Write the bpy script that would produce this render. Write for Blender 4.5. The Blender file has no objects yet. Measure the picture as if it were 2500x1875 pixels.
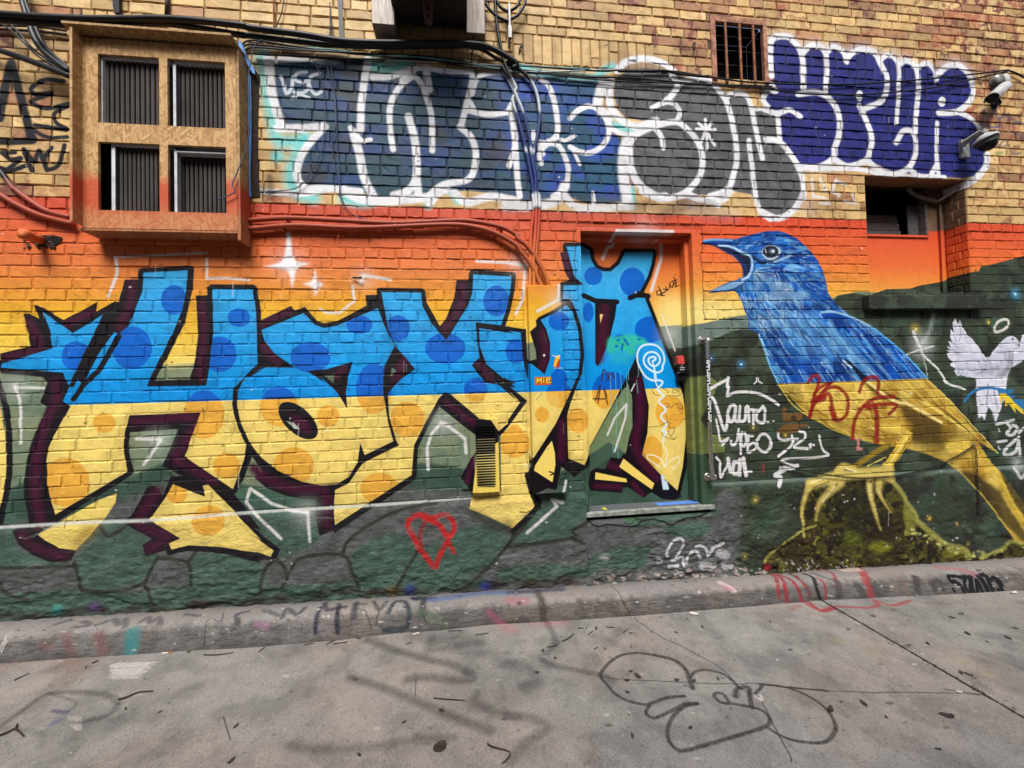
import bpy, math, random
import numpy as np
from mathutils import Matrix, Vector

random.seed(7); RNG = np.random.default_rng(11)
S = bpy.context.scene
COL = S.collection

# ------------------------------------------------------------------ camera
F, CX, CY = 940.0, 1250.0, 937.5          # focal length and centre, in pixels of the 2500 px photograph
def _n(v): return v / np.linalg.norm(v)
EX = _n(np.array([7930, -203.5, 940.0]))   # world axes seen from the lens (x right, y down, z forward)
EZ = np.array([-1135, -40000, 940.0]); EZ = _n(EZ - EX * (EZ @ EX))
EY = np.cross(EZ, EX)
D = 2.75                                   # metres from the lens to the wall face (the plane y = 0)
CAM = np.array([0.0, -D, 0.0])
cam = bpy.data.cameras.new('camera'); camo = bpy.data.objects.new('camera', cam); COL.objects.link(camo)
cam.sensor_width = 36.0; cam.lens = F / 2500 * 36; cam.clip_start = 0.05; cam.clip_end = 400
right = Vector((EX[0], EY[0], EZ[0])); up = -Vector((EX[1], EY[1], EZ[1])); back = -Vector((EX[2], EY[2], EZ[2]))
camo.matrix_world = Matrix(((right.x, up.x, back.x, CAM[0]), (right.y, up.y, back.y, CAM[1]), (right.z, up.z, back.z, CAM[2]), (0, 0, 0, 1)))
S.camera = camo

# ------------------------------------------------------------------ light: bright overcast over an alley
w = bpy.data.worlds.new('World'); S.world = w; w.use_nodes = True
nt = w.node_tree; bg = nt.nodes['Background']
sky = nt.nodes.new('ShaderNodeTexSky'); sky.sky_type = 'NISHITA'; sky.sun_disc = False
SUN_EL, SUN_AZ = math.radians(55), math.radians(190)   # azimuth clockwise from +y
sky.sun_elevation = SUN_EL; sky.sun_rotation = SUN_AZ
sky.air_density = 1.0; sky.dust_density = 4.0; sky.ozone_density = 1.0
nt.links.new(sky.outputs[0], bg.inputs[0]); bg.inputs[1].default_value = 0.05
sd = bpy.data.lights.new('sun', 'SUN'); so = bpy.data.objects.new('sun', sd); COL.objects.link(so)
sd.energy = 1.5; sd.angle = math.radians(26); sd.color = (1.0, 0.995, 0.98)
_d = Vector((math.sin(SUN_AZ) * math.cos(SUN_EL), math.cos(SUN_AZ) * math.cos(SUN_EL), math.sin(SUN_EL)))
so.rotation_euler = _d.to_track_quat('Z', 'Y').to_euler()
S.view_settings.view_transform = 'Standard'; S.view_settings.look = 'None'
S.view_settings.exposure = 1.72; S.view_settings.gamma = 1.0
S.view_settings.use_curve_mapping = False
S.cycles.max_bounces = 6; S.cycles.use_denoising = True

# ------------------------------------------------------------------ measuring: where a point traced on the photograph stands
def ray(px, py):
    d = np.array([px - CX, py - CY, F]); return np.array([d @ EX, d @ EY, d @ EZ])
def hit_y(px, py, Y=0.0):
    r = ray(px, py); t = (Y - CAM[1]) / r[1]; return CAM + t * r
def zb(x): return -1.378 - 0.0258 * (x - 0.255)        # foot of the wall (the alley runs downhill to the right)
KH = 0.12
def zs(x): return zb(x) - KH                           # street surface
def hit_g(px, py, off=0.0):
    r = ray(px, py); a, b = zs(0) + off, -0.0258       # z = a + b x
    t = (a - CAM[2] + b * CAM[0]) / (r[2] - b * r[0]); return CAM + t * r
TILES = {'A': (1960, 400, 540 / 2212), 'B': (1700, 540, 440 / 2212), 'C': (1860, 860, 440 / 2212), 'D': (2240, 760, 260 / 2212),
         'E': (1280, 680, 320 / 2212), 'Z': (560, 480, 320 / 2212), 'F': (0, 0, 2500 / 2212), 'P': (0, 0, 1.0)}
for r_ in range(4):
    for c_ in range(4): TILES['%d%d' % (r_, c_)] = (620 * c_, 460 * r_, 640 / 2212)
def pts(s):
    """'12:10,20 30,40 22:5,6' -> photograph pixels, and the pixel size of the first grid"""
    out = []; t = None; sc0 = None
    for k in s.split():
        if ':' in k:
            a, k = k.split(':'); t = TILES[a]
            if sc0 is None: sc0 = t[2]
            if not k: continue
        x, y = k.split(','); out.append((t[0] + float(x) * t[2], t[1] + float(y) * t[2]))
    return np.array(out), sc0
def W(s, Y=0.0):
    return [hit_y(p[0], p[1], Y) for p in pts(s)[0]]

# ------------------------------------------------------------------ small raster painter for the flat paint on the surfaces
def lin(c):
    c = np.asarray(c, float) / 255.0
    return np.where(c <= 0.04045, c / 12.92, ((c + 0.055) / 1.055) ** 2.4)
def bilerp(g, h, w_):
    gh, gw = g.shape
    y = np.linspace(0, gh - 1.001, h); x = np.linspace(0, gw - 1.001, w_)
    y0 = y.astype(int); x0 = x.astype(int); fy = (y - y0)[:, None]; fx = (x - x0)[None]
    fy = fy * fy * (3 - 2 * fy); fx = fx * fx * (3 - 2 * fx)
    a = g[y0][:, x0]; b = g[y0][:, x0 + 1]; c = g[y0 + 1][:, x0]; d = g[y0 + 1][:, x0 + 1]
    return ((a * (1 - fx) + b * fx) * (1 - fy) + (c * (1 - fx) + d * fx) * fy).astype(np.float32)
def noise(h, w_, cell, oct=4, aspect=1.0):
    o = np.zeros((h, w_), np.float32); a = 1.0; s = 0
    for i in range(oct):
        gh = max(3, int(h / cell) + 2); gw = max(3, int(w_ / (cell * aspect)) + 2)
        o += a * bilerp(RNG.random((gh, gw)), h, w_); s += a; a *= 0.55; cell = max(2, cell / 2)
    return o / s
def smooth_pts(P, closed, n=6):
    P = np.asarray(P, float); N = len(P)
    if N < 3: return P
    Q = np.vstack([P[-1], P, P[0], P[1]]) if closed else np.vstack([2 * P[0] - P[1], P, 2 * P[-1] - P[-2]])
    out = []
    for i in range(N if closed else N - 1):
        p0, p1, p2, p3 = Q[i], Q[i + 1], Q[i + 2], Q[i + 3]
        for t in np.arange(n) / n:
            out.append(0.5 * (2 * p1 + (p2 - p0) * t + (2 * p0 - 5 * p1 + 4 * p2 - p3) * t * t + (3 * p1 - p0 - 3 * p2 + p3) * t ** 3))
    if not closed: out.append(P[-1])
    return np.array(out)
def blur(m, r):
    r = int(round(r))
    if r < 1: return m
    for ax in (0, 1):
        for _ in range(2):
            p = np.pad(m, [(r + 1, r) if a == ax else (0, 0) for a in (0, 1)])
            c = np.cumsum(p, axis=ax, dtype=np.float64); n_ = m.shape[ax]
            m = ((np.take(c, range(2 * r + 1, 2 * r + 1 + n_), ax) - np.take(c, range(0, n_), ax)) / (2 * r + 1)).astype(np.float32)
    return m

class Canvas:
    """a flat surface that carries paint; u,v in metres"""
    def __init__(s, name, u0, u1, v0, v1, ppm, to_uv):
        s.name = name; s.u0, s.u1, s.v0, s.v1, s.ppm, s.to_uv = u0, u1, v0, v1, ppm, to_uv
        s.w = int((u1 - u0) * ppm); s.h = int((v1 - v0) * ppm)
        s.im = np.zeros((s.h, s.w, 3), np.float32); s.letters = np.zeros((s.h, s.w), np.float32); s.clip = None
        s.wet = np.ones((s.h, s.w), np.float32)
    def pix(s, P):
        uv = np.array([s.to_uv(x, y) for x, y in P])
        return np.stack([(uv[:, 0] - s.u0) * s.ppm, (uv[:, 1] - s.v0) * s.ppm], 1)     # row 0 = lowest v
    def local(s, P):
        c = P.mean(0); q = s.pix(np.array([c, c + [1, 0], c + [0, 1]]))
        return math.sqrt(abs(np.cross(q[1] - q[0], q[2] - q[0])))
    def box(s, Q, pad):
        x0 = max(0, int(Q[:, 0].min() - pad)); x1 = min(s.w, int(Q[:, 0].max() + pad) + 2)
        y0 = max(0, int(Q[:, 1].min() - pad)); y1 = min(s.h, int(Q[:, 1].max() + pad) + 2)
        return (x0, x1, y0, y1) if x1 > x0 and y1 > y0 else None
    def poly_mask(s, Q, soft):
        b = s.box(Q, soft * 2 + 2)
        if b is None: return None
        x0, x1, y0, y1 = b; W_ = x1 - x0; SS = 3; acc = np.zeros((y1 - y0, W_ + 2), np.float32)
        A = Q; B = np.roll(Q, -1, 0)
        for r in range((y1 - y0) * SS):
            yy = y0 + (r + 0.5) / SS
            k = (A[:, 1] <= yy) != (B[:, 1] <= yy)
            if not k.any(): continue
            a, c = A[k], B[k]
            xs = np.sort(a[:, 0] + (yy - a[:, 1]) * (c[:, 0] - a[:, 0]) / (c[:, 1] - a[:, 1])) - x0
            row = acc[r // SS]
            for i in range(0, len(xs) - 1, 2):
                l, h = min(max(xs[i], 0), W_), min(max(xs[i + 1], 0), W_)
                if h <= l: continue
                for e, sg in ((l, 1.0), (h, -1.0)):           # coverage as a running sum
                    j = int(e); f = e - j; row[j] += sg * (1 - f); row[j + 1] += sg * f
        m = np.cumsum(acc, 1)[:, :W_] / SS
        m = np.clip(m, 0, 1)
        if soft >= 1: m = blur(m, soft)
        return m.astype(np.float32), b
    def stroke_mask(s, Q, rad, soft):
        R = rad.max() if hasattr(rad, 'max') else rad
        b = s.box(Q, R + soft + 2)
        if b is None: return None
        x0, x1, y0, y1 = b; m = np.zeros((y1 - y0, x1 - x0), np.float32)
        for i in range(len(Q) - 1):
            a, c = Q[i], Q[i + 1]; r0, r1 = (rad[i], rad[i + 1]) if hasattr(rad, 'max') else (rad, rad)
            p = max(r0, r1) + soft + 2
            bx0 = max(x0, int(min(a[0], c[0]) - p)); bx1 = min(x1, int(max(a[0], c[0]) + p) + 1)
            by0 = max(y0, int(min(a[1], c[1]) - p)); by1 = min(y1, int(max(a[1], c[1]) + p) + 1)
            if bx1 <= bx0 or by1 <= by0: continue
            X = np.arange(bx0, bx1) + 0.5; Y = (np.arange(by0, by1) + 0.5)[:, None]
            d = c - a; L2 = d @ d + 1e-9
            t = np.clip(((X - a[0]) * d[0] + (Y - a[1]) * d[1]) / L2, 0, 1)
            dist = np.sqrt((X - a[0] - t * d[0]) ** 2 + (Y - a[1] - t * d[1]) ** 2)
            v = np.clip((r0 + (r1 - r0) * t - dist) / max(soft, 1.0) + 0.5, 0, 1)
            sl = m[by0 - y0:by1 - y0, bx0 - x0:bx1 - x0]; np.maximum(sl, v, out=sl)
        return m, b
    def put(s, mb, col, a=1.0, grain=0.0):
        if mb is None: return
        m, (x0, x1, y0, y1) = mb
        m = m * a
        if s.clip is not None: m = m * s.clip[y0:y1, x0:x1]
        if grain: m = m * (1 - grain * s.speck[y0:y1, x0:x1])
        sl = s.im[y0:y1, x0:x1]
        c = col(s, x0, x1, y0, y1) if callable(col) else lin(col)
        sl += m[..., None] * (c - sl)
        return m
    def v(s, y0, y1): return (s.v0 + (np.arange(y0, y1) + 0.5) / s.ppm)[:, None]
    def u(s, x0, x1): return (s.u0 + (np.arange(x0, x1) + 0.5) / s.ppm)[None]
CANVS = []          # the canvases that the drawing calls below reach
def p(st, col, soft=0, a=1.0, sm=0, grain=0, mask=None):
    P, sc = pts(st)
    if sm: P = smooth_pts(P, True)
    for c in CANVS:
        Q = c.pix(P); k = c.local(P) * sc
        c.put(c.poly_mask(Q, soft * k), col, a, grain)
def s(st, w_, col, soft=0.3, a=1.0, sm=1, taper=0, grain=0):
    P, sc = pts(st)
    if sm and len(P) > 2: P = smooth_pts(P, False, 5)
    n_ = len(P); T = np.linspace(0, 1, n_)
    f = np.ones(n_) if not taper else (np.clip(1 - T, .12, 1) if taper == 1 else np.clip(1.6 * np.minimum(T, 1 - T) * 2, .12, 1))
    for c in CANVS:
        Q = c.pix(P); k = c.local(P) * sc; r = max(w_ * k / 2, 0.75)
        c.put(c.stroke_mask(Q, r * f, max(1.0, soft * r * 2)), col, a, grain)
def el(st, rx, ry, col, soft=0, a=1.0, rot=0):
    P, sc = pts(st); c0 = P[0]; t = np.linspace(0, 2 * np.pi, 28, endpoint=False); r = math.radians(rot)
    X = rx * sc * np.cos(t); Y = ry * sc * np.sin(t)
    E_ = np.stack([c0[0] + X * math.cos(r) - Y * math.sin(r), c0[1] + X * math.sin(r) + Y * math.cos(r)], 1)
    for c in CANVS: c.put(c.poly_mask(c.pix(E_), soft * c.local(E_) * sc), col, a)
def glow(st, r, col, a=1.0):
    P, sc = pts(st)
    for c in CANVS:
        q = c.pix(P[:1])[0]; R = r * sc * c.local(np.vstack([P[:1], P[:1]])); Q = np.array([q - R, q + R]); b = c.box(Q, 0)
        if b is None: continue
        X = np.arange(b[0], b[1]) - q[0]; Y = (np.arange(b[2], b[3]) - q[1])[:, None]
        m = np.clip(1 - np.sqrt(X * X + Y * Y) / R, 0, 1) ** 2
        c.put((m.astype(np.float32), b), col, a)
def grad(stops):
    zs_ = np.array([k[0] for k in stops]); cs = np.array([lin(k[1]) for k in stops])
    def f(c, x0, x1, y0, y1):
        v = c.v(y0, y1)[:, 0]; o = np.stack([np.interp(v, zs_, cs[:, i]) for i in range(3)], 1)[:, None, :]
        return np.repeat(o, x1 - x0, 1).astype(np.float32)
    return f
def nfill(c1, c2, key='n1', lo=.35, hi=.65, c3=None):
    a, b = lin(c1), lin(c2); d = lin(c3) if c3 is not None else None
    def f(c, x0, x1, y0, y1):
        n_ = np.clip((getattr(c, key)[y0:y1, x0:x1] - lo) / (hi - lo), 0, 1)[..., None]
        o = a + (b - a) * n_
        if d is not None:
            n2 = np.clip((c.n2[y0:y1, x0:x1] - .5) / .12, 0, 1)[..., None]; o = o + (d - o) * n2
        return o.astype(np.float32)
    return f
ZBND = 0.003
def two(cu1, cu0, cl):
    u1, u0, l = lin(cu1), lin(cu0), lin(cl)
    def f(c, x0, x1, y0, y1):
        v = c.v(y0, y1); k = np.clip((v - ZBND) / .9, 0, 1)[..., None]
        o = np.where((v > ZBND)[..., None], u0 + (u1 - u0) * k, l)
        o = np.repeat(o, x1 - x0, 1) if o.shape[1] == 1 else o
        return (o * (0.88 + 0.24 * c.n3[y0:y1, x0:x1, None])).astype(np.float32)
    return f
# ------------------------------------------------------------------ openings in the wall, and how its bricks are laid
CO = 0.0735; ZR = 1.330                        # course height; the course line where the bare brick ends
ZF = ZR - 28 * CO                              # top of the rendered plinth
def rect(a, b, Y=0.0):
    p0, p1 = W(a, Y)[0], W(b, Y)[0]; return min(p0[0], p1[0]), max(p0[0], p1[0]), min(p0[2], p1[2]), max(p0[2], p1[2])
xa = W('12:590,340')[0][0]; xb = W('12:1610,340')[0][0]
DOOR_HOLE = (xa, xb, W('22:680,1170')[0][2], W('12:1100,340')[0][2])
REC_X0 = W('13:885,200')[0][0]; REC_X1 = W('A:1652,600')[0][0]
REC_Z1 = W('A:1000,132')[0][2]; REC_Z0 = W('A:1000,1300')[0][2]
REC_HOLE = (REC_X0, REC_X1, REC_Z0, REC_Z1); REC_D = 0.165
g0, g1 = W('02:1715,170')[0], W('03:40,690')[0]
GRILL_HOLE = (g0[0], g1[0], g1[2], W('02:1900,185')[0][2])
HOLES = [DOOR_HOLE, REC_HOLE, GRILL_HOLE]
def upright(a, b, n):                          # soldier courses over the bricked-up windows
    P = W(a)[0]; Q = W(b)[0]; k = round((P[2] - ZR) / CO)
    return (P[0], Q[0], ZR + (k - n) * CO, ZR + k * CO)
UPR = [upright('02:40,295', '02:1195,300', 3), upright('00:690,30', '01:-60,110', 3), upright('03:800,460', '03:1460,520', 3)]
BRICKS = []      # (x0, x1, z0, z1)
def add_run(x0, x1, z0, z1):
    iv = [(x0, x1)]
    for (a, b, c, d) in HOLES + UPR:
        if z1 <= c + .02 or z0 >= d - .02: continue
        nv = []
        for (l, r) in iv:
            if r <= a or l >= b: nv.append((l, r)); continue
            if l < a - .03: nv.append((l, a - .006))
            if r > b + .03: nv.append((b + .006, r))
        iv = nv
    for l, r in iv:
        if r - l > .03: BRICKS.append((l, r, z0, z1))
rb = random.Random(5)
for k in range(-28, 42):
    z0 = ZR + k * CO; head = (k % 4 == 3); L = .1135 if head else .2270
    x = -4.75 + (0.0567 if head else (k % 2) * .1135) + rb.uniform(-.02, .02)
    while x < 6.7:
        l = L + rb.uniform(-.006, .006)
        if not head and rb.random() < .03: l = .1135
        add_run(x + .005, x + l - .005, z0 + .0038, z0 + CO - .0038); x += l
for (a, b, c, d) in UPR:
    x = a
    while x < b - .04:
        l = rb.uniform(.068, .078); h = d - c; q = rb.random()
        cuts = [0, h] if q < .5 else ([0, h * .36, h] if q < .75 else [0, h * .62, h])
        for i in range(len(cuts) - 1): BRICKS.append((x + .005, x + l - .004, c + cuts[i] + .004, c + cuts[i + 1] - .004))
        x += l

# ------------------------------------------------------------------ canvases
PPM = 330
def plane(Y): return lambda x, y: (lambda q: (q[0], q[2]))(hit_y(x, y, Y))
YD, YT, YV = 0.13, -0.075, -0.055               # door leaf, cable cover, vent cover
wall = Canvas('wall paint', -4.8, 6.8, -2.0, 4.45, PPM, plane(0.0))
door = Canvas('door paint', DOOR_HOLE[0] - .1, DOOR_HOLE[1] + .1, DOOR_HOLE[2] - .05, DOOR_HOLE[3] + .1, 420, plane(YD))
tr0 = W('12:168,815', YT)[0]; tr1 = W('22:500,990', YT)[0]; trm = W('12:458,815', YT)[0]
trough = Canvas('cover paint', tr0[0] - .05, tr1[0] + .1, tr1[2] - .1, tr0[2] + .05, 420, plane(YT))
ve0 = W('21:1815,362', YV)[0]; ve1 = W('21:2075,970', YV)[0]
vent = Canvas('vent paint', ve0[0] - .1, ve1[0] + .1, ve1[2] - .15, ve0[2] + .1, 420, plane(YV))
board = Canvas('board paint', REC_X0 - .1, REC_X1 + .1, REC_Z0 - .1, REC_Z1 + .1, 420, plane(REC_D))
CANVS = [wall, door, trough, vent, board]
for c in CANVS:
    q = c.ppm / 330
    c.n1 = noise(c.h, c.w, 42 * q, 4); c.n2 = noise(c.h, c.w, 90 * q, 3); c.n3 = noise(c.h, c.w, 14 * q, 4)
    c.speck = (noise(c.h, c.w, 9 * q, 3) > .56).astype(np.float32)
    # bare mortar, then each brick with its own burn
    c.im[:] = lin((118, 92, 72)) * (0.6 + 0.8 * c.n3[..., None])
cr = random.Random(3)
def natural(x, z):
    t = 0.10 + 0.25 * max(0, min(1, (x - .6) / 1.0)) * (1 if z > 2.0 else .4) + .28 * max(0, min(1, (x - 3.6) / .5))
    if x < -2.6: t += .15
    n_ = math.sin(x * 2.1 + 1.3 * z) * math.sin(z * 3.7 - x)
    return t + .16 * n_
TAN = [(226, 190, 132), (218, 182, 124), (234, 200, 142), (208, 172, 118), (224, 188, 130)]
RED = [(158, 98, 78), (142, 84, 70), (178, 112, 84), (128, 78, 66)]
c = wall
for (x0, x1, z0, z1) in BRICKS:
    if z1 < ZR - .01: continue
    i0, i1 = int((x0 - .004 - c.u0) * PPM), int((x1 + .004 - c.u0) * PPM) + 1; j0, j1 = int((z0 - .004 - c.v0) * PPM), int((z1 + .004 - c.v0) * PPM) + 1
    if i0 < 0 or j0 < 0 or i1 > c.w or j1 > c.h: continue
    tn = lin(cr.choice(TAN)) * cr.uniform(.86, 1.08); rd = lin(cr.choice(RED)); q = natural(x0, z0); r_ = cr.random()
    full = 1.0 if r_ < q * .8 else 0.0
    n_ = np.clip((c.n3[j0:j1, i0:i1] - (.62 - .16 * min(q, .9) - cr.uniform(-.05, .05))) / .10, 0, 1)[..., None]
    k = np.maximum(full * (.6 + .4 * n_), n_ * min(1, q * 1.4))
    c.im[j0:j1, i0:i1] = (tn + (rd - tn) * k) * (.9 + .2 * c.n1[j0:j1, i0:i1, None])
# soot under the cables, dark weeping from the joints
wall.put(((noise(wall.h, wall.w, 60, 4, .4) - .5).clip(0, 1) * 1.2, (0, wall.w, 0, wall.h)), (92, 72, 58), .8)
# ================================================================== the mural
K = (17, 13, 19); M = (70, 16, 46); WH = (236, 236, 240); BLK = (26, 24, 26)
SAGE = (132, 142, 112); DKG = (68, 92, 78)
SUN = grad([(-1, (240, 222, 150)), (0.1, (244, 222, 132)), (.42, (240, 200, 84)), (.60, (236, 180, 62)), (.74, (232, 152, 66)), (.90, (228, 130, 72)), (1.08, (224, 110, 64)), (1.22, (214, 98, 66)), (1.33, (206, 86, 64))])
SUNR = grad([(-1, (250, 240, 170)), (0.40, (250, 240, 168)), (.52, (246, 224, 130)), (.66, (240, 192, 84)), (.84, (238, 150, 72)), (1.0, (234, 116, 62)), (1.18, (226, 98, 58)), (1.33, (216, 82, 54))])
zr = ZR - .002
for c in CANVS:
    t = int((zr - c.v0) * c.ppm); t = min(t, c.h)
    if t <= 0: continue
    c.put((np.ones((t, c.w), np.float32), (0, c.w, 0, t)), SUN)
    xr = np.clip((c.u(0, c.w) - 1.2) / .9, 0, 1).astype(np.float32)
    c.put((np.repeat(xr, t, 0), (0, c.w, 0, t)), SUNR)
    c.im[:t] *= (0.93 + .14 * c.n3[:t, :, None])
# halo where the lower sky shows between the hill and the door
p('12:1300,900 1640,940 2010,960 2010,1075 1640,1140 1300,1170 1230,1060', (250, 236, 160), soft=70, a=.75)
# hills
p('P:-900,940 -300,925 0,911 110,920 405,890 475,886 700,912 794,910 960,892 1180,850 1290,838 1420,800 1612,797 1715,790 1795,774 1830,768 1900,800 1960,760 2050,720 2100,712 2290,720 2290,1300 -900,1400', nfill(SAGE, (112, 130, 108)), soft=1)
p('P:405,888 475,884 475,890 405,896', (244, 226, 140), soft=6)
p('P:-900,1260 0,1200 30,1190 65,1178 320,1162 396,1132 430,1160 610,1185 700,1210 1010,1130 1060,1133 1130,1143 1200,1160 1300,1190 1440,1112 1486,1079 1530,1108 1700,1130 1740,1128 1740,1420 -900,1540', nfill(DKG, (54, 78, 64)), soft=2)
p('12:1300,1168 1500,1175 1640,1142 1920,1080 2012,1068 2030,1195 1900,1205 1700,1295 1500,1345 1330,1352', nfill((106, 122, 112), (120, 134, 124), 'n3'), soft=2)
RD = nfill((46, 50, 40), (70, 82, 66), 'n1', .42, .6, (56, 66, 52))
p('12:1310,1352 1500,1345 1700,1292 1900,1200 2040,1188 13:100,1100 600,960 640,905 700,895 780,880 900,905 1050,850 1250,845 1330,820 1500,790 1740,712 1832,700 1850,660 1950,640 2100,600 2212,570 3300,330 33:3300,60 0,60 32:1400,220 22:1740,1210 1740,1090 12:1540,1659', RD, soft=1)
for i in range(150):                       # brushed leaf shapes over the dark hillside
    x, y = rb.uniform(1760, 2500), rb.uniform(690, 1380)
    if y < 760 and x < 2300: continue
    a = rb.uniform(-1, 1); L = rb.uniform(14, 40); q = rb.uniform(5, 13)
    dx, dy = math.cos(a) * L, math.sin(a) * L
    p('P:%f,%f %f,%f %f,%f %f,%f' % (x - dx, y - dy, x - dy * q / L, y + dx * q / L, x + dx, y + dy, x + dy * q / L, y - dx * q / L),
      rb.choice([(72, 90, 76), (58, 76, 64), (34, 38, 32), (66, 98, 82), (44, 62, 54)]), soft=rb.uniform(1, 4), a=rb.uniform(.25, .6), sm=1)
# olive blocks painted on the door side and the bricks beside it
p('12:1480,1659 1530,1590 1690,1575 1800,1659 22:1800,0 1720,200 1620,360 1700,480 1840,520 1830,640 1600,650 1540,600', nfill((124, 134, 78), (108, 118, 70), 'n3'), soft=2)
p('22:1620,360 1700,230 1740,300 1700,440', (56, 60, 48)); p('12:1500,1500 1640,1380 1690,1575 1530,1600', (44, 46, 36), soft=6)
p('22:1560,660 1660,650 1730,760 1740,1090 1560,1040', (64, 88, 68), soft=3)
# plinth painted as grey and green field stones
p('P:-900,1420 0,1280 200,1262 396,1180 420,1160 560,1270 760,1240 930,1190 1150,1200 1330,1190 1450,1270 1740,1235 1760,1190 1810,1215 1790,1440 -900,1700', nfill((100, 103, 102), (84, 86, 84), 'n3'), soft=8)
GR = nfill((76, 106, 90), (64, 92, 76), 'n3')
TILES['Q'] = (0, 937, 1250 / 1269)
for q in ('Q:215,370 250,345 330,345 395,425 350,490 215,505 195,440', 'Q:482,430 560,412 648,440 652,500 482,502', 'Q:380,505 640,500 900,485 1010,500 1010,545 300,560', 'Q:872,425 960,370 1040,400 1000,490 895,490', 'Q:1050,408 1180,350 1262,380 1190,465 1000,500', 'Q:-40,530 120,510 300,508 300,560 -40,600', 'Q:560,270 650,255 780,300 800,380 690,430 600,420 560,330', 'Q:20,400 100,430 185,445 60,448 -20,450',
          'Q:-40,250 40,330 30,440 -40,450', '22:280,1020 640,980 650,1160 540,1290 520,1350 60,1410 130,1260', '22:660,1570 850,1450 1200,1420 1180,1500 1130,1600 900,1610', '22:1000,1180 1450,1130 1740,1100 1740,1150 1600,1180 1100,1260', '31:1250,150 1900,90 1900,170 1250,230', '32:0,0 700,0 650,90 0,150', '22:1300,1260 1500,1230 1700,1240 1640,1330 1400,1340'):
    p(q, GR, soft=4, a=.8, sm=1)
p('22:920,1170 1180,1150 1100,1200 1040,1240', (78, 112, 80)); p('22:680,1180 920,1175 1040,1250 800,1250', (98, 98, 100), soft=3)
LN = (50, 50, 42)
for q in ('Q:-20,456 60,452 190,450', 'Q:0,478 25,512 80,532', 'Q:192,440 200,470 210,508', 'Q:250,350 275,376 330,340', 'Q:395,428 368,488 376,512 390,540', 'Q:398,430 470,440 480,495', 'Q:470,440 492,412', 'Q:215,506 300,510 365,490', 'Q:650,502 660,458 690,434 716,472 702,502', 'Q:716,474 748,430 850,421 878,468 892,502',
          'Q:850,421 868,384 930,340 1005,308 1080,296', 'Q:1166,300 1200,312 1266,350 1262,392 1190,470 1150,500', 'Q:1042,404 1012,452 984,502', 'Q:690,434 640,400 600,330', '22:0,1430 530,1355 545,1290 690,1210', '22:530,1355 640,1400', '22:240,1090 130,1260 0,1400'):
    s(q, 9 if q[0] == 'Q' else 30, LN, soft=.35, a=.9)
s('20:860,1240 940,1330 1060,1220', 22, (70, 70, 66), soft=.6, a=.7)

# ------------------------------------------------------------------ big letters
FILL = two((70, 178, 236), (10, 146, 224), (244, 216, 124))
L_H = '10:1210,712 1582,690 1565,880 1535,1020 1450,1230 1255,1625 20:1243,82 1728,76 10:1740,1659 1768,1480 1800,1200 1790,848 2130,850 2160,1050 2172,1480 2110,1540 2000,1659 20:1965,100 1957,230 1970,310 2010,440 2078,580 2060,700 1962,950 1558,672 1692,300 1088,325 1050,470 1040,600 1072,800 462,1165 430,1060 400,900 390,740 410,600 450,505 590,250 530,205 575,95 640,0 10:690,1659 820,1420 960,1212 1000,1228 1082,1160 1150,1000 1195,870'
L_STAR = '10:352,1040 615,1222 882,1060 800,1230 730,1400 602,1650 20:575,70 545,0 10:535,1555 0,1512 12,1480 440,1350 420,1200'
L_FOOT = '20:1455,908 1590,962 1733,1012 1708,920 1752,912 2212,1370 21:0,1330 172,1460 150,1512 0,1462 20:2212,1480 1900,1430 1600,1415 1462,1450 1440,1400 1532,1358 1265,1198 1400,1010'
L_A = '11:60,1195 420,1052 510,1150 590,1178 700,1160 1045,1010 1100,1160 1190,1330 1110,1480 1090,1659 21:1085,0 1092,150 1130,380 1175,545 935,660 895,560 875,720 800,845 700,905 560,917 400,885 200,790 60,680 0,600 20:2110,560 2030,390 1998,240 2005,120 2070,0 10:2110,1590 2212,1530 11:0,1548 100,1512 345,1512 180,1400 90,1290'
L_K = '11:1075,875 1410,880 1420,990 1500,1140 1622,1285 1650,1240 1800,1000 1845,880 1850,725 2175,745 2165,850 2130,1020 2085,1155 1870,1130 1885,1300 1905,1430 1835,1490 1950,1640 2060,1659 21:2010,20 2212,195 22:0,110 105,215 0,365 21:2212,335 2065,460 1900,350 1660,150 1610,130 1560,180 1440,400 1350,580 1330,830 690,1245 675,1080 685,955 800,900 880,780 925,725 1222,580 1200,540 1140,330 1130,135 1240,20 11:1360,1525 1200,1340 1130,1180'
L_K2 = '21:2080,500 2212,345 22:0,425 150,225 178,110 178,700 165,850 200,1000 240,1085 30,1290 21:2190,1280 1990,1180 1815,1110 1850,975 2085,965'
L_ARM = '11:1900,1180 2212,1228 12:0,1200 110,1215 120,1400 150,1560 175,1659 22:175,110 160,200 0,70 21:2212,50 11:2100,1600 1960,1480 1905,1330'
L_U = '12:275,1110 400,1050 490,985 545,1040 590,1180 612,1400 590,1600 22:585,0 500,190 400,400 218,682 190,700 172,600 170,110 12:168,1480 200,1480 310,1570 355,1440 355,1300 320,1180'
L_N = '12:495,490 570,490 625,490 690,525 700,600 740,670 800,700 870,700 940,640 990,540 1225,540 1210,640 1180,740 1110,880 1035,922 1155,925 1200,1040 1300,1300 1400,1560 1440,1659 22:1425,0 1475,150 1500,320 1500,520 1475,760 1430,960 1320,860 1130,660 1175,470 1188,240 1150,80 1120,0 12:1085,1410 970,1659 22:1000,0 900,200 690,590 685,650 645,745 510,690 500,330 530,220 600,30 12:625,1560 645,1400 620,1180 575,1030 530,935 465,935 470,820 635,815 560,740 535,640'
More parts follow.
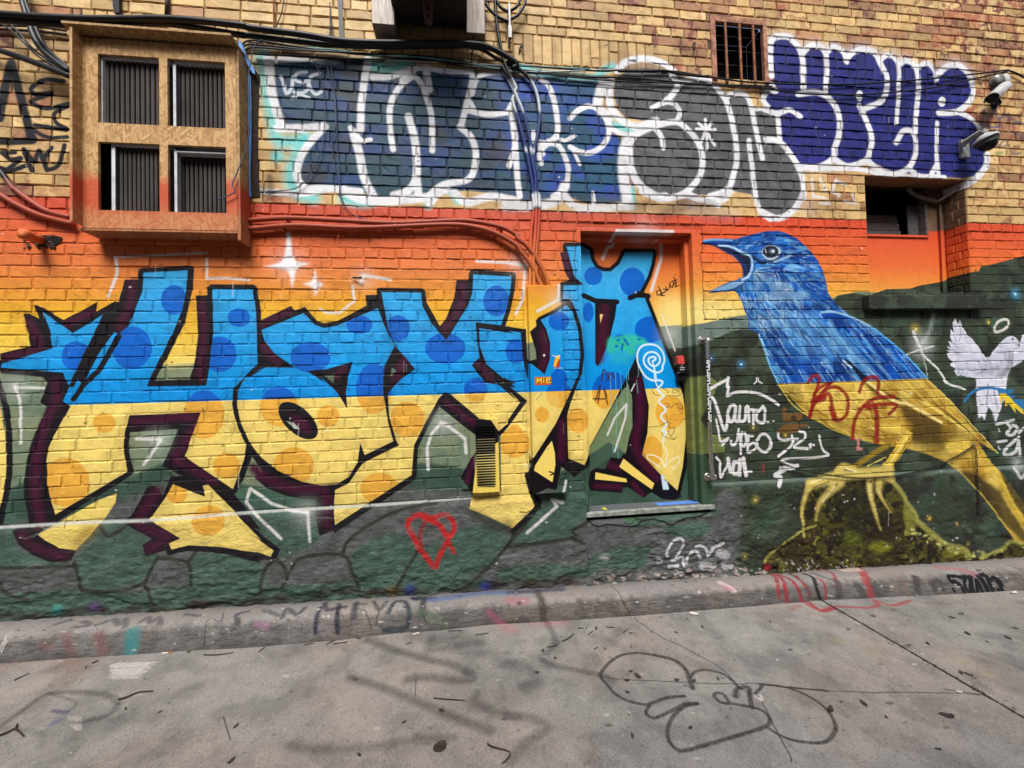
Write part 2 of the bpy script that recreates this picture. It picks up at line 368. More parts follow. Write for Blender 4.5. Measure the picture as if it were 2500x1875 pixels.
def outline(st, w_):
    a = st.split(); f = a[0].split(':'); t0 = f[0] + ':'
    P, sc = pts(st)
    s('P:' + ' '.join('%f,%f' % tuple(q) for q in np.vstack([P, P[:2]])), w_ * .2893, K, soft=.08, sm=0)
DARK = nfill(K, (24, 14, 24), 'n3')
for q in ('10:0,1395 260,1330 190,1055 235,1055 325,1100 285,985 312,985 540,1112 820,955 805,1040 960,955 1000,955 1050,768 1180,768 1200,900 1080,1180 605,1659 440,1340 0,1480',
          '10:0,1505 540,1550 610,1659 20:570,90 530,205 590,250 450,510 395,700 395,850 430,1060 460,1165 1075,800 1125,820 1000,900 700,1080 330,1320 400,1375 520,1440 660,1458 620,1540 450,1558 300,1500 180,1410 120,1295 240,1240 205,1050 200,880 220,720 270,540 390,255 335,215 400,60 355,0 10:370,1659 350,1592 0,1560',
          '20:1085,322 1692,297 1560,675 1375,740 1505,440 1088,470 1080,640 1130,812 1075,805 1040,600 1050,450',
          '10:1050,768 1180,768 1168,690 1400,665 1600,652 1634,660 1625,850 1560,1130 1310,1622 1240,1659 1100,1640 980,1230 1000,955',
          '10:1245,1640 1310,1622 1600,1612 1640,1480 1670,1250 1650,905 1755,900 1740,832 1790,820 2130,822 2155,850 2212,1250 2150,1500 1990,1659 20:1990,0 1730,78 1243,84',
          '20:1505,440 1692,297 1560,675 1960,955 2075,590 2140,640 2060,850 1980,980 1900,960 1740,905 1640,900 1370,750 1440,600',
          '20:1440,840 1370,1000 1300,920 1240,930 1100,1180 1040,1215 1120,1270 1300,1360 1220,1410 1245,1500 1290,1490 1420,1455 1430,1495 1600,1462 1900,1480 2212,1560 21:60,1542 200,1522 232,1450 0,1265 20:2212,1290 1960,970 1760,840',
          '20:1960,0 1990,0 2100,560 2212,640 21:0,560 200,770 420,870 700,890 820,830 690,935 520,1035 400,1030 250,1000 100,940 0,850 20:2212,800 2080,600 1990,440 1950,230',
          '21:520,1030 690,930 690,1240 1350,830 1360,870 720,1290 690,1312 680,1290 560,1335 520,1140',
          '11:0,830 20,830 45,1120 310,990 342,1030 430,1000 480,1060 520,1110 600,1135 700,1120 950,990 940,900 1040,898 1035,840 1440,855 1440,1000 1060,1080 700,1180 420,1070 60,1210 180,1400 345,1512 100,1515 0,1540',
          '11:1400,860 1440,870 1445,980 1560,1172 1620,1100 1690,920 1710,772 1820,775 1825,690 1860,682 2190,705 2212,720 2180,900 2100,1165 1880,1140 1820,900 1640,1290',
          '11:1870,1130 2100,1160 12:0,1165 150,1190 160,1440 200,1480 165,1659 120,1420 100,1220 0,1200 11:1900,1180',
          '12:185,1210 240,1160 235,1110 460,980 500,930 580,1030 650,1300 650,1560 625,1659 22:625,20 520,240 500,290 510,690 645,745 685,660 690,740 560,850 520,810 450,760 410,955 335,940 240,985 200,965 165,900 160,820 215,700 590,30 12:600,1300 500,990 275,1110 355,1440 310,1570 180,1480 170,1460 240,1440 235,1370'):
    p(q, DARK, soft=1.5)
ALL = [(L_STAR, 78), (L_H, 84), (L_FOOT, 60), (L_A, 76), (L_K, 76), (L_ARM, 60), (L_U, 56), (L_N, 66)]
for st, w_ in ALL: outline(st, w_)
p('12:440,540 500,535 560,740 610,800 460,790 520,775 480,700', DARK); p('12:450,790 640,790 640,825 460,825', K)
# maroon inside the block shadows
for q, w_ in (('20:470,40 470,210 400,330 330,600 300,800 300,1000 340,1250', 75), ('20:200,1330 330,1440 560,1510', 70), ('20:1130,380 1640,350 1560,560 1480,680 1600,760 1800,880', 70), ('20:1330,960 1180,1220 1420,1330 1290,1440', 75),
              ('10:1110,800 1090,1000 1010,1180', 70), ('10:240,1120 330,1340 60,1430', 65), ('10:560,1150 760,1050', 60), ('10:1700,960 1720,1200 1690,1600', 60), ('21:0,780 150,880 350,950 600,975 620,1250', 70),
              ('11:60,1150 300,1040', 50), ('11:80,1330 200,1470', 60), ('11:1760,830 1740,1000 1620,1180', 70), ('12:290,1220 320,1400 280,1520', 60), ('22:460,380 450,690', 50), ('20:2130,760 2212,850', 60), ('12:480,560 520,720', 50)):
    s(q, w_, M, soft=.75, a=.9)
for c in CANVS: c.letters[:] = 0
for st, w_ in ALL + [(L_K2, 0)]:
    P, sc = pts(st)
    for c in CANVS:
        mb = c.poly_mask(c.pix(P), 0)
        if mb is None: continue
        c.put(mb, FILL); m, b = mb; sl = c.letters[b[2]:b[3], b[0]:b[1]]; np.maximum(sl, m, out=sl)
p('20:-200,60 0,260 40,480 52,700 40,900 0,1120 -200,1300', FILL); s('20:-30,20 20,160 55,330 75,520 78,740 62,920 25,1110 -10,1260', 50, K, soft=.12)
# lower edge of the last yellow piece is dusted with dark spray
p('21:1780,1090 1990,1180 2190,1285 2212,1330 1960,1260 1780,1130', (52, 52, 40), soft=25, a=.8); p('22:0,1190 60,1290 30,1320 -60,1300', (40, 40, 34), soft=20, a=.7)
s('22:210,1000 250,1085 40,1300', 45, K, soft=.15); s('22:165,830 200,960 250,1085', 50, K, soft=.2, sm=1)
# polka dots
for c in CANVS: c.clip = c.letters
DOT = two((26, 106, 204), (14, 98, 198), (236, 178, 78))
for q, rx, ry in (('10:1465,940', 110, 125), ('10:1110,1345', 170, 182), ('10:640,1415', 125, 125), ('10:2015,1090', 95, 80), ('10:1850,1400', 145, 150), ('20:1720,320', 172, 205), ('20:875,390', 95, 82), ('20:550,890', 205, 205),
                  ('20:1910,750', 115, 110), ('20:1490,990', 90, 80), ('20:1765,1210', 140, 125), ('11:475,1425', 170, 130), ('11:890,1150', 110, 80), ('11:1215,1180', 100, 110), ('11:1615,1350', 170, 130), ('11:2045,950', 110, 130),
                  ('21:1010,100', 150, 215), ('11:2212,1375', 90, 105), ('21:210,250', 160, 170), ('21:625,330', 95, 90), ('21:1295,360', 145, 150), ('21:335,750', 170, 155), ('21:1060,940', 165, 130), ('21:1870,110', 100, 102),
                  ('21:2200,560', 125, 125), ('22:60,530', 75, 130), ('22:430,150', 110, 110), ('22:288,320', 60, 66), ('22:590,370', 90, 105), ('22:810,130', 100, 140), ('22:1370,300', 125, 140), ('22:1215,630', 88, 130),
                  ('12:720,740', 76, 78), ('12:1050,790', 106, 122), ('E:1080,570', 90, 170), ('12:1200,1190', 130, 110), ('12:430,1120', 88, 80), ('12:950,1290', 62, 60), ('12:430,1610', 72, 85), ('12:870,1640', 130, 95)):
    el(q, rx, ry, DOT)
for c in CANVS: c.clip = None
# counters and gaps that lie over the fills
for q in ('11:440,1540 620,1525 835,1460 800,1560 785,1659 21:795,0 775,140 788,275 700,130 560,0 11:600,1640', '11:1840,1490 1915,1420 2010,1560 2110,1659 21:2110,0 2212,95 22:0,80 155,215 0,425 0,368 105,215 0,110 21:2212,195 2010,20 1940,0 11:1990,1659',
          '12:735,960 920,960 905,1080 850,1300 762,1505 738,1480', '22:500,300 510,690 400,690 400,480', '12:1095,1400 1150,1659 22:1135,0 1190,245 1178,470 1130,660 1320,860 1432,965 1470,1010 1400,1040 1300,1030 1140,930 985,690 1040,420 1050,200 1010,40 12:1000,1659',
          '22:820,780 870,678 940,690 980,645 1240,900 1220,960 1150,1022 1010,930 970,935 965,980 700,960 675,900 700,800 735,770', '11:1185,1330 1362,1525 21:1240,20 1130,135 1090,30 11:1100,1500'):
    p(q, DARK, soft=1)
for q, w_ in (('12:820,1000 800,1250 775,1440', 70), ('22:1100,30 1120,300 1080,600 1250,850', 65), ('22:740,920 950,930', 40), ('22:1060,900 1130,990', 40), ('22:860,740 930,770', 50), ('22:455,400 450,680', 55), ('11:690,1590 760,1520', 45), ('11:1260,1460 1200,1600', 70), ('11:2000,1600 1900,1480', 50)):
    s(q, w_, M, soft=.7, a=.9)
p('11:580,1578 680,1563 21:672,55 600,0', (92, 108, 92)); p('11:1165,1510 1200,1540 1150,1590', (104, 120, 104)); p('12:775,1062 804,1062 780,1140', (240, 200, 140))
p('22:985,90 1045,150 1052,420 975,640 930,600 850,550 690,660 690,600 900,220', nfill((122, 140, 98), (112, 130, 96), 'n3'), soft=1)
p('22:690,660 850,550 980,640 950,690 870,678 735,770 690,800', DKG, soft=1)
p('22:975,690 1235,900 1215,950 940,760', (250, 220, 116)); p('22:740,805 1000,860 1005,890 735,865', (250, 220, 116))
p('22:370,540 395,640 400,740 375,890 220,790 230,748 330,590', (250, 222, 120))
s('12:640,905 740,950 920,958', 42, K, soft=.1, sm=0); s('12:1030,925 1110,890 1185,910', 42, K, soft=.1, sm=0); s('10:605,1659 730,1400 885,1080', 40, K, soft=.1, sm=0); s('20:620,188 700,70 10:830,1540 1000,1250', 46, K, soft=.1, sm=0, taper=0)
el('21:372,370', 205, 108, DARK, rot=42); el('21:400,400', 110, 45, M, soft=20, rot=42); p('21:275,375 335,388 392,450 340,440', (176, 186, 168))
# the yellow brush tip under the H
p('20:340,1325 560,1190 830,1040 980,985 970,1060 900,1170 780,1330 655,1456 520,1440 400,1372', (240, 214, 120), soft=3); p('20:700,1280 900,1180 960,1060 800,1330 655,1456 610,1430', (150, 110, 40), soft=35, a=.7)
# white accents and the horizontal over-spray line
s('P:-200,1298 0,1287 200,1276 400,1268 640,1249 900,1234 1149,1214', 7.5, (214, 218, 210), soft=.5, a=.75, sm=1); s('P:1743,1181 2000,1168 2200,1156 2500,1139', 9, (120, 136, 128), soft=.6, a=.7)
for q, w_ in (('20:130,90 370,95', 24), ('20:125,80 165,200 175,560', 24), ('20:1150,525 1360,530 1215,740', 26), ('21:0,970 150,1070 330,1130 460,1140 480,1380', 26), ('20:2110,945 2075,1060 21:0,1140 240,1360', 26), ('20:2110,945 2212,1010', 20),
              ('21:1470,780 1460,600 1500,480 1590,380 1780,520 1790,640', 26), ('12:920,360 1390,365', 28), ('12:915,370 880,490 840,500 800,595', 26), ('12:1290,420 1290,600 1210,865', 26), ('12:430,820 425,940 250,1035', 24), ('12:1300,1065 1410,1370', 12),
              ('10:965,580 985,600 985,720 910,910', 26), ('10:970,580 1400,560 1740,545', 20), ('10:1745,590 1740,760 1900,755 2100,775', 22), ('11:560,1020 610,1050 720,1050 850,950 830,820', 22), ('11:900,800 920,730 1150,770', 26), ('11:1880,615 2212,630 12:0,630 150,650 120,950 65,1060', 24),
              ('22:840,490 900,350 1000,230 990,350 900,630', 16), ('22:160,1310 410,1090 370,1030 460,1060', 26), ('22:490,880 470,970', 22), ('22:1070,60 1040,120', 10)):
    s(q, w_, (232, 230, 226), soft=.45, a=.85, sm=0, taper=2 if 'x' in q else 0)
for q, r in (('20:1330,540', 190), ('21:440,1150', 210), ('21:1590,400', 200), ('20:130,90', 200), ('12:430,950', 180), ('12:1370,1230', 190), ('12:100,640', 200), ('12:1150,365', 240), ('11:920,760', 170), ('Z:1000,1130', 520), ('Z:1440,1480', 240)):
    glow(q, r, (235, 232, 228), .45)
# four-pointed sparkles
p('Z:965,600 1025,600 1040,800 1060,1000 1100,1080 1200,1115 1380,1130 1200,1170 1110,1230 1085,1400 1060,1570 1040,1400 1000,1280 940,1215 740,1190 560,1180 740,1150 880,1100 930,1000 960,800', (250, 248, 248), soft=14)
p('Z:1430,1250 1455,1250 1465,1400 1500,1450 1590,1490 1500,1520 1480,1560 1465,1659 1440,1659 1430,1560 1380,1510 1230,1475 1370,1450 1420,1400', (250, 246, 244), soft=14)
# ------------------------------------------------------------------ the painted blue bird
BIRD_B = 'B:70,265 100,235 200,218 380,215 480,222 560,195 700,160 850,125 1000,120 1100,145 1230,205 1330,295 1420,390 1500,490 1560,620 1600,760 1622,880 1720,1020 1850,1130 2050,1250 13:970,1200 1100,1310 1250,1440 1330,1520 1400,1605 900,1625 140,1650 80,1540 30,1400 0,1250 B:840,1580 820,1520 770,1390 700,1345 640,1330 630,1180 590,1080 560,1000 510,900 480,860 420,855 300,862 150,876 240,820 400,750 500,720 580,680 575,600 545,520 450,430 380,390 230,310'
BIRD_Y = '13:140,1650 900,1625 1400,1605 23:1500,110 1600,220 1750,400 1900,560 1985,640 1850,560 1760,480 1820,540 1900,680 1970,760 2212,1110 2700,1700 2212,1460 2100,1380 1870,1040 1640,780 1560,720 1400,650 1210,600 1000,570 780,520 620,440 480,380 380,320 300,230 200,130 130,60'
def masked(st):
    P, sc = pts(st)
    for c in CANVS:
        c.clip = None
        mb = c.poly_mask(c.pix(P), 0.6)
        if mb is None: c.clip = np.zeros((c.h, c.w), np.float32); continue
        c.clip = np.zeros((c.h, c.w), np.float32); b = mb[1]; c.clip[b[2]:b[3], b[0]:b[1]] = mb[0]
def unmask():
    for c in CANVS: c.clip = None
bz = random.Random(21); NB = [wall]; SAVE = CANVS
CANVS = NB
BB = nfill((12, 66, 148), (30, 104, 190), 'n1', .42, .6)
p(BIRD_B, BB, soft=3)
masked(BIRD_B)
def feathers(n_, box, ang, L, wd, cols, a=(.35, .75), jitter=.25):
    x0, y0, x1, y1 = box
    for i in range(n_):
        x, y = bz.uniform(x0, x1), bz.uniform(y0, y1); t = (ang(x, y) if callable(ang) else ang) + bz.uniform(-jitter, jitter); l = bz.uniform(*L)
        s('P:%f,%f %f,%f' % (x, y, x + math.cos(t) * l, y + math.sin(t) * l), bz.uniform(*wd), bz.choice(cols), soft=.6, a=bz.uniform(*a), sm=0, taper=1)
LT = [(104, 172, 226), (64, 138, 208), (132, 192, 234)]; DK = [(12, 52, 130), (8, 32, 92), (16, 72, 166)]
feathers(220, (1790, 560, 2030, 760), lambda x, y: math.atan2(y - 640, x - 1790) * .8 + .3, (14, 40), (4, 10), LT + DK)
feathers(130, (1830, 690, 2100, 830), .75, (20, 60), (6, 14), LT + DK)
feathers(200, (1850, 790, 2200, 935), 1.0, (25, 70), (8, 18), LT + DK + DK)
p('B:630,1190 760,1160 1100,1110 1500,1110 1530,1190 1600,1330 1100,1320 640,1330', (130, 190, 232), soft=45, a=.34)
p('B:1190,1330 1630,1330 1750,1480 1900,1640 1300,1659 1260,1500', (120, 184, 230), soft=60, a=.30)
p('B:900,760 1160,760 1200,870 1380,880 1370,930 1320,960 1310,1030 1240,1040 1180,990 1000,1000 720,960 920,860', (150, 194, 226), soft=14, a=.55, sm=1)
p('B:960,1000 1180,1000 1260,1050 1560,1000 1560,1090 1180,1100 1080,1050', (14, 48, 120), soft=22, a=.7); p('B:1180,770 1480,700 1600,820 1600,980 1350,1040 1400,880 1220,830', (20, 84, 178), soft=25, a=.7)
p('B:800,1330 900,1350 1100,1340 1000,1600 880,1659', (14, 50, 130), soft=30, a=.6); p('13:150,1450 420,1420 560,1480 500,1600 160,1650', (14, 66, 160), soft=45, a=.6)
p('B:880,530 1100,600 1280,640 1050,625 900,590', (12, 40, 104), soft=12, a=.8); el('B:1160,560', 60, 26, (140, 200, 236), soft=12, a=.8)
p('B:560,330 800,350 800,420 700,440 640,390', (34, 100, 188), soft=14)
p('B:660,650 760,520 860,540 900,600 800,760 680,860 560,900 520,880 620,760', (90, 160, 216), soft=26, a=.4)
for i in range(16):
    t = -.2 + i * .11; s('B:%f,%f %f,%f' % (700 + 40 * math.cos(t), 600 + 40 * math.sin(t), 720 + 250 * math.cos(t), 610 + 300 * math.sin(t)), 16, bz.choice([(170, 212, 240), (14, 50, 120), (200, 226, 244)]), soft=.5, a=.6, taper=1)
for i in range(14): s('B:%f,%f %f,%f' % (540 + i * 22, 880 + i * 26, 500 + i * 20 + 30, 960 + i * 30), 18, bz.choice([(180, 214, 238), (10, 44, 110)]), soft=.5, a=.7, taper=1)
FN = [(170, 214, 244), (126, 190, 234), (8, 30, 84), (14, 54, 130), (200, 228, 246)]
feathers(420, (1790, 560, 2030, 740), lambda x, y: math.atan2(y - 640, x - 1790) * .8 + .3, (6, 18), (1.4, 3.2), FN, (.25, .55), .3)
feathers(300, (1810, 660, 1960, 800), 1.15, (10, 26), (1.6, 3.6), FN, (.25, .55), .35)
feathers(300, (1850, 740, 2180, 935), .95, (16, 44), (1.6, 4.0), FN, (.35, .8), .15)
for (x0, x1, z0, z1) in BRICKS:           # each brick took the brush a little differently
    if 1.7 < x0 < 3.6 and z1 < ZR and z0 > 0:
        f_ = bz.uniform(.74, 1.22); i0, i1 = int((x0 - wall.u0) * PPM), int((x1 - wall.u0) * PPM); j0, j1 = int((z0 - wall.v0) * PPM), int((z1 - wall.v0) * PPM)
        wall.im[j0:j1, i0:i1] *= 1 + (f_ - 1) * wall.clip[j0:j1, i0:i1, None]
# wing
unmask()
WING = '13:500,1060 530,1042 620,1045 800,1100 968,1200 1100,1310 1250,1440 1330,1520 1400,1605 1010,1618 900,1550 870,1500 760,1350 620,1180 540,1120'
masked(WING)
p(WING, nfill((10, 66, 156), (16, 88, 186)), soft=4)
feathers(120, (2020, 770, 2260, 930), .86, (40, 110), (1.6, 3.6), [(4, 26, 78), (150, 206, 242), (6, 34, 96)], (.5, .9), .05)
feathers(140, (2020, 770, 2260, 930), .86, (30, 80), (4, 9), [(80, 160, 226), (10, 50, 124), (12, 62, 146), (140, 196, 236)], (.35, .7), .08)
p('13:520,1060 700,1080 760,1160 620,1180', (8, 40, 104), soft=25, a=.7)
unmask()
s('13:505,1045 620,1045 780,1095 900,1155 970,1200', 16, (170, 214, 240), soft=.5, a=.8); s('13:940,1180 1120,1320 1260,1450 1400,1605', 14, (96, 176, 232), soft=.5)
s('B:770,1390 830,1560 880,1659', 20, (150, 206, 240), soft=.5); s('13:0,1270 60,1470 140,1650', 12, (130, 196, 238), soft=.5)
s('13:570,1130 640,1240 820,1450 900,1540', 40, (130, 192, 234), soft=.8, a=.6)
p('C:980,65 1080,110 1250,270 1310,300 1240,352 1140,230 1060,140', (8, 18, 40), soft=5); s('C:1000,100 1100,190', 22, (190, 220, 240), soft=.4)
# head details
p('B:225,305 300,300 400,320 520,390 600,410 650,410 672,480 665,590 640,650 582,682 575,600 548,520 460,430 380,385', (16, 24, 58), soft=5); p('B:290,330 480,420 600,520 640,600 600,640 580,560 480,440', (30, 56, 120), soft=14, a=.8)
s('B:280,295 420,312 560,385 660,425 692,500 680,600 640,680 560,720', 26, (176, 212, 238), soft=.4); s('B:90,240 220,228 440,235', 20, (110, 176, 226), soft=.5); s('B:80,268 220,300 290,335', 12, (10, 18, 50), soft=.4)
p('B:160,870 260,820 400,765 500,735 600,740 520,800 400,840 300,858', (130, 172, 210), soft=6); s('B:160,876 300,866 440,850 540,790 600,760', 12, (20, 50, 100), soft=.5)
el('B:925,385', 118, 92, (198, 220, 236), soft=6); el('B:915,375', 100, 78, (20, 40, 84), soft=5); el('B:918,370', 82, 66, (22, 22, 26), soft=4); el('B:935,368', 40, 34, (90, 110, 140), soft=8); el('B:945,368', 18, 16, (236, 240, 244), soft=3); s('B:850,345 862,390', 10, (220, 228, 236), soft=.3)
s('B:1000,420 1060,400 960,480 860,500', 18, (10, 30, 70), soft=.5); s('B:1140,430 1040,470 960,500', 24, (170, 206, 234), soft=.6, a=.8); s('B:700,440 780,500 840,510', 40, (8, 24, 64), soft=.8)
# yellow half
YB = nfill((216, 182, 84), (238, 206, 108), 'n1', .42, .6, (190, 150, 62))
p(BIRD_Y, YB, soft=3)
masked(BIRD_Y)
p('C:200,400 450,400 470,520 560,740 700,830 600,800 400,650 250,470', (120, 90, 26), soft=40, a=.75)
p('C:1260,380 1300,370 1480,470 1700,560 1760,640 1690,670 1560,600 1430,540 1370,500', (66, 52, 20), soft=8, a=.85)
p('C:1690,670 1760,640 1920,700 2070,800 2212,850 2212,1130 1860,1120 1800,1000 1860,900 1770,860', (74, 56, 20), soft=26, a=.9)
p('23:1250,420 1500,380 1760,470 1830,540 1790,560 1500,700 1300,600', (86, 66, 24), soft=60, a=.75)
p('C:1300,900 1750,980 1680,1100 1450,1120 1240,1080', (150, 116, 44), soft=30, a=.7); p('23:1560,720 1700,830 1900,1000 2000,1100 1990,1060 1900,900 1830,800', (120, 92, 34), soft=30, a=.7)
p('23:1650,790 1760,800 1990,960 2080,1130 2212,1340 2212,1440 1990,1210 1850,1010', (44, 34, 12), soft=12, a=.85)
p('23:1970,790 2030,780 2212,1060 2212,1330 2050,960', (36, 28, 12), soft=8, a=.85)
p('23:1700,850 1830,900 1990,1090 2010,1190 1900,1130 1780,970', (60, 46, 16), soft=22, a=.7); p('C:720,870 1150,1030 1500,1105 1480,1000 1100,930 900,850', (150, 116, 44), soft=30, a=.6)
s('23:1960,760 2060,1000 2212,1260', 34, (226, 192, 80), soft=.5); s('23:1640,790 1870,1040 2100,1390', 18, (200, 178, 80), soft=.4); s('23:2000,900 2100,1120 2212,1340', 20, (206, 176, 70), soft=.5)
for i in range(26):
    t = i / 26.; x0, y0 = 1450 + t * 560, 340 - t * 20; x1, y1 = 1850 + t * 430, 640 + t * 40
    s('C:%f,%f %f,%f' % (x0, y0, x1, y1), bz.uniform(12, 32), bz.choice([(70, 52, 16), (96, 72, 20), (250, 226, 120), (120, 90, 28), (240, 210, 100)]), soft=.4, a=.85, sm=0, taper=2)
for i in range(8):
    t = i / 8.; s('23:%f,%f %f,%f' % (1330 + t * 270, 200 + t * 90, 1750 + t * 60, 470 + t * 30), 8, bz.choice([(96, 72, 20), (250, 226, 120)]), soft=.4, a=.7, sm=0)
s('C:1310,372 1400,440 1560,560 1700,620 1780,625 1900,690 2100,800 2212,860', 36, (246, 222, 140), soft=.5)
feathers(260, (1890, 945, 2200, 1080), .55, (10, 34), (1.2, 3), [(255, 236, 150), (120, 88, 30), (90, 66, 22), (240, 206, 104)], (.35, .8), .3)
feathers(120, (1890, 945, 2130, 1070), .5, (14, 40), (3, 8), [(250, 226, 130), (150, 116, 44), (224, 190, 90), (110, 84, 30)], (.2, .5))
p('C:1500,870 1740,880 1760,960 1730,1020 1560,980 1420,920', (246, 216, 104), soft=24, a=.8)
unmask()
s('C:215,410 380,640 600,800 720,850', 14, (220, 200, 90), soft=.5); s('C:720,860 900,960 1150,1040 1420,1110 1640,1140', 12, (200, 176, 70), soft=.5); s('13:1390,1610 23:1600,215 1990,645', 9, (238, 212, 120), soft=.5)
# legs, feet, stump
STUMP = '23:380,900 560,850 1080,870 1170,960 1200,1050 1285,1170 1290,1210 1400,1310 1530,1410 1650,1430 1720,1500 1900,1510 2000,1440 2090,1375 2212,1450 2900,1400 2900,1560 1200,1590 300,1650 -40,1620 0,1540 100,1440 325,1285 315,1100 340,980'
p(STUMP, nfill((34, 28, 16), (84, 80, 32), 'n3', .44, .62, (56, 46, 22)), soft=5)
masked(STUMP)
feathers(260, (1950, 1180, 2240, 1380), 0.3, (4, 12), (3, 8), [(150, 146, 52), (120, 120, 44), (38, 32, 16), (84, 78, 28), (28, 24, 14)], (.3, .7), 3)
p('23:500,900 900,880 1000,1150 1150,1250 900,1400 700,1300 560,1100', (32, 26, 16), soft=60, a=.7)
unmask()
for q, w_ in (('23:0,1550 110,1440 330,1290 440,1250', 22), ('23:350,1000 320,1150 340,1330', 20), ('23:1090,880 1180,990 1210,1060 1280,1180 1200,1310', 34), ('23:1290,1210 1400,1310 1530,1410 1660,1440 1720,1500', 40), ('23:2000,1450 2090,1378 2212,1450', 30), ('23:1800,1515 2000,1450', 24)):
    s(q, w_, (176, 172, 92), soft=.6, a=.85)
p('23:1190,1040 1280,1180 1260,1290 1200,1310 1170,1150', (134, 132, 60), soft=10); el('23:1590,1470', 90, 50, (130, 126, 52), soft=16); el('23:970,1430', 90, 45, (128, 126, 40), soft=16); el('23:740,1370', 80, 60, (92, 96, 34), soft=22)
for i in range(46):
    t = bz.random(); el('23:%f,%f' % (1230 + t * 700 + bz.uniform(-30, 30), 1270 + min(t * 1.6, 1) * 200 + bz.uniform(-10, 60)), bz.uniform(6, 20), bz.uniform(5, 13), bz.choice([(196, 196, 120), (160, 158, 84), (214, 212, 140)]), soft=3, a=.85)
s('C:1560,1140 1400,1230 1180,1380 1080,1430', 60, (150, 124, 44), soft=.4); s('C:1600,1170 1440,1290 1260,1420', 18, (70, 56, 20), soft=.5); s('C:1520,1290 1300,1400', 12, (230, 210, 110), soft=.4)
p('C:1780,950 1860,1000 1830,1080 1600,1430 1590,1540 1450,1480 1460,1420 1700,1080 1750,1010', (228, 192, 84), soft=4); s('C:1780,1050 1620,1290 1520,1450', 26, (250, 228, 130), soft=.5); s('C:1845,1020 1700,1250 1600,1430', 12, (120, 92, 30), soft=.5)
TOE = (218, 196, 110)
for q, w_ in (('23:1080,790 900,810 700,830 560,860', 80), ('23:640,800 690,760 780,790', 60), ('23:560,860 400,900', 75), ('23:390,910 345,1010 325,1160 345,1340', 60), ('23:640,880 560,960 470,1070 440,1200', 92), ('23:900,880 905,1000 945,1180 985,1285', 66), ('23:975,890 980,990 1065,1135', 62), ('23:1010,830 1080,850', 70)):
    s(q, w_, TOE, soft=.4, taper=1 if q.endswith(('1340', '1200', '1285', '1135')) else 0)
for q in ('23:560,880 420,930', '23:620,900 520,1020', '23:930,900 930,1050', '23:620,830 800,850 1060,840', '23:700,780 760,800'): s(q, 14, (92, 76, 30), soft=.6, a=.7)
for q in ('23:400,890 540,850', '23:600,920 500,1050', '23:890,900 900,1010', '23:700,770 800,800'): s(q, 12, (250, 240, 180), soft=.5, a=.8)
el('23:1660,590', 105, 62, (240, 208, 98), soft=18)
# flakes of bare render low on the wall
for i in range(150):
    x, y = bz.uniform(1780, 2330), bz.uniform(1180, 1400)
    if bz.random() < .6: y = 1392 - (x - 1860) * .04 + bz.gauss(0, 8); x = bz.uniform(1900, 2080)
    L = bz.uniform(1.2, 4.5); p('P:' + ' '.join('%f,%f' % (x + L * bz.uniform(.3, 1) * math.cos(t), y + L * bz.uniform(.3, 1.2) * math.sin(t)) for t in (0, 1, 2, 3, 4, 5)), bz.choice([(196, 190, 190), (176, 166, 164), (150, 140, 136)]), a=.85)
for i in range(120):
    x = bz.uniform(1430, 1860); y = 1415 - (x - 1430) * .05 + bz.gauss(0, 9); L = bz.uniform(2, 9)
    p('P:' + ' '.join('%f,%f' % (x + L * 1.6 * bz.uniform(.3, 1) * math.cos(t), y + L * bz.uniform(.3, 1) * math.sin(t)) for t in (0, 1, 2, 3, 4, 5)), bz.choice([(168, 152, 146), (150, 136, 130), (186, 176, 170), (96, 84, 80)]), a=.85)
for i in range(160):          # dark grime along the foot of the wall
    x = bz.uniform(-100, 1460); y = 1508 - x * .0625 + bz.gauss(0, 6) - 5; L = bz.uniform(5, 18)
    el('P:%f,%f' % (x, y), L * 1.6, L * .6, bz.choice([(48, 40, 36), (62, 48, 40), (40, 46, 40)]), soft=4, a=.5)
for q, cl in (('30:510,360', (64, 158, 150)), ('30:810,340', (112, 76, 140)), ('31:1320,190', (44, 64, 140)), ('31:1950,165', (40, 60, 140)), ('31:1170,210', (128, 104, 60))): glow(q, 90, cl, .9)
# little stars of light
for q, r, cl in (('A:2125,1303', 95, (80, 176, 220)), ('D:1475,235', 110, (190, 160, 40)), ('13:1300,1190', 75, (220, 190, 60)), ('12:1970,1485', 60, (60, 150, 210)), ('12:1720,1430', 50, (40, 110, 170)), ('23:1388,1190', 40, (220, 190, 60)), ('23:200,495', 40, (220, 190, 60)), ('23:1625,1235', 30, (190, 160, 60)), ('23:1700,1400', 30, (190, 160, 60)), ('22:2070,1035', 60, (190, 170, 60)), ('22:1975,1505', 50, (150, 140, 60)), ('22:2070,430', 60, (130, 110, 40))):
    glow(q, r, cl, .9); el(q, r * .12, r * .12, (250, 246, 214), soft=2)
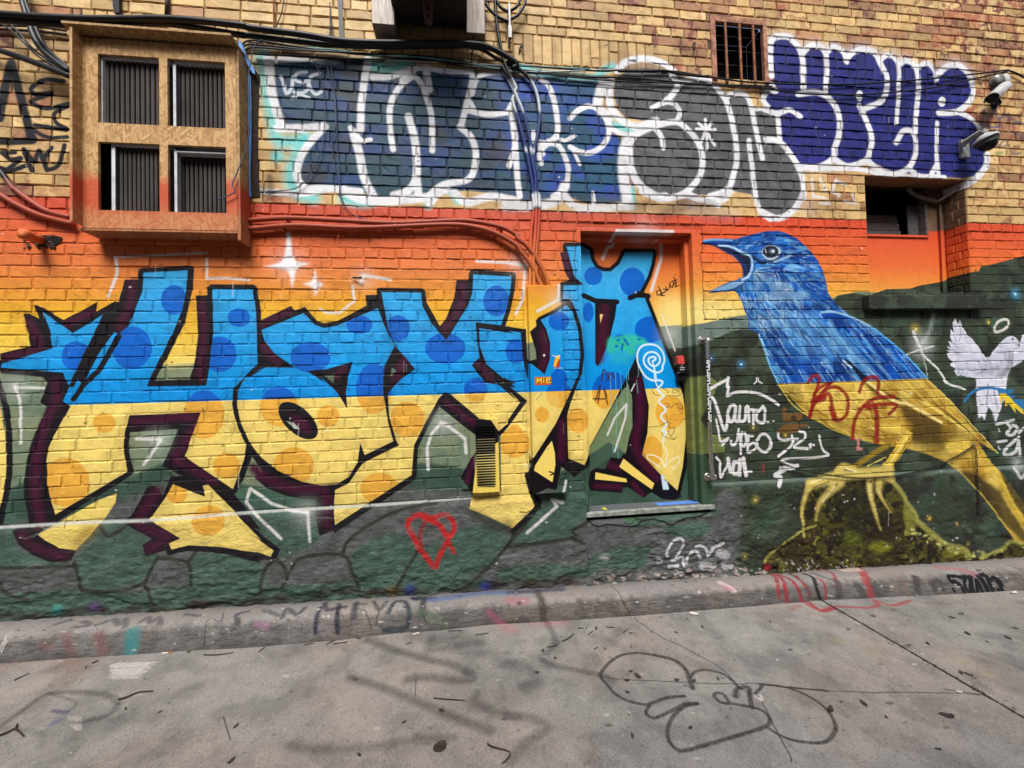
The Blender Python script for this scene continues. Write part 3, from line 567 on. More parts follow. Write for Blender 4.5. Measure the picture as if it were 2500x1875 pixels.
# ------------------------------------------------------------------ dove and the thin white figure
DV = 'D:790,140 830,250 855,255 880,170 940,330 1050,500 1150,580 1260,720 1340,860 1420,960 1500,945 1600,800 1750,620 1860,530 1970,508 2050,545 2100,610 2130,660 2190,490 2400,420 2400,980 2212,1020 1960,1170 1900,1320 1850,1450 1840,1659 1220,1659 1225,1390 1130,1380 1080,1365 1010,1370 980,1340 920,1345 905,1320 850,1355 815,1320 800,1300 775,1240 800,1200 770,1170 690,1130 700,1080 760,1060 690,1010 640,960 620,880 680,860 605,795 700,830 610,715 700,760 650,610 730,650 690,540 690,370 760,460 730,240'
p(DV, nfill((222, 222, 234), (206, 208, 224), 'n1', .4, .6), soft=3)
masked(DV)
p('D:1400,960 1500,950 1560,1100 1480,1280 1300,1330 1150,1290 1300,1150', (176, 178, 196), soft=40, a=.7); p('D:1880,760 1990,900 1960,1180 1850,1380 1700,1500 1640,1400 1690,1250 1850,1200', (140, 142, 152), soft=40, a=.8); p('D:1500,1180 1700,1100 1750,1180 1600,1250 1560,1330 1480,1290', (150, 152, 164), soft=30, a=.7)
for q in ('D:880,170 900,500 860,640', 'D:760,470 820,640', 'D:740,650 860,760', 'D:690,790 860,860', 'D:780,1050 1000,1030 1280,1010', 'D:800,1190 1200,1180', 'D:830,1310 900,1230', 'D:900,1320 960,1240', 'D:1000,1350 1040,1260', 'D:1240,1390 1480,1480', 'D:1200,1330 1420,1220', 'D:1490,1440 1490,1659'): s(q, 18, (150, 152, 176), soft=.6, a=.9)
s('D:980,400 1180,610 1300,790 1420,980', 30, (246, 246, 250), soft=.5); unmask()
el('D:1990,575', 16, 22, (40, 40, 44)); p('D:2065,680 2120,670 2130,740 2090,730', (120, 118, 110), soft=3); s('D:2130,660 2110,760 2020,770 1985,860 1975,1150', 12, (60, 66, 60), soft=.5, a=.7)
s('D:1610,340 1680,220 1830,165 1900,220 1880,310 1760,400 1640,430 1605,390 1620,310', 52, (216, 214, 204), soft=.25)
p('23:1810,0 2080,0 2060,140 2010,290 1970,390 1950,300 1910,250 1880,370 1860,330 1830,350 1815,200', (224, 224, 234), soft=3); s('23:1910,60 1900,250', 12, (150, 150, 166), soft=.6); s('23:1960,120 1990,270', 12, (160, 160, 174), soft=.6)
s('23:1715,205 1780,130 1880,95 1980,100 2100,125', 22, (52, 120, 176), soft=.3); p('23:1990,110 2130,105 2090,150 2170,150 2110,190 2212,190 2300,330 2120,230 2000,150', (52, 120, 176), soft=2); p('23:2010,140 2060,140 2140,220 2212,280 2212,320 2140,260 2150,310 2090,230 2060,250 2040,180 2010,230', (236, 206, 70), soft=2)
s('13:1280,1205 1330,1310 1360,1400 1420,1460 1500,1540 1560,1640 23:1540,30 1600,70 1660,85 1715,105', 17, (226, 228, 222), soft=.3, taper=0); s('13:1450,1070 1420,1200 1360,1310', 30, (180, 186, 180), soft=.9, a=.5); s('13:1230,1400 1340,1360 1450,1330', 12, (220, 222, 216), soft=.5); s('13:1360,1400 1400,1580', 8, (190, 194, 188), soft=.5); s('13:1275,1210 1330,1330', 22, (226, 228, 222), soft=.3)
glow('13:1350,1330', 190, (210, 216, 210), .8)
CANVS = SAVE
TILES.update({'G': (1740, 900, 320 / 2212), 'H': (1480, 780, 240 / 2212), 'I': (1480, 960, 240 / 2212), 'L': (1600, 1280, 240 / 1270), 'N': (2340, 160, 160 / 635), 'O': (1580, 820, 200 / 1058)})
p('21:1570,190 1610,130 1660,150 1900,355 2000,368 2066,465 2062,545 2035,580 1880,640 1850,700 1880,880 1850,1000 1790,900 1740,850 1830,690 1880,630 1870,495 1580,265 1540,220', DARK, soft=1)
s('21:1620,210 1850,390', 45, M, soft=.7, a=.9); s('21:1850,700 1800,880', 40, M, soft=.7, a=.9)
CANVS = [vent]
p('21:1885,640 1960,600 2090,540 2090,990 1845,985', (246, 216, 112))
p('21:1868,415 2036,415 2036,932 1888,932', K, soft=3)
for i in range(4, 23): s('21:1882,%f 2033,%f' % (444 + i * 21.6, 438 + i * 21.6), 8 if i < 12 else 12, (120, 110, 84) if i < 10 else (236, 220, 140), soft=.5, sm=0, a=.9)  # painted lines stand in for light catching the slat lips
CANVS = SAVE
# spray and marker tags on the door
G2 = (66, 196, 150)
p('H:60,420 200,400 380,360 480,340 620,340 720,380 850,430 930,530 800,570 680,600 640,800 480,760 380,690 220,700 80,760 20,600', G2, soft=26, a=.75, sm=1)
p('H:60,700 300,690 600,760 520,1000 300,980 120,1000', G2, soft=60, a=.35)
for q in ('H:160,520 240,430 300,440 220,510 320,560 440,400 520,580 340,680 440,600', 'H:690,400 780,450 700,440', 'H:780,500 900,530', 'H:380,420 520,560'): s(q, 26, (60, 200, 160), soft=.3)
for q in ('H:250,470 290,450', 'H:400,440 500,570', 'H:370,560 350,680', 'H:720,440 760,450', 'H:210,610 250,600'): s(q, 46, (22, 100, 190), soft=.4)
for q in ('H:90,1180 100,1659 I:120,330', 'H:205,1190 220,1659 I:230,1000', 'H:320,1190 350,1659 I:380,300', 'H:460,1200 470,1659 I:490,500', 'H:500,1080 500,1360', 'H:715,1060 725,1230 705,1300', 'H:680,1360 715,1659', 'I:150,1170 150,1300', 'I:250,1180 270,1450'): s(q, 14, (110, 190, 190), soft=.5, a=.8)
SP = (222, 244, 252)
s('H:1050,960 1050,930 1100,910 1110,870 1050,840 970,870 950,940 1010,1030 1100,1050 1190,980 1210,880 1150,780 1040,730 920,760 850,860 850,980 920,1080 1050,1170 1180,1190 1260,1130 1270,1040 1310,930 1280,760 1180,620 1040,565 880,570 760,640 700,780 710,960 780,1130 900,1300 1050,1370 1200,1370 1270,1410 1220,1490 1150,1560 1220,1650 I:1300,60 1200,150 1200,220 1320,330 1330,400 1240,490 1250,570 1350,680 1330,760 1260,840 1350,880 1300,960 1280,1100', 42, SP, soft=.25)
for q in ('H:1045,960 1070,1080 1100,1360 1170,1560', 'H:1080,1060 1130,1350', 'I:1270,1150 1370,1350 1310,1659', 'I:1310,1659 1240,1500 1080,1400 930,1400 930,1470 1080,1580 1200,1659', 'I:1330,1659 1450,1510 1600,1440 1660,1490 1600,1600 1500,1700', '22:1305,840 1320,940', '22:1330,890 1345,940'): s(q, 26, (250, 246, 214) if q[0] == 'I' else SP, soft=.35)
MK = (56, 26, 26)
for q in ('I:1300,240 1400,230 1360,330 1430,270 1440,340 1540,250', 'I:1540,240 1680,240', 'I:1600,250 1590,350', 'I:1700,270 1640,300 1640,340 1710,330', 'I:1710,270 1720,370 1690,330 1640,400', 'I:1700,420 1680,470', 'I:1420,770 1400,850 1450,960 1550,790 1430,780', 'I:1440,970 1530,1030 1590,980', 'I:1250,880 1270,950 1380,1010 1540,1050', 'I:940,760 1200,740 1280,690 1360,660 1440,680 1400,720 1430,770', 'I:1340,480 1390,650',
          'H:1080,1659 1030,1580 1090,1510 1150,1540', 'H:1260,1540 1400,1620 1360,1659', 'H:1400,1520 1550,1570 1640,1640', 'I:1060,0 1130,45 1200,40', 'I:1340,60 1420,50 1450,70 1520,50 1560,70 1640,50 1690,10', 'H:1530,1560 1480,1640 1560,1659', '22:740,200 780,70 760,220', '22:720,185 830,180 810,100 840,230', '22:790,30 810,-60 860,30', '22:830,30 870,-30 900,20'): s(q, 13, MK, soft=.4, a=.85)
for q in ('I:1450,490 1540,490 1420,590 1560,600', 'I:1560,490 1660,490 1560,600 1740,600'): s(q, 9, (190, 120, 40), soft=.4)
for q in ('12:1255,870 1260,900 1290,890 1285,860 1262,868', '12:1270,830 1300,880', '12:1310,850 1340,860 1290,900 1320,905', '12:1330,830 1350,860 1370,810', '12:1360,800 1385,840 1400,790', '12:1375,790 1430,770', '12:1400,750 1420,800 1410,830 1440,820', '12:1390,820 1420,790'): s(q, 9, (40, 20, 20), soft=.4)
s('22:460,880 435,890 440,910 465,905', 9, (30, 30, 30)); s('22:440,870 485,850', 9, (30, 30, 30)); s('22:480,830 500,810 455,825', 8, (30, 30, 30)); el('12:305,1408', 9, 11, (230, 230, 230)); s('22:350,800 385,815 360,830', 12, (30, 26, 30))
for q in ('22:240,190 290,140', '22:225,150 275,95'): s(q, 6, (120, 96, 60), a=.6)
el('22:360,205', 75, 75, (240, 214, 120), soft=5, a=.4)
# white hand tags on the dark bricks
TG = (228, 226, 226)
for q, w_ in (('G:-90,400 0,320 250,185 265,160 250,300 270,300 250,450', 48), ('G:250,460 400,400 600,395 800,430 980,520 1110,610', 46), ('G:-10,480 40,560 100,740 200,1040 250,900 260,760 300,640 370,620 390,700 350,860 300,900 260,800', 52), ('G:390,640 380,860 430,900', 52), ('G:470,640 450,840 480,890 550,860 560,680', 52),
              ('G:560,660 600,650 620,900', 46), ('G:620,690 740,700', 44), ('G:690,700 690,940', 44), ('G:850,640 760,740 740,850 800,910 880,890 880,700 840,650', 50), ('G:60,860 100,1050 140,1230 270,1170 160,1300', 36), ('G:310,1220 330,1290 400,1250 440,1020', 40), ('G:440,1080 470,1250 480,1440', 44), ('G:500,1080 470,1200 520,1310 570,1230 550,1090', 48),
              ('G:600,1130 590,1400', 44), ('G:560,1140 680,1140', 34), ('G:600,1420 700,1370 760,1300 740,1200', 40), ('G:750,1220 800,1130 900,1110 980,1210 970,1340 880,1410 780,1350 700,1250 620,1290', 46), ('G:60,1500 130,1580 22:1790,770 1800,850 1830,790 1850,760 1870,700', 40), ('22:1860,690 1880,800 1900,760', 30), ('22:1910,720 1900,810 1950,810 1960,730 1920,720', 30), ('22:1955,830 1960,700', 30), ('22:1990,690 2010,830', 34), ('22:2000,800 2060,800', 14),
              ('G:1110,1090 1120,1170 1200,1210 1330,1190 1440,1190', 44), ('G:1340,1130 1350,1190', 40), ('G:1470,1060 1550,1080 1560,1170 1490,1230 1370,1330 1610,1350', 42), ('G:1370,1200 1300,1330 1110,1480', 42), ('G:1640,1290 1660,1340', 34), ('G:1800,1130 1830,1270 1880,1390 1960,1460 1740,1500 1300,1520 1170,1550 1260,1610 1420,1640', 38), ('G:740,160 740,210 700,260', 26), ('G:775,160 780,210 830,250', 26),
              ('23:300,750 260,770 160,770 200,780 110,830 160,850 130,920', 32), ('G:930,900 950,900', 34), ('G:1020,890 1035,890', 30)): s(q, w_, TG, soft=.22)
el('G:1660,1285', 30, 28, TG); el('G:1712,1290', 20, 20, TG)
for q, w_ in (('23:1985,400 2130,365', 22), ('23:2060,380 2100,430 2070,480 2120,490 2160,430 2120,410', 24), ('23:2170,470 2212,430', 24), ('23:1990,550 2070,540', 18), ('23:2170,510 2080,590 2040,640 2080,660 2150,620 2170,540 2180,660', 26), ('23:2120,770 2170,850 2212,800', 26), ('23:2000,440 2010,460', 12), ('23:1995,590 2010,610', 12)): s(q, w_, (212, 212, 210), soft=.3)
glow('23:2150,740', 120, (200, 204, 200), .8)
# brown sprayed stickers, red tags
BR = (122, 86, 46)
p('G:1180,660 1250,670 1240,720 1250,760 1500,755 1500,860 1400,900 1200,890 1190,780', BR, soft=8, a=.9, sm=1); p('G:1080,1080 1150,990 1250,940 1500,930 1610,940 1600,980 1480,990 1460,1060 1300,1090', BR, soft=8, a=.9, sm=1); el('G:1370,840', 50, 50, (70, 52, 36), soft=6)
RDT = (142, 24, 26)
for q, w_ in (('C:570,370 620,300 690,290 700,380 640,560 590,790', 40), ('C:640,520 740,420 860,375', 36), ('C:590,790 640,640 740,540 830,520 870,680 900,800', 48), ('C:680,560 800,450 920,430 1020,500 1065,620 1040,760 960,830 880,820 840,680', 44), ('C:640,600 760,560', 80), ('C:1200,490 1230,400 1300,320 1400,310 1440,380 1420,500', 44), ('C:1120,1060 1140,860 1200,720 1300,620 1430,560 1620,545', 48), ('C:1300,660 1450,640 1660,650 1560,760', 44), ('C:1390,660 1420,860 1410,1100', 64), ('C:1250,660 1340,700', 40), ('C:850,380 760,470', 30)): s(q, w_, RDT, soft=.35, a=.92)
s('C:1160,1070 1220,1070', 24, (190, 130, 120)); s('C:1185,1075 1190,1190', 38, (190, 130, 120)); s('C:1165,1190 1225,1190', 26, (190, 130, 120)); s('G:0,0 0,0', 4, RDT)
s('23:10,760 20,800', 20, (110, 60, 50)); s('22:2155,740 2160,800', 20, (130, 60, 50))
RH = (196, 34, 38)
s('21:1500,1185 1400,1160 1320,1195 1300,1250 1340,1330 1400,1440 1470,1530 1530,1600 1560,1520 1640,1360 1690,1280 1670,1200 1600,1160 1500,1190', 44, RH, soft=.45, a=.92, grain=.35); s('21:1440,1185 1560,1240 1620,1330', 46, RH, soft=.45, a=.9, grain=.3); s('21:1440,1230 1400,1330 1420,1440', 34, (150, 40, 40), soft=.5, a=.8); s('21:1650,1400 1690,1475', 36, RH, soft=.5, a=.8, grain=.4)
p('23:0,1560 40,1570 60,1610 0,1620', (140, 30, 34), soft=6)
WL = (214, 212, 214)
for q, w_ in (('L:130,390 120,350 180,240 260,180 320,170 340,230 300,320 250,400', 34), ('L:190,450 330,410 340,510', 34), ('L:380,480 400,400 470,330 520,350 560,430', 36), ('L:500,280 570,265 630,310 660,400 690,330 760,270', 34), ('L:700,340 720,290 800,260 860,240', 44), ('L:150,520 260,510', 40)): s(q, w_, WL, soft=.3, grain=.25)
for q in ('L:560,480 760,500 740,570 560,580', 'L:800,300 900,330 960,400 880,440 760,380', 'L:840,490 980,500 970,560 850,570', 'L:0,400 70,430 50,490 0,500', '22:760,1500 850,1500 830,1540'): p(q, (190, 186, 188), soft=10, a=.75, sm=1)
for i in range(70):          # cracks and lifted edges in the render
    x, y = bz.uniform(-100, 1800), 0; y = 1310 - x * .06 + bz.uniform(-30, 170); q = [(x, y)]
    for k in range(bz.randint(4, 9)): q.append((q[-1][0] + bz.uniform(4, 11), q[-1][1] + bz.gauss(-.6, 3)))
    if y < 1500 - x * .062: s('P:' + ' '.join('%f,%f' % k for k in q), bz.uniform(1.5, 3), bz.choice([(24, 26, 24), (34, 32, 30), (130, 136, 132)]), soft=.5, a=bz.uniform(.4, .85), sm=0)
# ------------------------------------------------------------------ upper throw-ups
for q, w_, a in (('01:0,400 600,440 1000,470 1500,520 2212,575', 80, .5), ('00:2030,420 2212,420', 90, .6), ('01:0,330 500,380 900,385 1700,400', 50, .35), ('02:900,600 1200,600 1450,640', 40, .5), ('02:1600,720 2212,740', 40, .5), ('03:0,740 300,760', 30, .4), ('00:100,260 560,300', 60, .4), ('01:1200,230 1800,240', 60, .55)): s(q, w_, (34, 30, 28), soft=1, a=a)
T1 = nfill((36, 72, 90), (32, 72, 122), 'n2', .46, .54, (48, 60, 70))
CYN = (112, 214, 214)
for q, w_ in (('01:80,490 120,800 170,1060 200,1180 300,1200 430,1180', 110), ('01:430,1180 330,1400 320,1560 400,1640 11:500,80', 110), ('11:760,90 900,120 1000,110', 90), ('01:990,560 1150,580 1300,540', 110), ('11:1470,150 1500,60 1640,20 1720,110', 60), ('02:880,1060 1050,1100', 70), ('02:880,560 760,640 740,800', 60), ('12:1050,0 1060,160', 40), ('02:40,560 400,650 700,660', 70)): s(q, w_, CYN, soft=.7, a=.85)
el('01:200,1320', 55, 55, CYN, soft=22, a=.9)
p('01:170,540 500,510 920,500 1000,650 1480,590 1830,610 2212,640 02:0,640 150,660 380,680 775,690 745,890 840,960 860,1120 960,1170 950,1400 965,1659 12:985,115 700,140 470,60 200,130 0,120 11:2212,70 1800,20 1400,60 1150,90 920,40 430,10 01:400,1520 380,1400 430,1280 560,1140 590,1070 240,1060 200,900', T1, soft=5)
p('02:0,650 770,690 740,1000 960,1200 960,1650 300,1650 0,1300', nfill((36, 84, 116), (40, 78, 168), 'n2', .42, .56), soft=60, a=.9)
for (x0, x1, z0, z1) in BRICKS:                 # blocked-in brick by brick with several blues
    if ZR < z0 < 2.6 and -1.3 < x0 < .6:
        q = cr.random()
        if q < .55:
            cl = cr.choice([(34, 60, 132), (50, 80, 86), (58, 54, 76), (30, 60, 98), (42, 54, 104)])
            i0, i1 = int((x0 - wall.u0) * PPM), int((x1 - wall.u0) * PPM); j0, j1 = int((z0 - wall.v0) * PPM), int((z1 - wall.v0) * PPM)
            sl = wall.im[j0:j1, i0:i1]; b_ = sl[..., 2] - sl[..., 0]
            m = ((sl.max(-1) < lin(190)) & (b_ > .01)).astype(np.float32) * cr.uniform(.15, .5); sl += m[..., None] * (lin(cl) - sl)
WSP = (238, 238, 240)
for q, w_ in (('01:120,500 150,780 230,1060', 75), ('01:100,512 400,505 500,490', 50), ('01:200,1085 400,1085 595,1070', 72), ('01:570,1100 430,1260 370,1400 370,1520 440,1590', 62), ('01:400,1600 600,1590 800,1610 11:900,30', 60), ('01:965,500 930,700 905,900 900,1100', 60), ('01:820,1085 900,1190', 50), ('01:900,1195 985,1180', 36), ('01:840,1120 890,1300 930,1500 1010,1659', 68),
              ('01:1175,1265 1150,1100 1150,900 1220,750 1330,655 1400,690 1465,850 1500,1000 1505,1275', 48), ('01:1305,985 1350,1150 1370,1300 1370,1500 1300,1610 1180,1650', 64), ('01:1370,1500 1390,1659', 66), ('01:1000,655 1150,650 1320,590 1450,575 1600,600 1830,610', 50), ('01:1340,600 1260,680', 60), ('01:1450,580 1480,760', 60), ('01:1850,615 1830,750 1790,900 1750,1060', 50), ('01:1840,800 1890,660 2050,615 2150,660 2205,800 2150,930', 42), ('01:1830,870 1860,930', 40),
              ('01:1790,930 1980,968 2180,945', 48), ('01:1740,1075 1830,1160 1870,1280 1860,1420 1800,1520 1600,1560 1470,1659', 54), ('01:2180,960 2205,1200 02:10,1400', 44), ('02:25,950 60,1200 80,1500 100,1659', 48), ('02:285,675 350,740 400,900 420,1100 380,1180 280,1215', 46), ('02:415,1160 480,1190 565,1145', 32), ('02:525,1000 600,930 700,900 800,960 840,1050 850,1130 800,1230 700,1290 610,1285 525,1245', 44), ('02:540,1250 605,1390', 28), ('02:280,1380 270,1290 340,1215 430,1235 490,1350 510,1450 480,1590 380,1659', 44), ('02:260,1200 290,1300', 50), ('02:215,1120 215,1190', 40),
              ('12:715,40 718,150 600,190', 32), ('11:0,20 400,50 620,10', 50), ('11:760,20 900,90 1100,110 1280,95 1470,80', 80), ('11:1480,140 1560,50 1640,10', 50), ('11:1690,40 1800,120 2000,70 2212,110', 70), ('12:-20,150 200,150 400,110 480,-20', 80), ('12:470,50 560,150 700,170 1040,150', 64), ('02:800,690 770,800 760,900 850,1000', 76), ('02:840,960 870,1080 1000,1150', 40), ('02:1040,1160 985,1260 975,1450 1000,1659 12:1010,140', 95)): s(q, w_, WSP, soft=.28, grain=.06)
for q, w_ in (('01:228,650 250,700 275,790 320,740 330,650', 30), ('01:440,610 370,620 345,670 400,700 450,690 460,750 410,790 340,780', 28), ('01:550,620 480,650 470,730 520,800 580,770', 28), ('01:320,830 390,805 470,830', 22)): s(q, w_, (206, 212, 220), soft=.3)
# grey throw-up
GY = nfill((104, 104, 105), (88, 88, 90), 'n3')
p('02:880,600 900,560 1000,500 1180,470 1380,520 1450,640 1400,600', (96, 92, 92), soft=50, a=.6)
p('02:890,800 900,680 1000,600 1180,575 1380,620 1500,660 1700,670 1800,780 1900,800 2020,820 2070,900 2212,920 03:0,920 110,960 130,1190 220,1280 310,1400 345,1500 13:345,60 270,200 130,240 0,180 12:2080,60 1880,20 1700,60 1500,50 1300,80 1100,20 02:1060,1450 1050,1250 1100,1120 1240,1040 1000,1000 930,930', GY, soft=4)
for q, w_ in (('02:920,600 1000,525 1180,500 1330,550 1400,610', 56), ('02:865,680 850,800 880,930 980,1030 1100,1070 1250,1020', 66), ('02:1380,630 1430,720 1380,810 1310,870', 48), ('02:1215,915 1320,868 1400,880 1450,950 1430,1010', 40), ('02:1060,1150 1200,1080 1400,1030 1500,1080 1600,1200 1640,1330 1620,1480 1530,1600 1440,1659', 50), ('02:1235,1080 1290,1150 1310,1250', 44), ('02:1020,1250 1030,1400 1100,1550 1250,1659 12:1330,70', 66),
              ('02:1450,700 1600,660 1720,700 1800,800 1850,880 1900,1080 1930,1300 1910,1450 1850,1600 1700,1659', 48), ('02:1840,830 1900,790 2000,800 2050,900 2080,1050 2110,1200 2145,1340', 44), ('02:2030,1190 2050,1350 2080,1600 12:2090,80 2130,200 2212,260', 42), ('02:2080,922 2212,925', 34), ('12:1130,30 1300,90 1500,60 1600,90 1800,100 1880,20', 54), ('12:1500,40 1780,150', 40), ('13:-10,200 130,255 260,190 345,60', 50), ('02:1665,1010 1672,1090', 26), ('02:1590,1090 1750,1095', 24), ('02:1610,1040 1670,1110 1740,1225', 28), ('02:1720,1040 1668,1110 1630,1200', 26), ('02:1675,1120 1680,1270', 22)): s(q, w_, WSP, soft=.28)
for q in ('12:1080,150 1200,140 1350,160 1500,110', '12:1300,220 1560,150 1700,160'): s(q, 90, (92, 70, 66), soft=.9, a=.5)
s('12:0,150 1000,170', 130, (150, 130, 116), soft=.9, a=.25)
# navy throw-up
NV = nfill((42, 46, 124), (36, 38, 104), 'n3')
SPR = '03:80,400 100,330 220,330 300,420 340,470 400,410 500,420 550,470 600,420 680,450 710,520 760,470 850,440 960,470 1000,510 1060,490 1130,510 1200,530 1300,560 1400,550 1460,600 1560,570 1680,570 1760,650 1780,750 1740,860 1640,940 1740,980 1840,1080 1880,1200 1890,1350 1850,1480 1700,1505 1540,1500 1390,1490 1200,1460 1100,1450 940,1380 880,1340 740,1400 600,1360 500,1390 330,1390 200,1250 150,1190 140,950 20,920 20,820 80,780 120,760 80,650'
for q in ('03:90,330 210,320 290,390', '03:350,450 400,390 480,390 540,470', '03:560,440 600,400 690,460', '03:720,520 760,450 850,420 950,450', '03:1020,480 1120,480', '03:1160,540 1220,520 1300,560', '03:1470,640 1560,560 1660,560 1760,650', '03:340,1410 600,1380 900,1370 1300,1480'): s(q, 85, (220, 218, 226), soft=.9, a=.5)
p(SPR, NV, soft=4)
for q, w_ in (('03:80,640 70,420 95,325 215,315 290,380 340,500 350,745', 50), ('03:335,460 400,395 480,390 535,470 545,600 535,775', 46), ('03:540,450 600,400 680,440 712,525', 44), ('03:708,510 760,450 850,418 950,450 1000,540 1050,650 1050,760 1000,860 870,918', 46), ('03:1000,510 1060,465 1120,500 1150,580 1150,800 1133,1035', 36), ('03:1160,545 1220,515 1300,580 1320,750 1300,950 1290,1125', 44), ('03:1310,575 1390,535 1450,600 1470,670', 42), ('03:1465,655 1550,570 1650,555 1740,630 1780,750 1750,860 1640,945 1490,955', 46), ('03:1650,950 1760,1000 1850,1105', 36), ('03:1475,1040 1475,1300 1490,1480', 36), ('03:1480,1380 1430,1490 1540,1500', 40),
              ('03:1900,1310 1890,1400 1800,1510 1640,1600', 52), ('03:330,1410 480,1412 600,1340 612,1250 650,1130 640,950 560,830 450,780 305,800', 50), ('03:600,1340 720,1405 850,1370 890,1340', 46), ('03:820,900 870,1000 925,1170 895,1340', 46), ('03:880,1350 1000,1450 1130,1470 1250,1400 1300,1250 1270,1120 1190,1110 1130,1205', 44), ('03:1235,1420 1330,1490 1480,1495', 44), ('03:15,930 130,960 230,930 325,985', 42), ('03:110,770 40,780 10,850 50,905', 44), ('03:130,960 150,1190', 42), ('03:30,1180 120,1190 200,1250 300,1400 345,1530 350,1659 13:340,60', 48), ('03:420,1430 800,1430 1100,1490 1540,1510', 36), ('03:60,700 120,770', 40)): s(q, w_, WSP, soft=.26)
el('03:822,812', 30, 48, WSP); s('03:815,815 850,810', 8, (40, 40, 90)); el('03:1516,862', 32, 42, WSP); el('03:310,797', 20, 20, WSP)
for q in ('03:420,1510 430,1650', '03:490,1510 540,1620', '13:430,70 530,80', '03:620,1520 600,1620 650,1640 13:640,70', '03:620,1530 720,1560', '03:760,1640 13:780,100', '13:490,125 570,130', '13:690,110 790,130'): s(q, 24, (232, 230, 226), soft=.35, a=.8)
s('12:1560,170 1660,200 1900,230', 110, (150, 140, 150), soft=.9, a=.35); s('13:330,150 400,170', 120, (170, 160, 165), soft=.9, a=.4)
for q, w_ in (('N:250,430 230,560 300,600 400,600', 20), ('N:360,400 370,520 470,480 500,510', 18), ('N:370,600 400,560', 18), ('N:380,790 440,730 470,760 440,790', 16), ('N:490,810 520,860 600,850', 16), ('N:520,640 600,700', 16), ('N:520,600 540,550 620,560', 16)): s(q, w_, (92, 92, 116), soft=.5, a=.75)
el('N:390,850', 40, 18, (110, 140, 84), soft=6, a=.8)
# black tag at the far left
for q, w_ in (('00:0,1000 90,560 120,620 200,900 260,1130 280,1170', 75), ('00:0,1200 270,1190', 65), ('00:540,690 380,680 280,740 300,800 440,790 300,840 270,870 400,920 580,880', 42), ('00:580,900 470,960 480,1040 570,1090', 36), ('00:300,1060 440,1080 560,1100', 40), ('00:250,1080 400,1160 570,1160', 36), ('00:20,1290 130,1290', 40), ('00:30,1300 100,1350 180,1340 60,1440', 40), ('00:0,1420 100,1440 220,1400', 44), ('00:200,1260 270,1440', 40), ('00:220,1280 300,1370 330,1270 400,1440', 36), ('00:440,1250 380,1330 400,1430 500,1390 550,1230', 38)):
    s(q, w_, (16, 16, 20), soft=.25, a=1)
s('11:60,20 130,60', 70, (70, 64, 54), soft=.8, a=.6); s('01:130,1500 150,1620', 60, (70, 66, 60), soft=.7, a=.7)
for (x0, x1, z0, z1) in BRICKS:
    f_ = 1 + bz.gauss(0, .035 if z1 < ZR else .07); i0, i1 = int((x0 - wall.u0) * PPM), int((x1 - wall.u0) * PPM); j0, j1 = int((z0 - wall.v0) * PPM), int((z1 - wall.v0) * PPM); wall.im[j0:j1, i0:i1] *= f_
    if bz.random() < .10:         # a worn corner that shows what lies beneath
        i_, j_ = bz.choice((i0, i1 - 4)), bz.choice((j0, j1 - 3)); wall.im[j_:j_ + bz.randint(2, 4), i_:i_ + bz.randint(2, 6)] *= bz.choice((.45, .6, 1.3))
for i in range(46):          # overspray and drips from the big letters
    q = bz.choice(['10:1240,1640', '10:1900,1560', '20:480,1200', '20:1500,700', '21:600,930', '21:1000,1050', '21:1340,850', '11:1500,1150', '11:1180,1350', '12:300,1560', '22:1400,1000', '20:1300,940', '20:1690,300', '11:420,1060', '11:1040,1010'])
    P_ = pts(q)[0][0]; x, y = P_[0] + bz.gauss(0, 34), P_[1] + bz.gauss(0, 14)
    if bz.random() < .4: s('P:%f,%f %f,%f' % (x, y, x + bz.uniform(-.6, .6), y + bz.uniform(8, 34)), bz.uniform(1.3, 2.4), K, soft=.4, a=.8)
    else: el('P:%f,%f' % (x, y), bz.uniform(8, 22), bz.uniform(6, 14), K, soft=7, a=bz.uniform(.06, .16))
for st, w_ in ALL:           # a dusting of black on both sides of the outlines
    P_, sc_ = pts(st); s('P:' + ' '.join('%f,%f' % tuple(k) for k in np.vstack([P_, P_[:2]])), w_ * .2893 * 1.45, K, soft=.55, a=.10, sm=0)
# weathering everywhere: grime, thin runs, chips
wall.im *= (1 - .14 * np.clip((noise(wall.h, wall.w, 10, 4, 1.8) - .58) / .1, 0, 1))[..., None]
for i in range(60):
    x, y = bz.uniform(0, 2500), bz.uniform(0, 1300); L = bz.uniform(8, 40); s('P:%f,%f %f,%f' % (x, y, x + bz.uniform(-1, 1), y + L), bz.uniform(1.2, 3), bz.choice([(60, 50, 46), (220, 214, 208), (40, 36, 40)]), a=bz.uniform(.15, .4))
for i in range(500):
    x, y = bz.uniform(0, 2500), bz.uniform(0, 1440); L = bz.uniform(.8, 2.6); el('P:%f,%f' % (x, y), L * bz.uniform(.8, 1.8), L, bz.choice([(50, 42, 40), (60, 50, 44), (225, 220, 214), (30, 28, 30)]), a=bz.uniform(.3, .8))

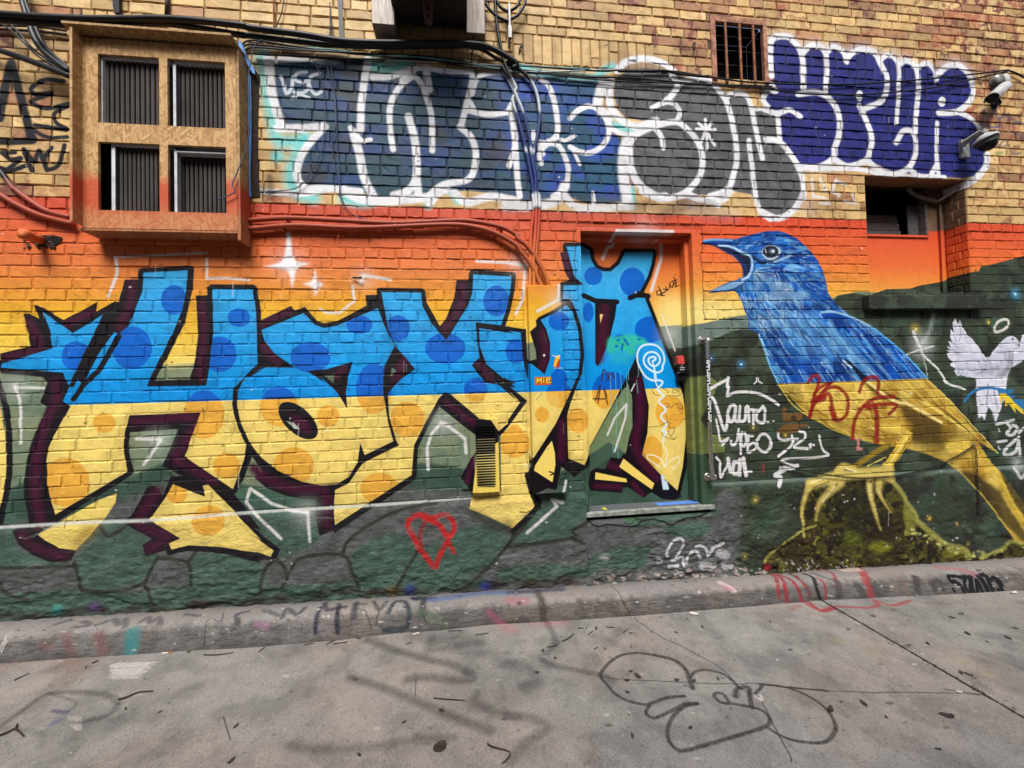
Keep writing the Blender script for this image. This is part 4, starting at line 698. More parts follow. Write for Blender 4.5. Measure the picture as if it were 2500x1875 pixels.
# ------------------------------------------------------------------ street and kerb canvases
def g_uv(x, y): q = hit_g(x, y); return q[0], q[1]
ground = Canvas('street paint', -4.6, 7.0, -2.75, -.20, 330, g_uv)
KW, KF = 0.205, 0.24
_ft = [hit_g(*q) for q in ((-200, 1632), (0, 1618.7), (640, 1580), (1199, 1526), (1541, 1504), (2005, 1467), (2453, 1445), (2560, 1440))]
def kfoot(x): return float(np.interp(x, [q[0] for q in _ft], [-q[1] for q in _ft]))
def k_uv(x, y):
    q = hit_g(x, y, KH)
    if q[1] > -KW: return q[0], q[1]
    k = .5
    for _ in range(8):
        h = hit_y(x, y, -(KW + k * (kfoot(q[0]) - KW))); k = min(1.2, max(0, (zb(h[0]) - .01 - h[2]) / .11))
    return h[0], -KW - .11 * k
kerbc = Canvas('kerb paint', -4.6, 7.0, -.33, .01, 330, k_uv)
for c, cl in ((ground, (152, 148, 143)), (kerbc, (146, 141, 137))):
    n1 = noise(c.h, c.w, 90, 4); n2 = noise(c.h, c.w, 3, 3); n3 = noise(c.h, c.w, 30, 3)
    c.n1, c.n3, c.n2 = n1, n3, n1; c.speck = (n2 > .5).astype(np.float32)
    c.im[:] = lin(cl) * (.80 + .24 * n1[..., None] + .35 * (n2[..., None] - .5) + .1 * n3[..., None])
    warm = np.clip((noise(c.h, c.w, 160, 3) - .45) / .2, 0, 1)[..., None]; c.im *= 1 + (np.array([1.05, .985, .94]) - 1) * warm
    dk = np.clip((n2 - .70) / .06, 0, 1)[..., None]; c.im *= 1 - .35 * dk
    lt = np.clip((.30 - n2) / .05, 0, 1)[..., None]; c.im += .22 * lt * (lin((225, 216, 204)) - c.im)
CANVS = [ground]
st_ = noise(ground.h, ground.w, 46, 5); st2 = noise(ground.h, ground.w, 14, 4); st3 = noise(ground.h, ground.w, 200, 3)
ground.im *= (1 - .20 * np.clip((st_ - .52) / .14, 0, 1) - .10 * np.clip((st2 - .55) / .1, 0, 1) - .14 * np.clip((st3 - .5) / .15, 0, 1) + .10 * np.clip((.45 - st_) / .1, 0, 1))[..., None]
for i in range(420):          # pits, old gum and drips of paint
    x, y = bz.uniform(-100, 2600), bz.uniform(1460, 1880); L = bz.uniform(.8, 3.2) if i > 60 else bz.uniform(3, 7); el('P:%f,%f' % (x, y), L * bz.uniform(1, 1.7), L * .6, bz.choice([(60, 56, 53), (84, 79, 75), (96, 92, 88), (196, 190, 182)]), soft=.6, a=bz.uniform(.3, .75))
for i in range(60):           # crumbled lips of the joint and cracks
    t = bz.random(); x, y = 2005 + t * 495, 1467 + t * 280; el('P:%f,%f' % (x + bz.gauss(0, 5), y + bz.gauss(0, 4)), bz.uniform(2, 7), bz.uniform(1, 3), bz.choice([(70, 62, 55), (190, 184, 176), (90, 80, 70)]), soft=1, a=.6)
GM = (52, 48, 47)
for q, w_, a in (('32:1240,760 1100,742 960,760 860,820 800,890 780,940 840,1010 900,1080 1000,1140 1140,1175 1200,1170 1340,1120 1490,1105', 26, .8), ('32:1200,1180 1165,1240 1200,1280 1260,1285 1400,1220 1500,1170 1600,1165', 28, .8), ('32:1600,1170 1500,1190 1400,1270 1350,1380 1360,1480 1420,1550 1500,1565 1700,1510 2000,1420 2180,1360 2212,1300 2150,1230 2060,1200 1900,1170 1800,1160 1745,1110 1760,1080 1820,1090 1870,1160', 30, .8),
                 ('32:1240,760 1400,800 1500,880 1530,950 1560,1040', 34, .8), ('32:1540,950 1580,900 1680,885 1820,920 1920,1000 1950,1040', 22, .8), ('32:1940,1040 2030,1030 2040,1100 2060,1200', 34, .75), ('32:2070,1100 2140,1030 33:0,1010 200,1030 400,1110 550,1220 620,1340 610,1420 540,1490 420,1500 280,1480 160,1440 70,1385', 26, .8), ('32:1920,1110 1930,1060', 40, .7),
                 ('31:960,630 1200,720 1500,800 1700,850 1840,940 1760,975 1500,950 1300,960', 70, .42), ('31:1340,620 1600,590 1900,640', 100, .28), ('31:1500,620 1480,720 1700,680 1900,650', 60, .3), ('31:820,950 1100,1040 1400,1160 1700,1290 1990,1400', 75, .42), ('31:310,1530 600,1560 900,1550 1300,1480 1680,1455', 80, .32), ('31:2212,1290 1900,1180 1880,1080', 80, .35), ('32:0,830 150,850 240,980 160,1040', 100, .32), ('32:0,1270 200,1290 330,1380 150,1500 20,1659', 80, .35), ('32:330,480 400,650 290,800 500,870 780,930 880,970', 50, .4), ('32:870,640 960,560', 70, .2), ('31:1750,700 2000,760 2212,880', 120, .22),
                 ('30:-10,1370 200,1220 400,1090 700,1075 900,1100 990,1160 950,1240 840,1290 700,1320', 48, .4), ('30:400,1080 640,1160 560,1250', 24, .3), ('30:440,1230 560,1240', 34, .35), ('30:0,1380 340,1420 340,1540', 40, .18), ('30:1560,830 1700,880 1950,870', 90, .16)):
    s(q, w_, GM, soft=.35 if w_ < 40 else .6, a=min(.9, a * 1.3), grain=.2)
for i in range(26):
    y = 825 + i * 5.2 + bz.uniform(-3, 3); l_, r_ = 950 - i * .8 + bz.uniform(-25, 25), 1310 - i * 6 + bz.uniform(-50, 30); s('30:%f,%f %f,%f' % (l_, y + 4, r_, y - 6), bz.uniform(6, 12), (196, 190, 186), soft=.4, a=.9, grain=.35)
for q, a in ( ('30:590,1350 690,1340 690,1390 640,1400', .8), ('30:560,1270 690,1280 690,1320 570,1310', .5), ('30:910,1410 1000,1430 990,1450', .4)): p(q, (190, 184, 178), soft=4, a=a, grain=.4)
s('30:430,1350 500,1310', 26, (84, 88, 130), soft=.5, a=.7); s('30:450,1230 550,1245', 26, (92, 90, 120), soft=.5, a=.6)
for q in ('30:600,700 640,900', '30:0,840 400,800 900,760'): s(q, 120, (150, 112, 96), soft=1, a=.25)
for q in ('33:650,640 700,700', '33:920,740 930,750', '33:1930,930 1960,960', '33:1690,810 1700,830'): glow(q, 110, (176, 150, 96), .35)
# cracks
CK = (44, 40, 38)
for q, w_ in (('32:1050,440 1180,530 1300,610 1470,690 1560,730 1660,790 1800,870 1920,990', 7), ('32:780,940 1000,965 1400,985 1700,1000 2000,1000 33:0,1000 200,1030 520,1055 940,1075 1500,1075 1840,1090', 8), ('32:1920,1005 1990,1060 2120,1110', 10), ('33:0,1140 100,1340 180,1500 230,1590 255,1659', 10), ('31:1370,960 1360,1100', 3), ('30:1880,1280 1950,1480', 4), ('33:240,1030 560,1060', 16), ('33:1540,1050 1840,1090', 10)):
    P_, sc_ = pts(q); P2 = smooth_pts(P_, False, 6); P2 = P2 + np.array([[bz.gauss(0, 1.1), bz.gauss(0, .8)] for _ in P2])
    s('P:' + ' '.join('%f,%f' % tuple(k) for k in P2), w_ * .2893, CK, soft=.4, a=.85, sm=0)
s('33:1080,630 1140,660 1400,810', 10, (200, 190, 180), a=.5); s('32:2080,1100 2140,1140 33:-10,1100', 22, (205, 196, 188), soft=.5, a=.8)
for q in ('33:80,90 150,100 200,180 210,330', '33:200,90 290,160 340,300 500,380 560,370 780,350 920,360 990,330 940,290'): s('33:400,310 500,385 600,365', 26, (150, 52, 58), soft=.5, a=.5)
s('33:630,350 780,355 900,360 985,335 950,295 1100,340 1250,300', 24, (158, 66, 70), soft=.5, a=.75); s('33:360,310 500,385 600,350', 34, (158, 62, 66), soft=.5, a=.75); s('33:240,375 320,345', 30, (150, 80, 80), soft=.8, a=.5); s('33:1260,290 1400,320 1600,330', 16, (100, 92, 84), soft=.6, a=.5)
for q in ('32:200,490 480,490', '31:2050,470 2120,520', '32:0,560 60,540'): s(q, 60, (186, 96, 110), soft=1, a=.3)
CANVS = [kerbc]
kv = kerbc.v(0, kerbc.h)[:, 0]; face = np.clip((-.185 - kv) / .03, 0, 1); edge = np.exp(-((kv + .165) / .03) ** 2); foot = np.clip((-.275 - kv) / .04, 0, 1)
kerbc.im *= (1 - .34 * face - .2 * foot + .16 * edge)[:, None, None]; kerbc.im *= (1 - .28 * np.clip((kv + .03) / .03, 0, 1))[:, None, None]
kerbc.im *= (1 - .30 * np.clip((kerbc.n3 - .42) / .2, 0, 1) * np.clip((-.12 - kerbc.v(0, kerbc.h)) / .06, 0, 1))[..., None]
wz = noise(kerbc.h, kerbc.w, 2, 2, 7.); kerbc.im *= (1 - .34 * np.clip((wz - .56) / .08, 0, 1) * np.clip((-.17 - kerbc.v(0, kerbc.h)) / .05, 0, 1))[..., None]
KB = (58, 58, 66)
for q, w_, a, cl in (('30:440,510 560,470', 36, .5, KB), ('30:620,520 760,500 700,470', 30, .5, KB), ('30:820,500 960,460 1000,500', 34, .5, KB), ('30:1060,450 1060,510', 34, .5, KB), ('30:1180,480 1250,440 1270,480 1340,440 1350,490', 30, .5, KB), ('30:1560,420 1680,430', 30, .5, KB), ('30:1880,400 1860,460 1740,470 1720,690', 70, .75, (44, 44, 52)), ('30:2090,390 1990,420 2010,470', 28, .6, KB), ('31:90,380 200,420', 34, .5, KB), ('31:240,430 280,370 360,410 430,360', 30, .6, KB), ('31:560,360 520,560', 44, .8, (40, 42, 62)), ('31:600,320 620,370 770,350', 36, .7, KB), ('31:720,330 710,560', 46, .8, (36, 38, 50)), ('31:860,320 840,430', 40, .7, KB), ('31:850,370 940,380 990,540', 34, .6, KB), ('31:860,330 950,320', 24, .5, KB), ('31:1010,310 1060,370 1120,310', 26, .6, KB), ('31:1060,370 1030,500', 24, .5, KB), ('31:1130,380 1200,310 1290,330 1310,430 1270,540 1100,550', 46, .75, (54, 60, 66)), ('31:1350,280 1520,280', 50, .8, (38, 42, 62)), ('31:1430,290 1420,400', 40, .7, KB), ('31:1420,400 1450,480', 10, .8, (30, 30, 36)),
                     ('31:1500,290 1880,240 2212,230', 50, .6, (96, 116, 156)), ('32:20,230 460,200', 46, .7, (80, 76, 90)), ('32:250,220 290,320 300,450', 66, .6, (60, 54, 52)), ('32:0,290 150,290', 60, .45, (170, 100, 112)), ('31:1980,400 2120,530', 60, .5, (160, 90, 120)), ('31:20,470 110,510', 60, .4, (150, 100, 130)), ('30:560,560 600,740', 70, .35, (130, 70, 74)), ('30:830,580 870,720', 90, .4, (120, 60, 66)), ('30:1110,560 1100,720', 120, .75, (66, 126, 126)), ('30:340,660 420,690', 60, .3, (120, 70, 74)), ('32:600,280 620,340', 60, .4, (70, 66, 60)), ('32:760,260 740,420', 40, .3, (80, 76, 70)), ('32:1050,270 1090,320', 60, .4, (70, 66, 60)), ('31:1400,380 1600,480', 90, .35, (90, 110, 84)), ('32:1800,150 1900,190', 40, .6, (220, 200, 200)), ('32:1820,180 1880,190', 26, .5, (190, 120, 130)),
                     ('33:70,70 130,120 150,280', 22, .75, (150, 58, 64)), ('33:110,70 190,140 220,320', 26, .75, (150, 54, 60)), ('33:150,80 280,150 350,330', 30, .75, (150, 50, 56)), ('33:290,90 380,180 410,260', 28, .75, (150, 50, 56)), ('33:480,110 550,290', 22, .7, (150, 60, 66)), ('33:200,40 560,50 640,150', 18, .6, (150, 60, 66)), ('33:700,40 820,25 900,150 920,280', 44, .7, (160, 56, 62)), ('33:690,40 800,35', 50, .8, (206, 190, 176)), ('33:880,10 1080,50 1180,140 1240,290', 22, .7, (160, 70, 76)), ('33:630,120 650,270', 60, .5, (56, 48, 48)), ('33:800,150 870,280', 60, .55, (62, 66, 62)), ('33:940,120 980,260', 70, .5, (62, 64, 62)), ('33:1300,90 1310,200', 70, .6, (48, 42, 46)), ('33:1450,200 1480,120 1520,200', 50, .55, (54, 46, 50)), ('33:1480,20 1700,40 1820,70', 40, .55, (170, 110, 116)), ('33:430,70 560,110 660,130', 26, .5, (70, 80, 80)), ('33:1880,20 2000,60 2040,110', 14, .5, (90, 84, 80)), ('33:2080,0 2212,60', 14, .5, (100, 90, 86))):
    s(q, w_, cl, soft=.5, a=min(1, a * 1.35), grain=.25)
TILES['V'] = (2207, 1367, 293 / 1270)
for q, w_ in (('V:600,185 540,155 490,160 480,195 505,235 560,245 600,280 640,360', 46), ('V:515,305 520,325', 30), ('V:640,225 650,180 690,200 695,335 650,300 635,235', 36), ('V:600,165 720,170', 34), ('V:705,165 730,330 770,340 765,225', 38), ('V:770,210 790,240 825,345', 40), ('V:800,175 840,220 880,320', 60), ('V:830,150 880,180 940,335', 50), ('V:860,130 930,215', 40), ('V:930,200 1000,205 1040,260', 40), ('V:1000,230 1040,325 1000,325', 50)): s(q, w_, (22, 22, 24), soft=.2, a=1)
for i in range(340):
    x = bz.uniform(-100, 2600); y = 1565 - x * .062 + bz.gauss(0, 22); L = bz.uniform(.8, 3); el('P:%f,%f' % (x, y), L * bz.uniform(1, 3), L * .7, bz.choice([(208, 202, 196), (60, 54, 52), (44, 40, 40), (180, 172, 166)]), soft=.5, a=bz.uniform(.3, .8))
for q in ('32:840,155 930,220 980,300 1030,425', '33:360,75 440,110 470,200 500,295', '32:960,290 985,340'): s(q, 11 if q[:2] == '32' else 30, (26, 24, 24), soft=.3, a=.9)
for q in ('30:0,730 50,600 110,560', '30:20,730 60,620'): s(q, 14, (206, 200, 196), soft=.5, a=.7)
CANVS = []
# flaked, faded street paint at the wall foot is dusted over once more
def to_image(c):
    im = bpy.data.images.new(c.name, c.w, c.h, alpha=False)
    g_ = c.im @ np.array([.25, .62, .13], np.float32); L_ = np.clip((g_[..., None] + (c.im - g_[..., None]) * 1.05) * ALBEDO, 0, 1); L_ = np.where(L_ <= .0031308, L_ * 12.92, 1.055 * np.power(L_, 1 / 2.4) - .055)
    a = np.ones((c.h, c.w, 4), np.float32); a[..., :3] = L_
    im.pixels.foreach_set(a.ravel()); im.pack(); return im
ALBEDO = 0.80
CANVS = [wall, door]
s('22:660,1185 700,1235 760,1258 830,1240 900,1248 1060,1260 1120,1220 1200,1200 1300,1215 1370,1242 1480,1190 1600,1175 1740,1120', 12, (20, 18, 18), soft=.3)
for q in ('12:1632,330 1645,480 1622,560 1632,640 1650,720 1640,800 1655,900 1648,1000 1668,1110', '12:565,340 555,430 570,520 560,620 575,700 560,780', '12:455,290 900,298 1640,318'): 
    P_, sc_ = pts(q); P2 = smooth_pts(P_, False, 8); P2 = P2 + np.array([[bz.gauss(0, 1.0), bz.gauss(0, .4)] for _ in P2]); s('P:' + ' '.join('%f,%f' % tuple(k) for k in P2), 2.2, (70, 34, 22), soft=.4, a=.8, sm=0)
CANVS = []
# ================================================================== materials
MATS = {}
def nodes(name, rough=.7, metal=0.0, spec=.25):
    m = bpy.data.materials.new(name); m.use_nodes = True; n = m.node_tree.nodes; b = n['Principled BSDF']
    b.inputs['Roughness'].default_value = rough; b.inputs['Metallic'].default_value = metal; b.inputs['Specular IOR Level'].default_value = spec
    return m, n, m.node_tree.links, b
def add_bump(n, l, b, co, fine=(90, .35, .004), coarse=(18, .3, .006)):
    prev = None
    for sc_, st, ds in (coarse, fine):
        t = n.new('ShaderNodeTexNoise'); t.inputs['Scale'].default_value = sc_; t.inputs['Detail'].default_value = 6; t.inputs['Roughness'].default_value = .62
        l.new(co, t.inputs['Vector']); bp = n.new('ShaderNodeBump'); bp.inputs['Strength'].default_value = st; bp.inputs['Distance'].default_value = ds
        l.new(t.outputs[0], bp.inputs['Height'])
        if prev: l.new(prev.outputs[0], bp.inputs['Normal'])
        prev = bp
    l.new(prev.outputs[0], b.inputs['Normal']); return prev
def painted(name, canvas, img, rough=.62, axes='XZ', mortar=False, fine=(110, .35, .003), coarse=(22, .3, .006), uvmap=False, top_black=None, grain=0.0, gscale=150):
    m, n, l, b = nodes(name, rough)
    geo = n.new('ShaderNodeNewGeometry'); co = geo.outputs['Position']
    tex = n.new('ShaderNodeTexImage'); tex.image = img; tex.extension = 'EXTEND'; tex.interpolation = 'Linear'
    if uvmap:
        u = n.new('ShaderNodeUVMap'); l.new(u.outputs[0], tex.inputs[0])
    else:
        mp = n.new('ShaderNodeSeparateXYZ'); l.new(co, mp.inputs[0]); cb = n.new('ShaderNodeCombineXYZ')
        for k, (ax, lo, hi) in enumerate(((axes[0], canvas.u0, canvas.u1), (axes[1], canvas.v0, canvas.v1))):
            r = n.new('ShaderNodeMapRange'); r.clamp = False; r.inputs[1].default_value = lo; r.inputs[2].default_value = hi
            l.new(mp.outputs[ax], r.inputs[0]); l.new(r.outputs[0], cb.inputs[k])
        l.new(cb.outputs[0], tex.inputs[0])
    col = tex.outputs[0]
    if mortar or top_black is not None:             # bare, dirty mortar shows more above the sunset band
        z = n.new('ShaderNodeSeparateXYZ'); l.new(co, z.inputs[0]); r = n.new('ShaderNodeMapRange')
        z0 = ZR - .01 if mortar else top_black
        r.inputs[1].default_value = z0; r.inputs[2].default_value = z0 + .02; l.new(z.outputs[2], r.inputs[0])
        mix = n.new('ShaderNodeMix'); mix.data_type = 'RGBA'; l.new(r.outputs[0], mix.inputs[0])
        if mortar:
            lo = n.new('ShaderNodeMix'); lo.data_type = 'RGBA'; lo.inputs[0].default_value = .05; l.new(col, lo.inputs[6]); lo.inputs[7].default_value = (.03, .026, .024, 1)
            hi = n.new('ShaderNodeMix'); hi.data_type = 'RGBA'; hi.inputs[0].default_value = .42; l.new(col, hi.inputs[6]); hi.inputs[7].default_value = (.09, .06, .046, 1)
            l.new(lo.outputs[2], mix.inputs[6]); l.new(hi.outputs[2], mix.inputs[7])
        else:
            l.new(col, mix.inputs[6]); mix.inputs[7].default_value = (.012, .012, .014, 1)
        col = mix.outputs[2]
    # fine dirt and wear in the paint film
    t = n.new('ShaderNodeTexNoise'); t.inputs['Scale'].default_value = gscale; t.inputs['Detail'].default_value = 5; l.new(co, t.inputs['Vector'])
    mr = n.new('ShaderNodeMapRange'); mr.inputs[1].default_value = .3; mr.inputs[2].default_value = .75; mr.inputs[3].default_value = 1.08 + grain; mr.inputs[4].default_value = .84 - grain; l.new(t.outputs[0], mr.inputs[0])
    mu = n.new('ShaderNodeMix'); mu.data_type = 'RGBA'; mu.blend_type = 'MULTIPLY'; mu.inputs[0].default_value = 1; l.new(col, mu.inputs[6]); l.new(mr.outputs[0], mu.inputs[7])
    l.new(mu.outputs[2], b.inputs['Base Color'])
    add_bump(n, l, b, co, fine, coarse); return m
def plain(name, c1, c2=None, rough=.6, metal=0.0, scale=30, bump=.15, stretch=(1, 1, 1), dist=.003):
    if name in MATS: return MATS[name]
    m, n, l, b = nodes(name, rough, metal); c2 = c2 or tuple(k * .7 for k in c1)
    tc = n.new('ShaderNodeTexCoord'); mp = n.new('ShaderNodeMapping'); mp.inputs['Scale'].default_value = stretch; l.new(tc.outputs['Object'], mp.inputs[0])
    t = n.new('ShaderNodeTexNoise'); t.inputs['Scale'].default_value = scale; t.inputs['Detail'].default_value = 6; l.new(mp.outputs[0], t.inputs['Vector'])
    r = n.new('ShaderNodeValToRGB'); r.color_ramp.elements[0].position = .35; r.color_ramp.elements[1].position = .68
    r.color_ramp.elements[0].color = (*(float(k) for k in lin(c1)), 1); r.color_ramp.elements[1].color = (*(float(k) for k in lin(c2)), 1)
    l.new(t.outputs[0], r.inputs[0]); l.new(r.outputs[0], b.inputs['Base Color'])
    if bump: add_bump(n, l, b, mp.outputs[0], (scale * 4, bump, dist), (scale, bump, dist))
    MATS[name] = m; return m
def osb(name, tint):
    """strand board: overlapping pale and dark flakes; the lower part sprayed with the sunset paint"""
    m, n, l, b = nodes(name, .7); geo = n.new('ShaderNodeNewGeometry'); co = geo.outputs['Position']
    outs = []
    for rot, sc_ in ((.45, (.06, .03, .012)), (-.75, (.07, .03, .014)), (1.45, (.05, .03, .011))):
        mp = n.new('ShaderNodeMapping'); mp.vector_type = 'TEXTURE'; mp.inputs['Rotation'].default_value = (0, rot, 0); mp.inputs['Scale'].default_value = sc_; l.new(co, mp.inputs[0])
        v = n.new('ShaderNodeTexVoronoi'); v.inputs['Scale'].default_value = 1.0; l.new(mp.outputs[0], v.inputs['Vector']); outs.append(v)
    s1 = n.new('ShaderNodeSeparateColor'); l.new(outs[0].outputs['Color'], s1.inputs[0]); s2 = n.new('ShaderNodeSeparateColor'); l.new(outs[1].outputs['Color'], s2.inputs[0]); s3 = n.new('ShaderNodeSeparateColor'); l.new(outs[2].outputs['Color'], s3.inputs[0])
    g = n.new('ShaderNodeMath'); g.operation = 'GREATER_THAN'; g.inputs[1].default_value = .55; l.new(s2.outputs[1], g.inputs[0])
    g2 = n.new('ShaderNodeMath'); g2.operation = 'GREATER_THAN'; g2.inputs[1].default_value = .6; l.new(s3.outputs[1], g2.inputs[0])
    m1 = n.new('ShaderNodeMix'); l.new(g.outputs[0], m1.inputs[0]); l.new(s1.outputs[0], m1.inputs[2]); l.new(s2.outputs[0], m1.inputs[3])
    d = n.new('ShaderNodeMix'); l.new(g2.outputs[0], d.inputs[0]); l.new(m1.outputs[0], d.inputs[2]); l.new(s3.outputs[0], d.inputs[3])
    r = n.new('ShaderNodeValToRGB'); e = r.color_ramp.elements; e[0].position = .05; e[1].position = .95
    e[0].color = (*(float(k) for k in lin((166, 124, 78)) * tint), 1); e[1].color = (*(float(k) for k in lin((208, 170, 118)) * tint), 1)
    q = r.color_ramp.elements.new(.5); q.color = (*(float(k) for k in lin((190, 150, 98)) * tint), 1)
    l.new(d.outputs[0], r.inputs[0])
    z = n.new('ShaderNodeSeparateXYZ'); l.new(co, z.inputs[0]); t = n.new('ShaderNodeTexNoise'); t.inputs['Scale'].default_value = 14; l.new(co, t.inputs['Vector'])
    ad = n.new('ShaderNodeMath'); ad.operation = 'MULTIPLY_ADD'; ad.inputs[1].default_value = .10; l.new(t.outputs[0], ad.inputs[0]); l.new(z.outputs[2], ad.inputs[2])
    mr = n.new('ShaderNodeMapRange'); mr.inputs[1].default_value = 1.50; mr.inputs[2].default_value = 1.42; l.new(ad.outputs[0], mr.inputs[0])
    ml = n.new('ShaderNodeMapRange'); ml.inputs[1].default_value = 1.20; ml.inputs[2].default_value = 1.30; ml.inputs[3].default_value = .45; ml.inputs[4].default_value = .86; l.new(ad.outputs[0], ml.inputs[0])
    f = n.new('ShaderNodeMath'); f.operation = 'MULTIPLY'; l.new(mr.outputs[0], f.inputs[0]); l.new(ml.outputs[0], f.inputs[1])
    mix = n.new('ShaderNodeMix'); mix.data_type = 'RGBA'; l.new(f.outputs[0], mix.inputs[0]); l.new(r.outputs[0], mix.inputs[6]); mix.inputs[7].default_value = (*(float(k) for k in lin((196, 74, 46)) * tint), 1)
    l.new(mix.outputs[2], b.inputs['Base Color'])
    bp = n.new('ShaderNodeBump'); bp.inputs['Strength'].default_value = .4; bp.inputs['Distance'].default_value = .003; l.new(d.outputs[0], bp.inputs['Height']); l.new(bp.outputs[0], b.inputs['Normal'])
    return m

IMG = {c.name: to_image(c) for c in (wall, door, trough, vent, board, ground, kerbc)}
MW = painted('painted brick', wall, IMG['wall paint'], .58)
MMORT = painted('mortar joints', wall, IMG['wall paint'], .85, mortar=True, fine=(140, .8, .006), coarse=(45, .9, .012))
MPL = painted('painted render', wall, IMG['wall paint'], .62, fine=(150, .8, .005), coarse=(62, .8, .009))
MDOOR = painted('painted door', door, IMG['door paint'], .42, fine=(200, .06, .001), coarse=(12, .05, .002))
MTR = painted('painted sheet cover', trough, IMG['cover paint'], .42, fine=(200, .06, .001), coarse=(8, .08, .003))
MVENT = painted('painted vent cover', vent, IMG['vent paint'], .42, fine=(200, .06, .001), coarse=(12, .05, .002))
MBOARD = painted('painted plywood', board, IMG['board paint'], .7, fine=(160, .5, .002), coarse=(30, .4, .003))
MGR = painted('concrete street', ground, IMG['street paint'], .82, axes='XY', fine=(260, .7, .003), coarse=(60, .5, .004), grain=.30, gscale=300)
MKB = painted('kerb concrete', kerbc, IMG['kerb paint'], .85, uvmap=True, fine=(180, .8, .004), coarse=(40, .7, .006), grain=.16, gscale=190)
MCOND = painted('painted conduit', wall, IMG['wall paint'], .45, fine=(90, .05, .001), coarse=(20, .05, .001))
def strand_mat(st):
    """ribbed conduit: black at the top, over-sprayed white, then navy with white flecks, orange below the sunset line"""
    m, n, l, b = nodes('sprayed strand', .45); geo = n.new('ShaderNodeNewGeometry'); z = n.new('ShaderNodeSeparateXYZ'); l.new(geo.outputs['Position'], z.inputs[0])
    t = n.new('ShaderNodeTexNoise'); t.inputs['Scale'].default_value = 9; l.new(geo.outputs['Position'], t.inputs['Vector'])
    ad = n.new('ShaderNodeMath'); ad.operation = 'MULTIPLY_ADD'; ad.inputs[1].default_value = .14; l.new(t.outputs[0], ad.inputs[0]); l.new(z.outputs[2], ad.inputs[2])
    mr = n.new('ShaderNodeMapRange'); mr.inputs[1].default_value = .6; mr.inputs[2].default_value = 2.6; l.new(ad.outputs[0], mr.inputs[0])
    r = n.new('ShaderNodeValToRGB'); e = r.color_ramp.elements
    e.remove(e[1])
    for i, (zz, c) in enumerate(st):
        q = e[0] if i == 0 else e.new((zz - .6) / 2.0); q.position = (zz - .6) / 2.0; q.color = (*(float(k) * .8 for k in lin(c)), 1)
    l.new(mr.outputs[0], r.inputs[0]); l.new(r.outputs[0], b.inputs['Base Color']); return m
MSTRAND = strand_mat([(.6, (236, 160, 70)), (.95, (226, 128, 66)), (1.30, (206, 82, 56)), (1.385, (204, 76, 54)), (1.40, (40, 36, 40)), (1.44, (226, 226, 230)), (1.50, (220, 222, 228)), (1.54, (44, 58, 120)), (1.80, (52, 66, 128)), (1.84, (220, 224, 230)), (1.87, (40, 54, 112)), (2.10, (58, 74, 120)), (2.14, (206, 212, 214)), (2.32, (190, 200, 204)), (2.36, (24, 24, 26)), (2.6, (24, 24, 26))])
MCOND = strand_mat([(.6, (214, 150, 64)), (.9, (196, 106, 56)), (1.15, (172, 80, 54)), (1.40, (164, 70, 52)), (1.47, (120, 70, 56)), (1.5, (30, 28, 30)), (2.6, (24, 24, 26))])
MCABLE = plain('black cable', (34, 33, 35), (20, 20, 22), .45, bump=.05)
MGREYM = plain('grey metal', (150, 150, 148), (120, 118, 116), .45, .3, 20, .05)
MDARK = plain('dark interior', (22, 20, 20), (14, 13, 13), .9)
MRUST = plain('rusty steel', (150, 96, 66), (96, 60, 44), .75, .2, 40, .2)
MSTEEL = plain('brushed steel', (196, 190, 184), (160, 154, 148), .3, .85, 60, .04)
MWHITE = plain('white plastic', (214, 212, 210), (188, 186, 184), .5, 0, 20, .03)
MBLACK = plain('black plastic', (26, 26, 27), (18, 18, 19), .35, 0, 20, .03)

